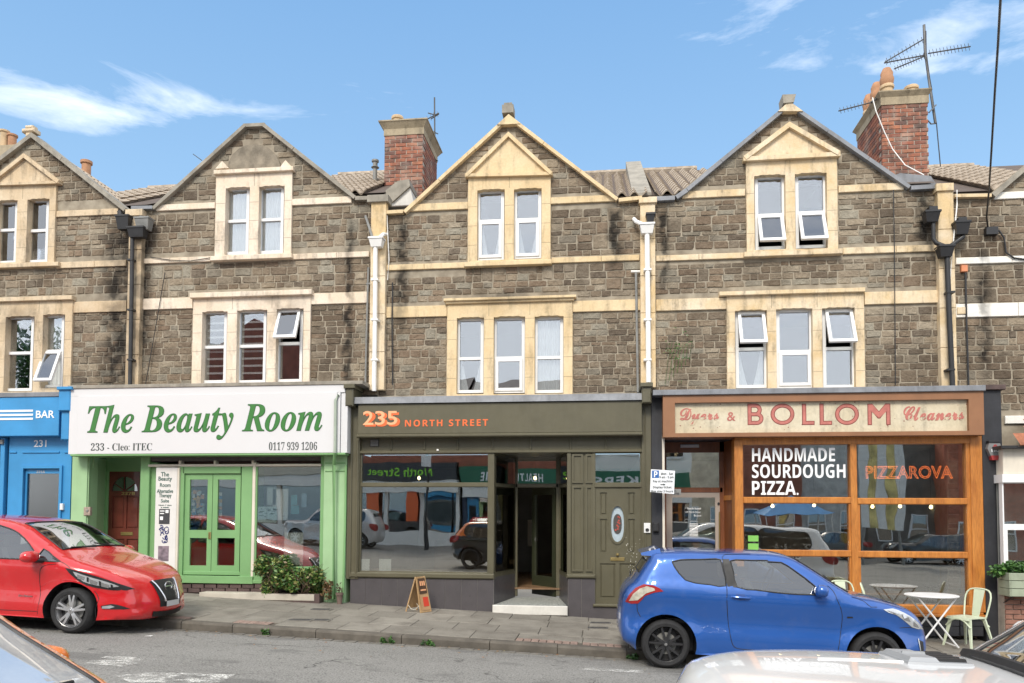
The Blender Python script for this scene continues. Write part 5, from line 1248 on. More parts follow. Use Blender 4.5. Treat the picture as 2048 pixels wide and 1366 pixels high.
# ---------------------------------------------------------------- shop front of house 4: timber pizza shop
def wood(name, a, b, scale=1.0):
    m, t, p = newmat(name); g = t.nodes.new('ShaderNodeNewGeometry')
    n = GN(t, g, 5, 7, (2.2, 2.2, .5), .6); w_ = GN(t, g, 22, 5, (3, 3, .35), .6)
    c = mixc(t, mr(t, n, .3, .7), a, b); c = mixc(t, mr(t, w_, .45, .75, 0, .55), c, tuple(x*.45 for x in a))
    t.links.new(c, p.inputs['Base Color']); p.inputs['Roughness'].default_value = .42; p.inputs['Coat Weight'].default_value = .15; bump(t, p, w_, .15, .005); return m
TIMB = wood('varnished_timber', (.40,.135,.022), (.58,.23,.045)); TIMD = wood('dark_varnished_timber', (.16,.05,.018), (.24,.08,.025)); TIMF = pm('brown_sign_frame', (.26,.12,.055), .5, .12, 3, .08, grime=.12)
NAVY = pm('dark_slate_paint', (.022,.023,.028), .55, .25, 3, .15, grime=.10, gcol=(.16,.16,.17)); CSIGN = bath_mat('aged_cream_sign', (.58,.50,.35), (.68,.61,.46), .55)
T_ = -.30
def tb(name, L, T, Rr, B, mt=TIMB, y0=T_, y1=-.05, c=.006, par=None): return bx(name, par or H4, L, T, Rr, B, y0, y1, mt, c)
tb('parapet_flashing', 1306, 775, 1972, 786, LEAD, -.56, .02); tb('parapet_end_stone', 1966, 769, 2012, 779, BROWNK, -.40, .02)
tb('pier', 1303, 786, 1326, 1245, NAVY, -.30, .02); tb('pier', 1968, 779, 2008, 1290, NAVY, -.34, .02)
x0, x1, z0, z1 = RC(1326, 786, 1968, 872, -.52); X0, X1, Z0, Z1 = RC(1350, 802, 1938, 864, -.52)
sf = part('sign_board', H4)
obj('sign_frame', M().plate(rect(x0,x1,z0,z1), [rect(X0,X1,Z0,Z1)], -.52, -.1), TIMF, sf); wbx('sign_face', sf, X0-.02, X1+.02, -.45, -.40, Z0-.02, Z1+.02, CSIGN)
OXB = fmat('dark_red_outline', (.20,.035,.03)); OXR = pm('faded_red_letters', (.46,.15,.12), .6, .2, 10, 0)
for ch_, a, b in (('B',1495,1527),('O',1541,1589),('L',1604,1629),('L',1639,1664),('O',1670,1718),('M',1735,1781)):
    X0_, X1_, Z0_, Z1_ = RC(a, 807, b, 850, -.452); wl = .066
    for (wd_, yy, mt_, nm_) in ((wl, -.4515, OXB, 'letter_outline'), (wl-.024, -.4545, OXR, 'letter')):
        h_ = wl/2; e_ = wd_/2; sh = h_-e_; m = M(); U0, U1, V0, V1 = X0_+h_, X1_-h_, Z0_+h_, Z1_-h_
        def rib(pts, k=[0]):
            k[0] += 1; y_ = yy-.00012*(k[0] % 9)
            for i in range(len(pts)-1):
                p, q = Vector(pts[i]), Vector(pts[i+1]); d = (q-p).normalized(); n2 = Vector((-d.y, d.x))*e_
                ya_ = y_-.00003*i; m.prism([tuple(p-n2), tuple(q-n2), tuple(q+n2), tuple(p+n2)], ya_, yy+.003)
        if ch_ == 'O':
            cxo, czo = (X0_+X1_)/2, (Z0_+Z1_)/2; ra, rb = (X1_-X0_)/2, (Z1_-Z0_)/2
            m.plate([(cxo+(ra-sh)*math.cos(2*math.pi*k/40), czo+(rb-sh)*math.sin(2*math.pi*k/40)) for k in range(40)], [[(cxo+(ra-wl+sh)*math.cos(2*math.pi*k/40), czo+(rb-wl+sh)*math.sin(2*math.pi*k/40)) for k in range(40)]], yy, yy+.003)
        elif ch_ == 'L': m.prism([(X0_+sh,Z0_+sh),(X1_-sh,Z0_+sh),(X1_-sh,Z0_+wl-sh),(X0_+wl-sh,Z0_+wl-sh),(X0_+wl-sh,Z1_-sh),(X0_+sh,Z1_-sh)], yy, yy+.003)
        elif ch_ == 'M': 
            xm = (X0_+X1_)/2; t_ = wl-2*sh; zl = Z0_+(Z1_-Z0_)*.30
            m.prism([(X0_+sh,Z0_+sh),(X0_+sh+t_,Z0_+sh),(X0_+sh+t_,Z1_-.12),(xm-.018+sh,zl+sh),(xm+.018-sh,zl+sh),(X1_-sh-t_,Z1_-.12),(X1_-sh-t_,Z0_+sh),(X1_-sh,Z0_+sh),(X1_-sh,Z1_-sh),(X1_-.072-sh*.2,Z1_-sh),(xm,zl+.115-sh*1.2),(X0_+.072+sh*.2,Z1_-sh),(X0_+sh,Z1_-sh)], yy, yy+.003)
        else:
            zm_ = (Z0_+Z1_)/2
            def D_(z0d, z1d, xr):
                o_ = [(X0_+sh, z0d+sh)] ; r_ = (z1d-z0d)/2; ccx = xr-r_
                o_ += [(ccx+(r_-sh)*math.cos(a_), (z0d+z1d)/2+(r_-sh)*math.sin(a_)) for a_ in [-math.pi/2+math.pi*k/12 for k in range(13)]]
                o_ += [(X0_+sh, z1d-sh)]; ri = r_-wl+sh
                i_ = [(X0_+wl-sh, (z0d+z1d)/2-ri)] + [(ccx+ri*math.cos(a_), (z0d+z1d)/2+ri*math.sin(a_)) for a_ in [-math.pi/2+math.pi*k/12 for k in range(13)]] + [(X0_+wl-sh, (z0d+z1d)/2+ri)]
                return o_, i_
            o_, i_ = D_(Z0_, zm_+wl/2, X1_); m.plate(o_, [i_], yy, yy+.003); o_, i_ = D_(zm_-wl/2, Z1_, X1_-.025); m.plate(o_, [i_], yy-.0004, yy+.003)
        obj(nm_, m, mt_, sf)
text('Dyers', 'scr', 1360, 816, 1438, 851, -.452, OXR, sf, .015); text('&', '', 1454, 824, 1471, 842, -.452, OXR, sf, .01); text('Cleaners', 'scr', 1807, 812, 1928, 841, -.452, OXR, sf, .015)
m = M(); rg = random.Random(8)
for k in range(46):
    q = UP(rg.uniform(1353,1936), rg.choice([rg.uniform(804,812), rg.uniform(846,862), rg.uniform(804,862)]), -.4505); r_ = rg.uniform(.004,.010); m.box(q[0]-r_, q[0]+r_, -.4515, -.448, q[2]-r_*.7, q[2]+r_*.7)
obj('nail_hole', m, OXB, sf)['kind'] = 'stuff'
tb('head_beam', 1470, 872, 1950, 888, TIMB, T_-.02); tb('corner_post', 1470, 880, 1487, 1240, TIMB, T_-.03); tb('end_post', 1944, 872, 1968, 1225, TIMB, T_-.03); tb('end_post_inner', 1935, 886, 1946, 1225, TIMB, T_-.005)
tb('mullion', 1703, 886, 1716, 1225, TIMB, T_-.02); tb('mullion_stop', 1699, 1005, 1722, 1225, TIMB, T_+.01)
tb('transom', 1486, 994, 1704, 1007, TIMB, T_-.01, c=.012); tb('transom', 1715, 996, 1937, 1009, TIMB, T_-.01, c=.012); tb('transom', 1486, 1100, 1704, 1113, TIMB, T_-.01, c=.012); tb('transom', 1715, 1103, 1937, 1116, TIMB, T_-.01, c=.012)
tb('bottom_rail', 1486, 1208, 1968, 1226, TIMB, T_-.02, c=.012); tb('cill', 1484, 1226, 1974, 1232, TIMB, T_-.07, c=.012)
for q in ((1487,888,1704,995),(1715,888,1937,997),(1487,1007,1700,1101),(1722,1009,1936,1104),(1487,1113,1700,1209),(1722,1116,1936,1209)): pane(H4, *q, T_+.06)
tk = part('tiled_plinth', H4); x = 1488
while x < 1966:
    for j in range(2): bx('tile', tk, x+.8, 1233+j*20, x+47, 1252+j*20, T_+.0, .0, NAVY, .003)
    x += 48
WV = fmat('white_vinyl', (.85,.86,.86), .4)
text('HANDMADE', 'sb', 1504, 896, 1670, 923, T_+.055, WV, H4, 0, .001); text('SOURDOUGH', 'sb', 1504, 928.5, 1691, 956, T_+.055, WV, H4, 0, .001); text('PIZZA.', 'sb', 1504, 962, 1597, 990, T_+.055, WV, H4, 0, .001)
text('PIZZAROVA', '', 1732, 932, 1905, 957, T_+.14, fmat('neon_orange', (1.0,.20,.04), .4, 2.2), H4, 0, outline=.010, name='neon_tubing')
m_ = bx('sticker', H4, 1496, 1071, 1517, 1083, T_+.052, T_+.055, fmat('green_sticker', (.20,.50,.10)), .001); bx('sticker', H4, 1496, 1087, 1517, 1099, T_+.052, T_+.055, fmat('green_sticker', (.20,.50,.10)), .001); bx('sticker', H4, 1575, 1109, 1602, 1117, T_+.052, T_+.055, PAPW, .001); text('FEED', 'sb', 1578, 1110.5, 1599, 1115.5, T_+.05, INK, H4, 0, .001)
text('Peroni', 'bi', 1520, 1075, 1560, 1086, T_+.055, WV, H4, 0, .001) if False else None
# pizza entrance lobby
DB = .42
Zl = zpx(1400, 876, T_); zf = gz(2.0)+.12
m = M().add([(X(1326,900,T_),T_,Zl),(X(1472,900,T_),T_,Zl),(X(1472,900,DB),DB,Zl),(X(1326,900,DB),DB,Zl)], [(0,1,2,3)]); obj('lobby_ceiling', m, NAVY, H4)
tb('lobby_edge', 1325, 872, 1330, 1240, CREAMP, -.32, -.25)
ld = part('lobby_door', H4)
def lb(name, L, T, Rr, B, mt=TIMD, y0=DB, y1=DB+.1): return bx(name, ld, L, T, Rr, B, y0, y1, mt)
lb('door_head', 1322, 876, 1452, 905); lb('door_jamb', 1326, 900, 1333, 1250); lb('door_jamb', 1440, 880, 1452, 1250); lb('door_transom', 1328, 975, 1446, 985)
pane(ld, 1333, 905, 1440, 975, DB+.03); bx('lobby_light', ld, 1361, 889, 1398, 895, DB-.03, DB, fmat('light_cover', (.55,.55,.55)))
MET = pm('beige_door_metal', (.40,.34,.29), .4, .06, 2, 0)
x0, x1, z0, z1 = RC(1333, 985, 1442, 1250, DB+.02); X0, X1, Z0, Z1 = RC(1345, 995, 1431, 1245, DB+.02)
obj('door_frame', M().plate(rect(x0,x1,z0,z1), [rect(X0,X1,Z0,Z1)], DB+.01, DB+.06), MET, ld); pane(ld, 1345, 995, 1431, 1245, DB+.03)
obj('door_handle', M().tube([UP(1439,1024,DB-.03), UP(1439,1060,DB-.03), UP(1439,1108,DB-.03)], .012, 8), BRASS, ld, smooth=True); obj('door_lock', M().lathe([(.001,-.01),(.02,-.01),(.02,.0),(.001,.0)], UP(1437,1007,DB), 12, 'y'), BLACKP, ld)
for s, a, b, y0, y1 in (('North Street',1375,1402,1015,1019),('237 North Street',1371,1401,1022,1026),('Bristol',1388,1402,1029,1033),('opening hours',1380,1396,1042,1044)): text(s, 'sb' if y0 == 1015 else '', a, y0, b, y1, DB+.026, WV, ld, 0, .001)
m = M()
for k in range(9): q = RC(1379, 1047+k*3, 1396, 1048.5+k*3, DB+.026); m.box(q[0], q[1], DB+.025, DB+.028, q[2], q[3])
obj('hours_print', m, WV, ld)
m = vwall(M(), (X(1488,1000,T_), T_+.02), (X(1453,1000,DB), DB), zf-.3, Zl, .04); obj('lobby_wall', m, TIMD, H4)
for (y0, y1) in ((990,1000),(1100,1110)):
    p, q = Vector((X(1486,1000,T_), T_+.02)), Vector((X(1453,1000,DB), DB)); obj('lobby_rail', vwall(M(), p-Vector((.02,0)), q-Vector((.02,0)), zpx(1465,y1,0), zpx(1465,y0,0), .03), TIMB, H4)
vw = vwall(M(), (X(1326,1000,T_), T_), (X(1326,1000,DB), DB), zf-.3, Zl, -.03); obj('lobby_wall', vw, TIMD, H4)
wbx('lobby_floor', H4, X(1326,1200,T_), X(1486,1200,T_), T_-.0, DB+.1, zf-.4, zf, TERR)
bx('wall_light', H4, 1306, 1045, 1318, 1064, -.38, -.3, BLACKP, .02)
RM4 = pm('pizza_room_wall', (.26,.27,.26), .9, .3, 1.5, 0)
shop_room(H4, 1330, 880, 1962, 1232, .55, 4.2, RM4, WOODF)
wbx('window_bench', H4, X(1490,1180,.2), X(1936,1180,.2), -.1, .28, zpx(1700,1182,.1)-.04, zpx(1700,1182,.1), wood('bench_timber', (.30,.13,.04), (.40,.19,.07)))
for px in (1560, 1650, 1770, 1870):
    st = part('stool', H4); q = UP(px, 1165, .8); zf_ = gz(3); obj('stool_seat', M().lathe([(.16,0),(.17,.02),(.16,.04)], (q[0], .8, zf_+.62), 14), BLACKP, st)
    for k in range(4): a = math.pi/4+k*math.pi/2; obj('stool_leg', M().tube([(q[0]+.1*math.cos(a), .8+.1*math.sin(a), zf_+.62), (q[0]+.17*math.cos(a), .8+.17*math.sin(a), zf_)], .012, 6), BLACKP, st)
for px, py in ((1545,1012),(1628,1010),(1745,1013),(1800,1012),(1862,1014),(1905,1016)):
    pb = part('pendant_lamp', H4); q = UP(px, py, 1.8); obj('cord', M().tube([q, (q[0], q[1], Zl)], .004, 5), BLACKP, pb); obj('bulb', M().lathe([(.001,-.04),(.03,-.02),(.032,.0),(.02,.03),(.001,.04)], q, 12), fmat('warm_bulb', (1.0,.72,.36), .3, 5), pb, smooth=True)
al = thing('alarm_box', 'hexagonal grey and red burglar alarm box on the dark pier', 'alarm box', UP(1989,901,-.4)); Ya = -.42
hexp = P2([(1979,884),(1999,884),(2004,897),(1998,912),(1982,912),(1975,897)], Ya); obj('cover', M().prism(hexp, Ya, -.33), pm('alarm_grey', (.20,.20,.20), .4, .1, 3, 0), al); obj('lens', M().prism(P2([(1982,911),(1998,911),(1996,920),(1984,920)], Ya), Ya-.005, -.33), fmat('alarm_red', (.35,.04,.04), .3), al)
bx('cap', al, 1978, 881, 2000, 886, Ya-.01, -.33, BLACKP); text('EVO', 'sb', 1983, 898, 1998, 904, Ya-.002, WHT, al); text('A', 'sb', 1984, 889, 1997, 897, Ya-.002, fmat('alarm_red', (.35,.04,.04)), al)
# ---------------------------------------------------------------- bay of house 5
by = part('bay_window', H5); TERRA = pm('red_clay_tile', (.34,.13,.07), .85, .3, 10, .3, grime=.5, streak=False)
xb0 = X(2003, 900, -.2)
zt_, zb_ = zpx(2100, 822, -.05), zpx(2030, 893, -.75)
pr = obj('pent_roof', M().add([(xb0-.02,-.72,zb_),(xb0+3,-.72,zb_),(xb0+3,-.05,zt_),(xb0+.75,-.05,zt_)], [(0,1,2,3)]), UNDER, by, normals=False)
for j in range(5):
    for i in range(14):
        u = j/5; x = xb0+.0+u*.72+i*.17+(.08 if j % 2 else 0); y = -.74+u*.68; z = zb_+(zt_-zb_)*u+.02
        q = M().add([(0,0,.02),(.16,0,.02),(.16,.2,.02+.2*(zt_-zb_)/.68),(0,.2,.02+.2*(zt_-zb_)/.68),(0,0,0),(.16,0,0)], [(0,1,2,3),(4,5,1,0)]); q.v = [(a+x,b+y,c+z) for a,b,c in q.v]; obj('roof_tile', q, TERRA, pr, normals=False) if x < xb0+1.4 else None
bx('eaves_board', by, 2003, 890, 2300, 896, -.70, 0, BLACKP); bx('bay_wall', by, 2006, 896, 2300, 948, -.55, 0, CREAMP); bx('bay_lintel', by, 2005, 948, 2300, 965, -.60, 0, UPVC)
x0, x1, z0, z1 = RC(2006, 965, 2300, 1140, -.55); a1, _, _, _ = RC(2010, 965, 2300, 1140, -.55); zz1 = zpx(2030, 1048, -.55); zz2 = zpx(2030, 1060, -.55); b1x = X(2016, 1100, -.55)
obj('window_frame', M().plate(rect(x0,x1,z0,z1), [rect(x0+.02,x1-.1,zz1,z1-.01), rect(b1x,x1-.1,z0+.06,zz2)], -.55, -.45), UPVC, by); obj('pane', M().box(x0+.02,x1-.1,-.50,-.49,zz1,z1-.01), SHOPGLASS, by); obj('pane', M().box(b1x,x1-.1,-.50,-.49,z0+.06,zz2), SHOPGLASS, by)
cm = M()
for i in range(24): u = x0+i*.07; cm.add([(u,-.38+.02*math.sin(i*1.9),z0),(u+.07,-.38+.02*math.sin(i*1.9+1.9),z0),(u+.07,-.38+.02*math.sin(i*1.9+1.9),z1),(u,-.38+.02*math.sin(i*1.9),z1)], [(0,1,2,3)])
obj('curtain', cm, pm('grey_curtain', (.25,.25,.24), .9, .2, 3, 0), by)
BW = pm('bay_brick', (.26,.13,.095), .9, .3, 8, .5, grime=.3); bwp = obj('bay_plinth', M().box(x0, x1, -.53, -.02, gz(7)-.4, z0-.03), BMORT, by)
zz = gz(7)-.1; j = 0
while zz < z0-.06:
    x = x0 - (.11 if j % 2 else 0)
    while x < x0+1.8: a = max(x, x0); wbx('brick', bwp, a+.004, x+.216, -.555, -.52, zz+.004, zz+.068, BW, .004); x += .225
    zz += .075; j += 1
bx('bay_sill', by, 2004, 1136, 2300, 1144, -.62, 0, BLACKP)
# ---------------------------------------------------------------- cars
RUB = pm('tyre_rubber', (.018,.018,.019), .8, .2, 12, .1); DPL = pm('dark_trim', (.012,.012,.013), .5, .1, 3, 0); SEAT = pm('seat_cloth', (.05,.05,.052), .9, .2, 10, 0)
CGL = glass('car_glass', (.62,.68,.66), .17, 0); CGD = glass('privacy_glass', (.08,.09,.09), .13, 0); CGW = glass('windscreen_glass', (.45,.52,.48), .36, 0)
def paintmat(name, col, metal=.0):
    if name in _cache: return _cache[name]
    m, t, p = newmat(name); n = tex(t, 1.2, 3); c = mixc(t, mr(t, n, .3, .7), tuple(x*.93 for x in col), tuple(min(1,x*1.07) for x in col))
    d = tex(t, 5, 7); c = mixc(t, mr(t, d, .55, .85, 0, .10), c, (.30,.27,.23))
    t.links.new(c, p.inputs['Base Color']); p.inputs['Metallic'].default_value = metal; p.inputs['Roughness'].default_value = .25 if not metal else .32
    p.inputs['Coat Weight'].default_value = 1.0; p.inputs['Coat Roughness'].default_value = .03
    bump(t, p, tex(t, 1.8, 2), .05, .02)
    _cache[name] = m; return m
def smoothline(pts, closed=False, step=.05):
    """Catmull-Rom resample"""
    out = []; n = len(pts)
    rng = range(n if closed else n-1)
    for i in rng:
        p0, p1, p2, p3 = (Vector(pts[(i+k-1) % n] if closed else pts[max(0,min(n-1,i+k-1))]) for k in range(4))
        m = max(1, int((p2-p1).length/step))
        for k in range(m):
            t = k/m; out.append(.5*((2*p1)+(p2-p0)*t+(2*p0-5*p1+4*p2-p3)*t*t+(3*p1-p0-3*p2+p3)*t**3))
    if not closed: out.append(Vector(pts[-1]))
    return out
def segdist(p, a, b):
    ab = b-a; l = ab.length_squared
    t = 0 if l == 0 else max(0, min(1, (p-a).dot(ab)/l)); return (p-(a+ab*t)).length
def car(label, loc, rot, sp, paint, group=None, fine=True, name='parked_car'):
    C = thing(name, label, 'car', loc, group, rot)
    W0 = sp['W']; belt = sp['belt']; tum = sp.get('tumble', .30); rr_ = sp.get('roll', .10)
    step = .05 if fine else .16
    P = smoothline(sp['top'], step=step)
    n = len(P); N = []
    for i in range(n):
        d = (P[min(i+1,n-1)]-P[max(i-1,0)]).normalized(); N.append(Vector((-d.y, d.x)))
    bul = [.025 + sp.get('bulge', .13)*max(0, abs(nn.x)-.35)**1.5 for nn in N]
    bul = [b*(.35 if nn.x < -.3 else 1) for b, nn in zip(bul, N)] if sp.get('trace') else bul
    S = [P[i]-N[i]*(0 if sp.get('trace') and N[i].x > -.3 else bul[i]) for i in range(n)]
    xr, xf = min(p.x for p in S), max(p.x for p in S); zmax = max(p.y for p in S)
    ar = sp['arches']
    Lf, Lr = sp.get('Lf', .9), sp.get('Lr', .6); tf, tr = sp.get('tf', .16), sp.get('tr', .08)
    Sc = S
    def Wd(x, z, roll=True):
        w = W0
        if z > belt: w -= tum*(z-belt)**1.15 + .012*min(1, (z-belt)/.04)
        if z < .42: w -= .05*((.42-z)/.42)**2
        w += .016*math.exp(-((z-(belt-.12))/.07)**2) - .026*math.exp(-((z-(belt-.40))/.12)**2)
        for (cx, cz, r) in ar:
            q = math.hypot(x-cx, z-cz)-r
            if z < belt: w += .022*math.exp(-(max(q,0)/.06)**2)
        u = (x-(xf-Lf))/Lf
        if u > 0: w -= tf*u**2.4
        u = ((xr+Lr)-x)/Lr
        if u > 0: w -= tr*u**2.4
        if roll:
            p = Vector((x, z)); d = min(segdist(p, Sc[i], Sc[i+1]) for i in range(len(Sc)-1) if abs(Sc[i].x-x) < .5 or abs(Sc[i].y-z) < .2) if True else 9
            if d < rr_: w -= rr_ - math.sqrt(max(0, rr_**2-(rr_-d)**2))
        return w
    def near(x, z, off=0): return (x, -(Wd(x, z)+off), z)
    # outline of the side with wheel arches
    outl = [tuple(p) for p in S]
    zb = sp['sill']
    bot = []
    arx = sorted(ar, key=lambda a: -a[0])
    for (cx, cz, r) in arx:
        m = 20 if fine else 10
        a0 = math.asin(max(-1, min(1, (zb-cz)/r)))
        for k in range(m+1):
            a = a0 + (math.pi-2*a0)*k/m; bot.append((cx+r*math.cos(a), cz+r*math.sin(a)))
    full = outl + bot
    holes = [smoothline(w['poly'], True, .08) for w in sp['windows']]
    holes = [[tuple(p) for p in h] for h in holes]
    def region(outer, hls, grid):
        loops = [outer]+hls; pts = []; ed = []
        for lp in loops:
            n0 = len(pts); pts += [Vector(p) for p in lp]; ed += [(n0+i, n0+(i+1) % len(lp)) for i in range(len(lp))]
        xs0, xs1 = min(p[0] for p in outer), max(p[0] for p in outer); z0, z1 = min(p[1] for p in outer), max(p[1] for p in outer)
        if grid:
            x = xs0+grid*.5; j = 0
            while x < xs1:
                z = z0+grid*(.5 if j % 2 else .25)
                while z < z1:
                    if inside((x, z), outer) and not any(inside((x, z), h) for h in hls): pts.append(Vector((x, z)))
                    z += grid
                x += grid; j += 1
        return pts, ed, loops
    pts, ed, loops = region(full, holes, .065 if fine else .2)
    if fine:
        for i in range(1, n-1, 1):
            for d in (.012, .03, .055, .085, .11, .15, .20):
                q = S[i]-N[i]*d
                if inside(q, full) and not any(inside(q, h) for h in holes): pts.append(q)
    vo, _, fo, _, _, _ = delaunay_2d_cdt(pts, ed, [], 0, 1e-5)
    fs = []
    for f in fo:
        c = sum((vo[i] for i in f), Vector((0,0)))/len(f)
        if inside(c, full) and not any(inside(c, h) for h in holes): fs.append(tuple(f))
    ys = [Wd(p.x, p.y) for p in vo]
    m = M(); m.add([(p.x, -y, p.y) for p, y in zip(vo, ys)], fs); m.add([(p.x, y, p.y) for p, y in zip(vo, ys)], [tuple(reversed(f)) for f in fs])
    # strip over the top, front and back
    T = 17 if fine else 7
    We = [Wd(S[i].x, S[i].y) for i in range(n)]
    def sp_pt(i, t, off=0):
        q = S[i]+N[i]*(bul[i]*(1-abs(t)**2.6)+off); return (q.x, t*We[i], q.y)
    tt = [(-1+2*k/(T-1)) for k in range(T)]
    gl_rng = []
    for (xa, xb, tmax, nm, mt_, zmin) in sp['screens']:
        ks = [i for i in range(n) if xa <= P[i].x <= xb and P[i].y > zmin]
        gl_rng.append((min(ks), max(ks), tmax, nm, mt_))
    vs = []; 
    for i in range(n):
        for t in tt: vs.append(sp_pt(i, t))
    fs = []
    for i in range(n-1):
        for k in range(T-1):
            skip = any(a <= i < b and abs((tt[k]+tt[k+1])/2) < tm for (a, b, tm, _, _) in gl_rng)
            if not skip: fs.append((i*T+k, i*T+k+1, (i+1)*T+k+1, (i+1)*T+k))
    m.add(vs, fs)
    body = obj('body', m, paint, C, local=True, normals=False)
    b = bmesh.new(); b.from_mesh(body.data); bmesh.ops.remove_doubles(b, verts=b.verts, dist=.0008); bmesh.ops.recalc_face_normals(b, faces=b.faces); b.to_mesh(body.data); b.free()
    body.data.polygons.foreach_set('use_smooth', [True]*len(body.data.polygons)); body.data.set_sharp_from_angle(angle=R(50))
    for (a, b_, tm, nm, mt_) in gl_rng:
        m = M(); T2 = 13; t2 = [(-1+2*k/(T2-1))*(tm+.03) for k in range(T2)]
        for i in range(a, b_+1):
            for t in t2: m.v.append(sp_pt(i, t, .004))
        m.f = [(i*T2+k, i*T2+k+1, (i+1)*T2+k+1, (i+1)*T2+k) for i in range(b_-a) for k in range(T2-1)]
        g_ = obj(nm, m, mt_, C, local=True, smooth='all')
        if fine:
            s_ = M(); s_.tube([sp_pt(a, t, .005) for t in t2], .012, 6); s_.tube([sp_pt(b_, t, .005) for t in t2], .012, 6)
            for e in (t2[0], t2[-1]): s_.tube([sp_pt(i, e, .005) for i in range(a, b_+1)], .009, 6)
            obj('seal', s_, DPL, g_, local=True, smooth=True)
    # side glass, both sides
    for w, h in zip(sp['windows'], holes):
        for sd_ in (-1, 1):
            pts, ed, _ = region(h, [], .12 if fine else 0)
            vo, _, fo, _, _, _ = delaunay_2d_cdt(pts, ed, [], 0, 1e-5)
            f2 = [tuple(f) for f in fo if inside(sum((vo[i] for i in f), Vector((0,0)))/len(f), h)]
            m = M().add([(p.x, sd_*(Wd(p.x, p.y)-.006), p.y) for p in vo], f2)
            wn_ = obj('side_window', m, w.get('mat', CGL), C, local=True, smooth='all')
            if fine:
                s_ = M().tube([(p[0], sd_*(Wd(p[0], p[1])-.001), p[1]) for p in h+[h[0]]], .009, 6); obj('seal', s_, DPL, wn_, local=True, smooth=True)
    def patch(poly, name_, mt_, off=.006, side=(-1,), par=None, step_=.06, seal=None):
        h = [tuple(p) for p in smoothline(poly, True, step_)]
        for sd_ in side:
            pts, ed, _ = region(h, [], .06)
            vo, _, fo, _, _, _ = delaunay_2d_cdt(pts, ed, [], 0, 1e-5)
            f2 = [tuple(f) for f in fo if inside(sum((vo[i] for i in f), Vector((0,0)))/len(f), h)]
            o_ = obj(name_, M().add([(p.x, sd_*(Wd(p.x, p.y)+off), p.y) for p in vo], f2), mt_, par or C, local=True, smooth='all')
            if seal: obj('rim', M().tube([(p[0], sd_*(Wd(p[0], p[1])+off), p[1]) for p in h+[h[0]]], .008, 6), seal, o_, local=True, smooth=True)
        return o_
    for (poly, nm, mt_, off, seal) in sp.get('patches', ()): patch(poly, nm, mt_, off, (-1, 1), seal=seal)
    # seams
    if fine:
        for nm, pl_ in sp.get('seams', ()):
            q = smoothline(pl_, step=.04); s_ = M().tube([(p[0], -(Wd(p[0], p[1])-.0005), p[1]) for p in q], .0045, 5); obj(nm, s_, DPL, body, local=True, smooth=True)
    # wells, floor and seats
    for (cx, cz, r) in ar:
        m = M(); K = 16; a0 = math.asin(max(-1, min(1, (zb-cz)/r)))
        for k in range(K+1):
            a = a0+(math.pi-2*a0)*k/K; x, z = cx+(r+.002)*math.cos(a), cz+(r+.002)*math.sin(a); w = Wd(x, z)
            m.v += [(x, -w+.004, z), (x, -w+.35, z), (x, w-.35, z), (x, w-.004, z)]
        m.f = [(k*4+j, (k+1)*4+j, (k+1)*4+j+1, k*4+j+1) for k in range(K) for j in (0, 2)]
        nn_ = len(m.v)
        for s_ in (-1, 1):
            m.v += [(cx-r, s_*(W0-.36), zb-.02), (cx+r, s_*(W0-.36), zb-.02), (cx+r, s_*(W0-.36), cz+r), (cx-r, s_*(W0-.36), cz+r)]
        m.f += [(nn_, nn_+1, nn_+2, nn_+3), (nn_+4, nn_+5, nn_+6, nn_+7)]
        obj('wheel_well', m, DPL, C, local=True, normals=False)['kind'] = 'stuff'
    ca, cb = xr+.30, xf-.25
    wxs = [p for h in holes for p in h]; ga = min(p[0] for p in wxs)-.05; gb_ = max(p[0] for p in wxs)+.25
    it = M().box(ca, cb, -W0+.38, W0-.38, zb+.0, zb+.03); it.box(ga, gb_, -W0+.16, W0-.16, belt-.45, belt-.40); it.box(gb_-.42, gb_-.20, -W0+.18, W0-.18, belt-.38, belt-.07)
    obj('floor_pan', it, DPL, C, local=True)
    for xx in (ga+(gb_-ga)*.18, ga+(gb_-ga)*.52):
        for yy in (-.36, .36):
            s_ = M(); 
            s_.add([(xx,yy-.22,belt-.42),(xx+.45,yy-.22,belt-.42),(xx+.45,yy+.22,belt-.42),(xx,yy+.22,belt-.42),(xx,yy-.22,belt-.25),(xx+.45,yy-.22,belt-.22),(xx+.45,yy+.22,belt-.22),(xx,yy+.22,belt-.25)],[(0,3,2,1),(4,5,6,7),(0,1,5,4),(1,2,6,5),(2,3,7,6),(3,0,4,7)])
            s_.add([(xx-.02,yy-.2,belt-.25),(xx+.10,yy-.2,belt-.25),(xx+.10,yy+.2,belt-.25),(xx-.02,yy+.2,belt-.25),(xx-.16,yy-.16,belt+.10),(xx-.08,yy-.16,belt+.10),(xx-.08,yy+.16,belt+.10),(xx-.16,yy+.16,belt+.10)],[(0,3,2,1),(4,5,6,7),(0,1,5,4),(1,2,6,5),(2,3,7,6),(3,0,4,7)])
            cbox(s_, xx-.19, xx-.10, yy-.11, yy+.11, belt+.12, belt+.26, .03)
            if belt+.26 < zmax-.03: obj('seat', s_, SEAT, C, local=True)
    if fine and sp.get('wheel_rim_x'):
        cx_, cz_ = sp['wheel_rim_x']; tq = []
        for k in range(21): a = 2*math.pi*k/20; tq.append((cx_+.06*math.sin(a), .36+.17*math.cos(a), cz_+.16*math.sin(a)))
        obj('steering_wheel', M().tube(tq, .014, 6), DPL, C, local=True, smooth=True)
    # wheels
    rt = sp['tyre']; rim = rt*.73
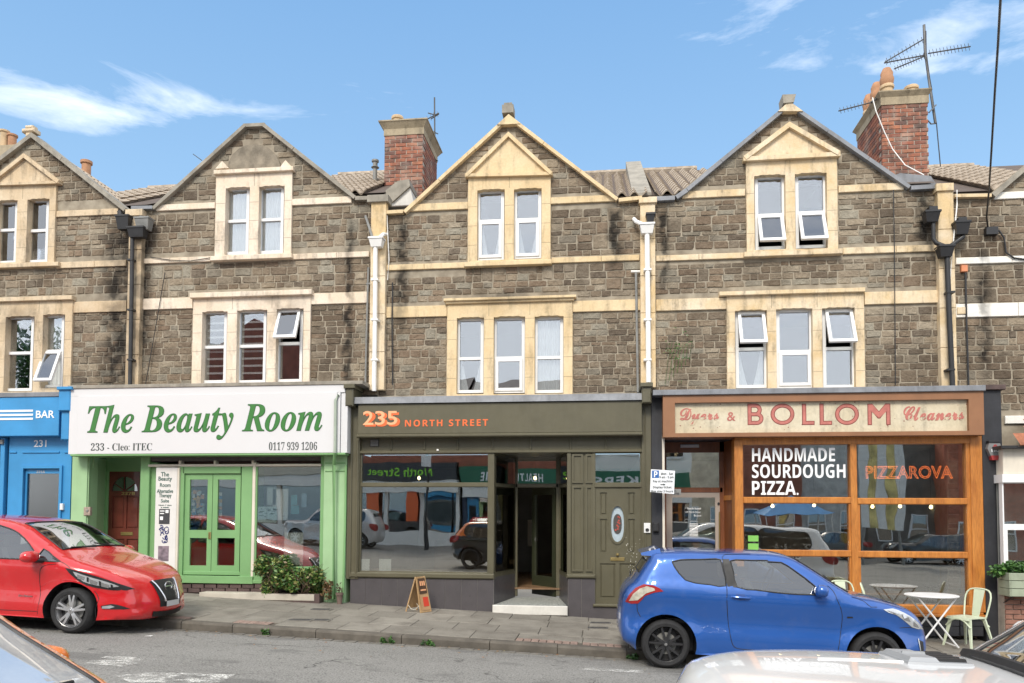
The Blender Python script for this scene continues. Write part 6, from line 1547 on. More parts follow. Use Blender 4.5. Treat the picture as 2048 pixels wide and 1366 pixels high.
    for (cx, cz, r) in sp['wheels']:
        for sd_ in (-1, 1):
            wy = sd_*(W0-.015)
            wh = part('wheel', C, local=True)
            ty = []
            for (q, h) in ((rim*.96, .02), (rim*1.0, .0), (rt*.86, -.006), (rt*.955, .012), (rt*1.0, .045), (rt*1.0, .16), (rt*.95, .19), (rim, .2)): ty.append((q, -sd_*h if sd_ > 0 else h))
            obj('tyre', M().lathe(ty, (cx, wy, cz), 40 if fine else 16, 'y', False), RUB, wh, local=True, smooth=True)
            if sd_ > 0 and fine: continue
            rm = M(); sg = -sd_
            rm.lathe([(rim*.97, sg*.012), (rim*1.0, sg*.008), (rim*1.0, sg*.12), (rim*.9, sg*.12), (rim*.90, sg*.03), (rim*.93, sg*.016)], (cx, wy, cz), 40 if fine else 16, 'y', False)
            bk = M().lathe([(.001, sg*.10), (rim*.92, sg*.10), (rim*.92, sg*.105), (.001, sg*.105)], (cx, wy, cz), 24, 'y'); obj('brake_shadow', bk, DPL, wh, local=True)
            if fine: obj('brake_disc', M().lathe([(.001, sg*.085), (rim*.62, sg*.085), (rim*.62, sg*.09), (.001, sg*.09)], (cx, wy, cz), 28, 'y'), PIPE_G, wh, local=True)
            sw = sp.get('spokes', (5, 2, .20)); ns, tw, wd_ = sw
            for k in range(ns):
                for e in ([0] if tw == 1 else [-1, 1]):
                    a = 2*math.pi*(k+.25)/ns + e*wd_*.55; a1 = 2*math.pi*(k+.25)/ns + e*wd_*1.15
                    c0, s0, c1, s1 = math.cos(a), math.sin(a), math.cos(a1), math.sin(a1)
                    w0, w1 = rim*(.085 if tw == 2 else .13), rim*(.055 if tw == 2 else .17)
                    p0 = Vector((rim*.16*c0, rim*.16*s0)); p1 = Vector((rim*.94*c1, rim*.94*s1)); d = (p1-p0).normalized(); nn_ = Vector((-d.y, d.x))
                    q = [p0-nn_*w0, p0+nn_*w0, p1+nn_*w1, p1-nn_*w1]; y0, y1, yd = wy+sg*.018, wy+sg*.012, sg*.045
                    rm.add([(cx+v.x, yy, cz+v.y) for v, yy in zip(q, (y0, y0, y1, y1))] + [(cx+v.x, yy+yd, cz+v.y) for v, yy in zip(q, (y0, y0, y1, y1))] + [(cx+(p0.x+p1.x)/2, wy+sg*.006, cz+(p0.y+p1.y)/2)],
                           [(0,1,8),(1,2,8),(2,3,8),(3,0,8),(0,4,5,1),(1,5,6,2),(2,6,7,3),(3,7,4,0)])
            rm.lathe([(.001, sg*.004), (rim*.15, sg*.006), (rim*.20, sg*.02), (rim*.20, sg*.08), (.001, sg*.08)], (cx, wy, cz), 20, 'y')
            obj('rim', rm, sp['rimmat'], wh, local=True, smooth=True)
            if fine: obj('hub_badge', M().lathe([(.001, -sg*.002), (rim*.08, -sg*.002), (rim*.08, sg*.004), (.001, sg*.004)], (cx, wy, cz), 14, 'y'), CHR, wh, local=True)
    sp['W_'] = Wd; sp['strip'] = (P, N, S, bul, We, sp_pt, n)
    return C, body, patch
CHR = pm('chrome', (.62,.62,.63), .15, .04, 4, 0, metal=1.0); ALLOY = pm('alloy_grey', (.62,.62,.63), .30, .08, 6, 0, metal=.8); BLKRIM = pm('black_alloy', (.018,.018,.020), .28, .1, 5, 0, coat=.6)
LENS = fmat('headlight_reflector', (.62,.64,.66), .12); LENS.node_tree.nodes['Principled BSDF'].inputs['Metallic'].default_value = .55
REDL = fmat('tail_light_red', (.30,.02,.02), .12); CLRL = pm('tail_light_clear', (.45,.42,.34), .15, .3, 18, 0)
PLATE = fmat('blurred_plate', (.50,.50,.50), .5)
ang = math.atan(-SL)
# --- blue hatchback, traced on its near side
g0 = GP(1332, 1338, 0, rz); YS = g0.y
def SL_(px, py):
    x, z = U(px, py, YS); dx, dz = x-g0.x, z-g0.z; return (dx*math.cos(ang)-dz*math.sin(ang), dx*math.sin(ang)+dz*math.cos(ang))
def SLs(l): return [SL_(a, b) for a, b in l]
def c6(l): return [(1220+a/4.88, 1080+b/4.88) for a, b in l]
def c7(l): return [(1540+a/4.775, 1080+b/4.775) for a, b in l]
BLUEP = paintmat('metallic_blue_paint', (.013,.09,.36), .35)
top = SLs([(1262,1295),(1244,1287),(1236,1268),(1235,1240),(1239,1211),(1244,1189),(1255,1173),(1266,1164),(1275,1152),(1294,1124),(1306,1108),(1330,1105.5),(1384,1104.5),(1447,1107),(1507,1108),(1560,1111),(1592,1119),(1624,1137),(1666,1165),(1703,1188),(1722,1196),(1760,1203),(1791,1211),(1823,1221),(1841.6,1232),(1858,1248),(1866.7,1264),(1872,1281),(1873,1303),(1866,1324),(1848,1332)])
rw = SL_(1332, 1289); fw = SL_(1755, 1316)
quarter = SLs(c6([(612,215),(700,197),(900,194),(1098,197),(1118,300),(1135,450),(980,437),(830,420),(740,392),(680,330),(638,270)]))
doorw = SLs(c6([(1188,208),(1400,204),(1560,206)]) + c7([(0,212),(130,220),(245,292),(345,366),(440,445),(540,520),(380,522),(200,515),(0,495)]) + c6([(1440,490),(1245,462),(1215,320)]))
bpil = SLs(c6([(1110,190),(1178,192),(1205,300),(1238,466),(1148,455),(1130,320)]))
tail = SLs(c6([(150,612),(190,535),(250,470),(330,432),(425,442),(522,500),(430,512),(340,545),(275,622)]))
tailin = SLs(c6([(185,600),(225,530),(290,475),(360,450),(430,470),(440,490),(350,520),(270,590)]))
head = SLs(c7([(1080,662),(1180,655),(1300,700),(1420,770),(1500,840),(1545,885),(1460,868),(1390,846),(1330,800),(1220,722),(1130,692)]))
swift = dict(W=.775, belt=SL_(1500,1182)[1], tumble=.33, roll=.11, tyre=SL_(1332,1240)[1]*.5+.0, sill=SL_(1450,1312)[1], arches=[(rw[0], rw[1], .365), (fw[0], fw[1], .365)], wheels=[(rw[0], 0, 0), (fw[0], 0, 0)],
    top=top, windows=[dict(poly=quarter, mat=CGD), dict(poly=doorw, mat=CGL)],
    screens=[(SL_(1276,1150)[0], SL_(1298,1120)[0], .80, 'rear_window', CGD, .75), (SL_(1604,1120)[0], SL_(1708,1190)[0], .90, 'windscreen', CGW, .7)],
    patches=[(bpil, 'pillar_trim', DPL, .003, None), (tail, 'tail_light', REDL, .008, None), (tailin, 'tail_lens', CLRL, .014, None), (head, 'headlight', LENS, .008, None)],
    seams=[('door_seam', SLs(c6([(1400,146),(1140,150),(1112,175),(1125,330),(1142,480),(1140,600),(1160,830),(1185,980),(1215,1045),(1300,1068)]) + c7([(0,1058),(300,1070),(640,1082)]))),
           ('door_seam', SLs(c7([(560,440),(610,490),(640,570),(685,690),(690,800),(670,950),(645,1080)]))), ('bumper_seam', SLs(c7([(1255,848),(1330,845),(1400,850)]))), ('bumper_seam', SLs(c6([(265,625),(270,700),(300,755)]))), ('bonnet_seam', SLs(c7([(790,548),(900,585),(960,640),(1020,640)])))],
    spokes=(5, 2, .24), rimmat=BLKRIM, trace=True, bulge=.14, tf=.20, Lf=.85, Lr=.5, tr=.12, wheel_rim_x=SL_(1575,1175))
tr_ = (rw[1]); swift['tyre'] = rw[1]; swift['wheels'] = [(rw[0], rw[1], 0), (fw[0], fw[1], 0)]
BC, bbody, bpatch = car('blue hatchback with black alloy wheels parked before the timber pizza shop', (g0.x, YS+.775, g0.z), (0, ang, 0), swift, BLUEP)
Wd = swift['W_']; P_, N_, S_, bul_, We_, spt, nn = swift['strip']
def lb_(name, par, m, mt, **k): return obj(name, m, mt, par, local=True, **k)
for q_ in ([(1115,672),(1190,672),(1250,705),(1200,712)],[(1270,712),(1345,748),(1370,790),(1300,770)],[(1400,790),(1450,825),(1470,855),(1410,838)]): bpatch(SLs(c7(q_)), 'lamp_unit', CHR, .013)
# spoiler, mirror, handle, wiper
xs_, zs_ = SL_(1287,1108); xe, ze_ = SL_(1322,1103)
lb_('roof_spoiler', BC, M().add([(xs_-.02,-.52,zs_),(xe,-.56,ze_+.03),(xe,.56,ze_+.03),(xs_-.02,.52,zs_),(xs_-.01,-.52,zs_-.03),(xe+.02,-.60,ze_-.07),(xe+.02,.60,ze_-.07),(xs_-.01,.52,zs_-.03)], [(0,1,2,3),(4,7,6,5),(0,4,5,1),(2,6,7,3),(0,3,7,4)]), BLUEP, smooth=True)
def blob(c, rx, ry, rz_, seg=14, flat=.0):
    m = M(); K = 10
    for j in range(K+1):
        v = math.pi*j/K
        for i in range(seg):
            u = 2*math.pi*i/seg
            f = lambda q, e=.75: math.copysign(abs(q)**e, q)
            m.v.append((c[0]+rx*f(math.sin(v))*f(math.cos(u)), c[1]+ry*f(math.sin(v))*f(math.sin(u)), c[2]+rz_*f(math.cos(v), .85)))
    m.f = [(j*seg+i, j*seg+(i+1) % seg, (j+1)*seg+(i+1) % seg, (j+1)*seg+i) for j in range(K) for i in range(seg)]
    return m
mx_, mz_ = SL_(1641, 1181)
mr_ = lb_('door_mirror', BC, blob((mx_-.01, -(Wd(mx_, mz_)+.10), mz_), .075, .10, .075), BLUEP, smooth='all'); lb_('mirror_foot', BC, M().tube([(mx_+.03, -(Wd(mx_, mz_)-.02), mz_-.06), (mx_+.01, -(Wd(mx_, mz_)+.07), mz_-.04)], .03, 8), DPL, smooth=True)
lb_('door_mirror', BC, blob((mx_-.01, (Wd(mx_, mz_)+.10), mz_), .075, .10, .075), BLUEP, smooth='all')
hx0, hz0 = SL_(1462, 1193); hx1, _ = SL_(1499, 1196)
lb_('handle', BC, M().tube([(hx0, -(Wd(hx0, hz0)+.004), hz0), (hx0+.03, -(Wd(hx0, hz0)+.03), hz0), (hx1-.03, -(Wd(hx1, hz0)+.03), hz0-.005), (hx1, -(Wd(hx1, hz0)+.004), hz0-.006)], .013, 8), BLUEP, smooth=True)
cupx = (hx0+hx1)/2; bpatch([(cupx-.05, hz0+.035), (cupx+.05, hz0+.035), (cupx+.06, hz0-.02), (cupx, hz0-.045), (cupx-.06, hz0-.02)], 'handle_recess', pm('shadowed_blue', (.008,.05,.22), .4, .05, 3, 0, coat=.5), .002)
sx_, sz_ = SL_(1700, 1235); bpatch([(sx_-.035, sz_+.008), (sx_+.03, sz_+.010), (sx_+.035, sz_-.006), (sx_-.03, sz_-.012)], 'side_repeater', DPL, .005)
fx_, fz_ = SL_(1853, 1300); bpatch([(fx_-.04, fz_+.10), (fx_+.03, fz_+.07), (fx_+.035, fz_-.03), (fx_-.01, fz_-.05)], 'fog_lamp_trim', DPL, .005); bpatch([(fx_-.045, fz_+.11), (fx_-.035, fz_+.11), (fx_-.005, fz_-.05), (fx_-.015, fz_-.05)], 'fog_lamp_strip', LENS, .009)
lb_('wiper', BC, M().tube([spt(min(range(nn), key=lambda i: abs(P_[i].x-SL_(1712,1190)[0]) if P_[i].y > .6 else 9), .1, .02), spt(min(range(nn), key=lambda i: abs(P_[i].x-SL_(1660,1160)[0]) if P_[i].y > .6 else 9), -.75, .02)], .008, 5), DPL)
lb_('rear_wiper', BC, M().tube([(SL_(1264,1160)[0], .0, SL_(1264,1160)[1]), (SL_(1272,1150)[0]-.03, .25, SL_(1272,1150)[1])], .010, 5), DPL)
# --- red electric hatchback
KX = .945; KZ = .93
g1 = GP(135, 1268, 0, rz); YL = g1.y
REDP = paintmat('red_paint', (.52,.008,.012))
def LZ(pts): return [((3.56-x)*KX - 2.70*KX - .86*KX + .86*KX, z*KZ) for x, z in pts]
def LF(x, z): return ((.93-x)*KX, z*KZ)        # x metres behind the front bumper -> local, front wheel at 0
def LFs(l): return [LF(a, b) for a, b in l]
leaf_top = LFs([(4.38,.22),(4.47,.34),(4.49,.55),(4.42,.80),(4.36,.98),(4.22,1.16),(4.00,1.40),(3.80,1.49),(3.4,1.535),(2.9,1.56),(2.45,1.56),(2.1,1.53),(1.8,1.45),(1.5,1.30),(1.2,1.135),(1.02,1.05),(.85,1.00),(.6,.93),(.38,.845),(.22,.76),(.12,.67),(.05,.55),(.0,.42),(.01,.28),(.06,.20),(.14,.17)])
wfd = LFs([(1.52,1.00),(1.50,1.06),(1.64,1.20),(1.85,1.34),(2.1,1.42),(2.42,1.45),(2.45,1.2),(2.45,.99),(2.0,.985)]); wft = LFs([(1.12,.985),(1.25,1.05),(1.42,1.145),(1.46,1.06),(1.47,.99)]); wrd = LFs([(2.52,.99),(2.52,1.45),(2.9,1.45),(3.25,1.42),(3.45,1.30),(3.45,1.04),(3.0,1.0)])
lhead = LFs([(1.02,.905),(.80,.86),(.55,.79),(.32,.70),(.20,.625),(.36,.615),(.55,.635),(.72,.68),(.86,.76),(.96,.84)])
lheadin = LFs([(.90,.86),(.70,.80),(.48,.735),(.33,.67),(.42,.655),(.60,.68),(.76,.73),(.86,.80)])
leaf = dict(W=.865, belt=1.0*KZ, tumble=.34, roll=.12, tyre=.325*KZ*.97, sill=.20*KZ, arches=[LF(.93,.33)+(.36,), LF(3.63,.33)+(.36,)], wheels=[LF(.93,.315)+(0,), LF(3.63,.315)+(0,)],
    top=leaf_top, windows=[dict(poly=wfd, mat=CGL), dict(poly=wft, mat=CGL), dict(poly=wrd, mat=CGD)],
    screens=[(LF(4.2,0)[0], LF(4.0,0)[0], .8, 'rear_window', CGD, .8), (LF(1.93,0)[0], LF(1.20,0)[0], .90, 'windscreen', CGW, .8)],
    patches=[(lhead, 'headlight_housing', DPL, .006, None), (lheadin, 'headlight', LENS, .012, None)],
    seams=[('door_seam', LFs([(1.16,.95),(1.36,.90),(1.40,.70),(1.38,.45),(1.40,.24)])), ('door_seam', LFs([(2.49,1.0),(2.50,.7),(2.48,.4),(2.45,.25)])), ('bumper_seam', LFs([(.62,.60),(.56,.50),(.58,.35),(.57,.24)])), ('bonnet_seam', LFs([(1.25,1.03),(1.05,.96),(.95,.90)])), ('sill_seam', LFs([(1.4,.28),(2.0,.27),(2.45,.27)]))],
    spokes=(5, 2, .15), rimmat=ALLOY, bulge=.30, tf=.30, Lf=1.0, Lr=.6, tr=.12, wheel_rim_x=None)
leaf['bulge'] = .22; leaf['tf'] = .26
leaf['tyre'] = leaf['wheels'][0][1]
RC_, rbody, rpatch = car('red electric hatchback parked before the blue and green doors', (g1.x, YL+.865, g1.z), (0, ang, 0), leaf, REDP)
Wd = leaf['W_']; P_, N_, S_, bul_, We_, spt, nn = leaf['strip']
def ki(z, front=True): return min(range(nn), key=lambda i: abs(P_[i].y-z) + (0 if P_[i].x > .2 else 9))
def frontpatch(name, t0, t1, za, zb2, mt, off=.01, par=RC_, T3=9, taper=0.0):
    a, b = sorted((ki(za*KZ), ki(zb2*KZ))); m = M(); rows = list(range(a, b+1))
    for i in rows:
        f = (i-a)/max(1, b-a); tp = 1-taper*f
        for k in range(T3): m.v.append(spt(i, (t0+(t1-t0)*k/(T3-1))*tp, off))
    m.f = [(r*T3+k, r*T3+k+1, (r+1)*T3+k+1, (r+1)*T3+k) for r in range(len(rows)-1) for k in range(T3-1)]
    return obj(name, m, mt, par, local=True, smooth='all')
frontpatch('grille', -.56, .56, .70, .36, DPL, .008, taper=.15)
for s_ in (-1, 1):
    a, b = ki(.70*KZ), ki(.40*KZ); m = M().tube([spt(i, s_*(.50-.20*(i-a)/(b-a)), .016) for i in range(min(a,b), max(a,b)+1)], .016, 6); lb_('grille_chrome', RC_, m, CHR, smooth=True)
frontpatch('lower_intake', -.70, .70, .27, .20, DPL, .008)
q = frontpatch('number_plate', -.30, .30, .43, .33, PLATE, .03)
c_ = spt(ki(.585*KZ), 0, .02); rg_ = [(c_[0], .085*math.cos(a), c_[2]+.06*math.sin(a)) for a in [2*math.pi*k/16 for k in range(17)]]
lb_('front_emblem', RC_, M().tube(rg_, .010, 6).tube([(c_[0]+.005,-.085,c_[2]),(c_[0]+.005,.085,c_[2])], .010, 6), CHR, smooth=True)
rpatch(LFs([(.52,.40),(.40,.43),(.25,.39),(.20,.36),(.34,.355),(.50,.36)]), 'fog_lamp_recess', DPL, .006); rpatch(LFs([(.50,.395),(.41,.41),(.36,.39),(.42,.365),(.50,.365)]), 'fog_lamp', LENS, .011)
for (a_, b_) in ((.78,.795),(.62,.735),(.48,.695)): rpatch(LFs([(a_+.06,b_+.03),(a_-.04,b_-.005),(a_-.03,b_-.05),(a_+.05,b_-.03)]), 'lamp_unit', CHR, .017)
for (a_, b_) in ((.70,.765),(.55,.715),(.41,.67)): rpatch(LFs([(a_+.012,b_+.03),(a_-.012,b_+.02),(a_-.012,b_-.045),(a_+.012,b_-.035)]), 'lamp_divider', DPL, .019)
mx_, mz_ = LF(1.42, 1.02); lb_('door_mirror', RC_, blob((mx_-.03, -(Wd(mx_, mz_)+.14), mz_+.02), .085, .13, .075), REDP, smooth='all'); lb_('mirror_foot', RC_, M().tube([(mx_+.06, -(Wd(mx_, mz_)-.02), mz_-.03), (mx_+.0, -(Wd(mx_, mz_)+.10), mz_-.02)], .035, 8), DPL, smooth=True)
lb_('door_mirror', RC_, blob((mx_-.03, (Wd(mx_, mz_)+.14), mz_+.02), .085, .13, .075), REDP, smooth='all')
i0 = min(range(nn), key=lambda i: abs(P_[i].x-LF(1.17,0)[0]) + (9 if P_[i].y < .8 else 0)); lb_('wiper', RC_, M().tube([spt(i0, -.1, .02), spt(i0-1, -.72, .022)], .009, 5), DPL); lb_('wiper', RC_, M().tube([spt(i0, .55, .02), spt(i0-2, .0, .022)], .009, 5), DPL)
bq = RC(24,1190,58,1197,YL); bdx = LF(1.62,.47); o = text('Zero Emission', 'bi', 0,0,0,0, -(Wd(*bdx)+.004), CHR, None, 0, .001, 'door_badge', xz=(bdx[0]-.08, bdx[0]+.12, bdx[1], bdx[1]+.03)); o.parent = RC_
lb_('wing_crease', RC_, M().tube([(x, -(Wd(x, z)-.003), z) for x, z in smoothline(LFs([(1.38,.62),(1.25,.70),(.95,.74),(.7,.70),(.58,.62)]), step=.05)], .006, 6), REDP, smooth='all')
# --- generic hatch and SUV profiles for the other cars
def profile(L, H, bon, belt, suv=False):
    f = lambda l: [(a*L/4.2, b) for a, b in l]
    if suv: top = f([(.12,.30),(.02,.45),(.0,.8),(.06,1.05),(.22,H*.80),(.42,H*.97),(1.0,H),(2.0,H*1.005),(2.35,H*.985),(2.62,H*.88),(2.95,bon+.08),(3.06,bon+.02),(3.6,bon),(3.95,bon-.05),(4.12,bon-.17),(4.18,.65),(4.2,.4),(4.10,.26)])
    else: top = f([(.12,.25),(.02,.4),(.0,.7),(.08,.95),(.30,H*.85),(.55,H*.97),(1.2,H),(1.9,H),(2.3,H*.96),(2.7,H*.82),(3.02,bon+.06),(3.14,bon),(3.6,bon-.08),(3.95,bon-.17),(4.12,bon-.30),(4.2,.5),(4.19,.35),(4.08,.22)])
    w1 = f([(.62,belt+.03),(.55,H*.88),(.8,H*.93),(1.45,H*.94),(1.45,belt+.02)]); w2 = f([(1.55,belt+.02),(1.55,H*.94),(2.15,H*.93),(2.45,H*.83),(2.78,belt+.06),(2.5,belt+.02)])
    r = .33 if suv else .30; s = L/4.2
    return dict(W=.88 if suv else .84, belt=belt, tumble=.28, roll=.11, tyre=r, sill=.24, arches=[(.78*s,r,r+.06),(3.35*s,r,r+.06)], wheels=[(.78*s,r,0),(3.35*s,r,0)], top=top, windows=[dict(poly=w1, mat=CGD), dict(poly=w2, mat=CGL)],
        screens=[(.10*s, .38*s, .8, 'rear_window', CGD, belt+.05), (2.40*s, 3.0*s, .88, 'windscreen', CGW, belt+.0)], patches=[(f([(3.75,bon-.12),(4.05,bon-.22),(4.08,bon-.34),(3.85,bon-.28)]), 'headlight', LENS, .008, None), (f([(.05,.95),(.35,.98),(.30,.80),(.04,.75)]), 'tail_light', REDL, .008, None)], spokes=(5,2,.22), rimmat=ALLOY, bulge=.16, tf=.18, tr=.1)
def QP(px, py, z):
    d = CR @ Vector((px-1024, -(py-683-SHIFT_PX), -F_PX)); return CAM + d*((z-CAM.z)/d.z)
# orange and black car, bottom left: its far windscreen corner fixes where it stands
fsp = profile(3.7, 1.46, .98, .95); fsp['screens'][1] = (2.20*3.7/4.2, 3.04*3.7/4.2, .93, 'windscreen', glass('foreground_windscreen', (.40,.46,.42), .62, 0, dust_sheen=.42), .9); fsp['W'] = .82
ORP = paintmat('orange_paint', (.80,.20,.03)); BKP = paintmat('black_paint', (.012,.012,.014))
zr_ = rz(-4, -9); c0 = QP(232, 1326, zr_+1.02)
sx = 3.08*3.7/4.2
fo_loc = (c0.x-sx, c0.y-.70, rz(c0.x-sx, c0.y))
FC, fb, fp = car('black and orange car nearest the camera, its sky-lit windscreen in the bottom left corner', fo_loc, (0, ang, 0), fsp, BKP)
fb.data.materials.append(ORP)
for pg in fb.data.polygons:
    if pg.center.z > .97: pg.material_index = 1
Wd = fsp['W_']; P_, N_, S_, bul_, We_, spt, nn = fsp['strip']
k0 = min(range(nn), key=lambda i: abs(P_[i].x-(sx-.06)) + (9 if P_[i].y < .8 else 0)); k1 = nn-8
m = M()
for i in range(k0, k1):
    for k in range(13): m.v.append(spt(i, -.99+1.98*k/12, .006))
m.f = [(i*13+k, i*13+k+1, (i+1)*13+k+1, (i+1)*13+k) for i in range(k1-k0-1) for k in range(12)]
lb_('bonnet', FC, m, BKP, smooth='all')
lb_('scuttle', FC, M().tube([spt(k0, -.95+1.9*k/8, .0) for k in range(9)], .018, 6), DPL, smooth=True)
lb_('wiper', FC, M().tube([spt(k0, -.2, .03), spt(k0-1, .3, .025), spt(k0-1, .75, .02)], .008, 6), DPL)
mx_, mz_ = sx-.55, 1.02; 
for sd_ in (-1, 1): lb_('door_mirror', FC, blob((mx_, sd_*(Wd(mx_, .97)+.13), mz_), .085, .12, .075), ORP, smooth='all')
# pale silver-white SUV, bottom right, facing left
wsp = profile(5.9, 1.72, 1.09, 1.07, True); wsp['W'] = .90; wsp['roll'] = .10
WHP = paintmat('silver_white_paint', (.80,.80,.79), .0)
c1 = QP(1882, 1306, rz(3, -9)+1.14); sx = 3.02*5.9/4.2
angw = -ang
WC, wb_, wp_ = car('pale silver SUV in the bottom right corner with a vented bonnet', (c1.x+sx, c1.y-.80, rz(c1.x+sx, c1.y)), (0, -ang, math.pi), wsp, WHP)
Wd = wsp['W_']; P_, N_, S_, bul_, We_, spt, nn = wsp['strip']
def kx(x): return min(range(nn), key=lambda i: abs(P_[i].x-x) + (9 if P_[i].y < .8 else 0))
# vent on the bonnet (local side -y faces the street after the turn)
def bon(x, y, off=0): i = kx(x); return (x, y, spt(i, max(-1,min(1,y/We_[i])), off)[2])
vt = part('bonnet_vent', WC, local=True)
fr_ = M()
X0, X1, Y0, Y1 = sx+.02, sx+.46, .16, .50
ox_, oy_ = c1.x+sx, c1.y-.80; X0, X1, Y0, Y1 = ox_-1.80, ox_-1.47, oy_+8.47, oy_+8.90
SILT = pm('vent_silver', (.36,.37,.38), .42, .05, 4, 0, metal=.35)
def bq(x, y, h): q = bon(x, y); return (x, y, q[2]+h)
def vpatch(name, x0, x1, y0, y1, h0, h1, mt, c=.02):
    m = M(); m.add([bq(x0,y0,h0),bq(x1,y0,h0),bq(x1,y1,h0),bq(x0,y1,h0),bq(x0+c,y0+c,h1),bq(x1-c,y0+c,h1),bq(x1-c,y1-c,h1),bq(x0+c,y1-c,h1)], [(0,1,5,4),(1,2,6,5),(2,3,7,6),(3,0,4,7),(4,5,6,7)]); return obj(name, m, mt, vt, local=True)
vpatch('vent_frame', X0, X1, Y0, Y1, -.01, .012, SILT, .012); vpatch('vent_body', X0+.15, X1-.01, Y0+.02, Y1-.02, .0, .032, SILT, .025)
for k in range(5):
    yy = Y0+(Y1-Y0)*(.10+.17*k); vpatch('vent_louvre', X0+.02, X0+.20, yy, yy+(Y1-Y0)*.09, .010, .026, DPL, .004)
vpatch('vent_rib', X0+.16, X1-.05, (Y0+Y1)/2-.012, (Y0+Y1)/2+.012, .02, .040, SILT, .004)
lb_('scuttle', WC, M().tube([spt(kx(sx-.04), -.95+1.9*k/8, .012) for k in range(9)], .035, 6), DPL, smooth=True)
lb_('wiper', WC, M().tube([spt(kx(sx-.05), .6, .04), spt(kx(sx-.16), -.1, .035)], .011, 6), DPL)
for sd_ in (-1, 1): lb_('door_mirror', WC, blob((sx-.55, sd_*(Wd(sx-.55, 1.1)+.14), 1.18), .10, .13, .10), WHP, smooth='all')
for y_ in (-.42, .42): lb_('bonnet_crease', WC, M().tube([bon(sx+.1+k*.09, y_*(1-.01*k), .0) for k in range(9)], .008, 6), WHP, smooth='all')
# cars that show only as reflections in the shop glass
SILP = paintmat('silver_paint', (.50,.51,.52), .4); GRYP = paintmat('grey_paint', (.10,.11,.12), .4)
def far(lab, x, y, rotz, spc, pt): 
    car(lab, (x, y, rz(x, y)), (0, ang if rotz == 0 else -ang, rotz), spc, pt, 'cars reflected in the shop windows', fine=False)
far('silver SUV mirrored in the left half of the olive shop window', -9.2, -18.7, math.pi, profile(4.3, 1.64, 1.05, 1.02, True), SILP)
far('silver hatchback mirrored at the left of the pizza shop glass', 8.6, -29, math.pi, profile(4.2, 1.48, .98, .95), SILP)
far('dark grey hatchback mirrored in the middle of the pizza shop glass', 13.6, -29.5, math.pi, profile(4.2, 1.46, .98, .95), GRYP)
far('black SUV mirrored at the right of the pizza shop glass', 18.6, -29, math.pi, profile(4.4, 1.62, 1.05, 1.0, True), BKP)
# ---------------------------------------------------------------- things on the pavement
ABW = wood('board_edge_timber', (.42,.26,.12), (.55,.36,.18)); ABB = pm('brown_chalkboard', (.085,.045,.025), .6, .2, 6, .1)
q0 = GP(842, 1224); q1 = GP(856, 1226)
ab = thing('pavement_sign', 'small folding A-board with the shop number standing before the olive shop', 'A-board', (q0.x, q0.y, q0.z))
# board faces right-front; feet run from near-right to back-left
bl, br = GP(840, 1226), GP(860, 1224); bl2 = GP(812, 1223); apx = QP(833, 1160, q0.z+.60) if False else None
wv = Vector((br.x-bl.x, .22, 0)); zt2 = q0.z+.57
top_l = Vector((bl.x-.09, bl.y+.02, zt2)); top_r = top_l+Vector((wv.x*.75, .22, 0))
def quadslab(a, b, c, d, t, mt, name, par):
    a, b, c, d = map(Vector, (a, b, c, d)); n = (b-a).cross(d-a).normalized()*t
    return obj(name, M().add([a,b,c,d,a+n,b+n,c+n,d+n], [(0,3,2,1),(4,5,6,7),(0,1,5,4),(1,2,6,5),(2,3,7,6),(3,0,4,7)]), mt, par)
A1 = Vector((bl.x, bl.y, pz(bl.x, bl.y))); A2 = A1+Vector((wv.x, .22, 0)); 
quadslab(A1, A2, top_r, top_l, .02, ABW, 'front_frame', ab)
def lerp4(u, v, off=0): 
    a = A1.lerp(A2, u); b = top_l.lerp(top_r, u); n = (A2-A1).cross(top_l-A1).normalized(); return a.lerp(b, v)+n*off
quadslab(lerp4(.12,.52,.023), lerp4(.88,.52,.023), lerp4(.88,.95,.023), lerp4(.12,.95,.023), .003, ABB, 'chalk_panel', ab); quadslab(lerp4(.12,.06,.023), lerp4(.88,.06,.023), lerp4(.88,.50,.023), lerp4(.12,.50,.023), .003, pm('plywood', (.50,.30,.15), .6), 'lower_panel', ab)
quadslab(lerp4(.35,.16,.027), lerp4(.85,.16,.027), lerp4(.85,.42,.027), lerp4(.35,.42,.027), .002, fmat('sign_red', (.65,.06,.03)), 'red_square', ab)
for k, (u, v) in enumerate(((.25,.74),(.45,.74),(.65,.74))): quadslab(lerp4(u,v,.027), lerp4(u+.14,v,.027), lerp4(u+.14,v+.13,.027), lerp4(u,v+.13,.027), .002, ORL, 'painted_figure', ab)
quadslab(lerp4(.25,.60,.027), lerp4(.8,.60,.027), lerp4(.8,.64,.027), lerp4(.25,.64,.027), .002, ORL, 'painted_line', ab)
B1 = Vector((bl2.x, bl2.y, pz(bl2.x, bl2.y))); B2 = B1+Vector((wv.x, .22, 0)); 
for (a, b) in ((B1, top_l), (B2, top_r)): obj('back_leg', M().tube([a, b+Vector((0,.02,0))], .012, 6), ABW, ab)
obj('back_panel', M().add([B1+Vector((.02,0,.05)),B2+Vector((.02,0,.05)),top_r+Vector((0,.02,0)),top_l+Vector((0,.02,0))], [(0,1,2,3)]), ABW, ab)
for s_ in (0, 1):
    a, b = (B1, A1) if s_ == 0 else (B2, A2); a = a.lerp(top_l, .2); b = b.lerp(top_l, .2); ml = a.lerp(b, .5)-Vector((0,0,.07)); obj('rope', M().tube([a, a.lerp(ml,.6)-Vector((0,0,.02)), ml, ml.lerp(b,.4)-Vector((0,0,.02)), b], .006, 5), pm('rope', (.6,.55,.45), .9), ab)
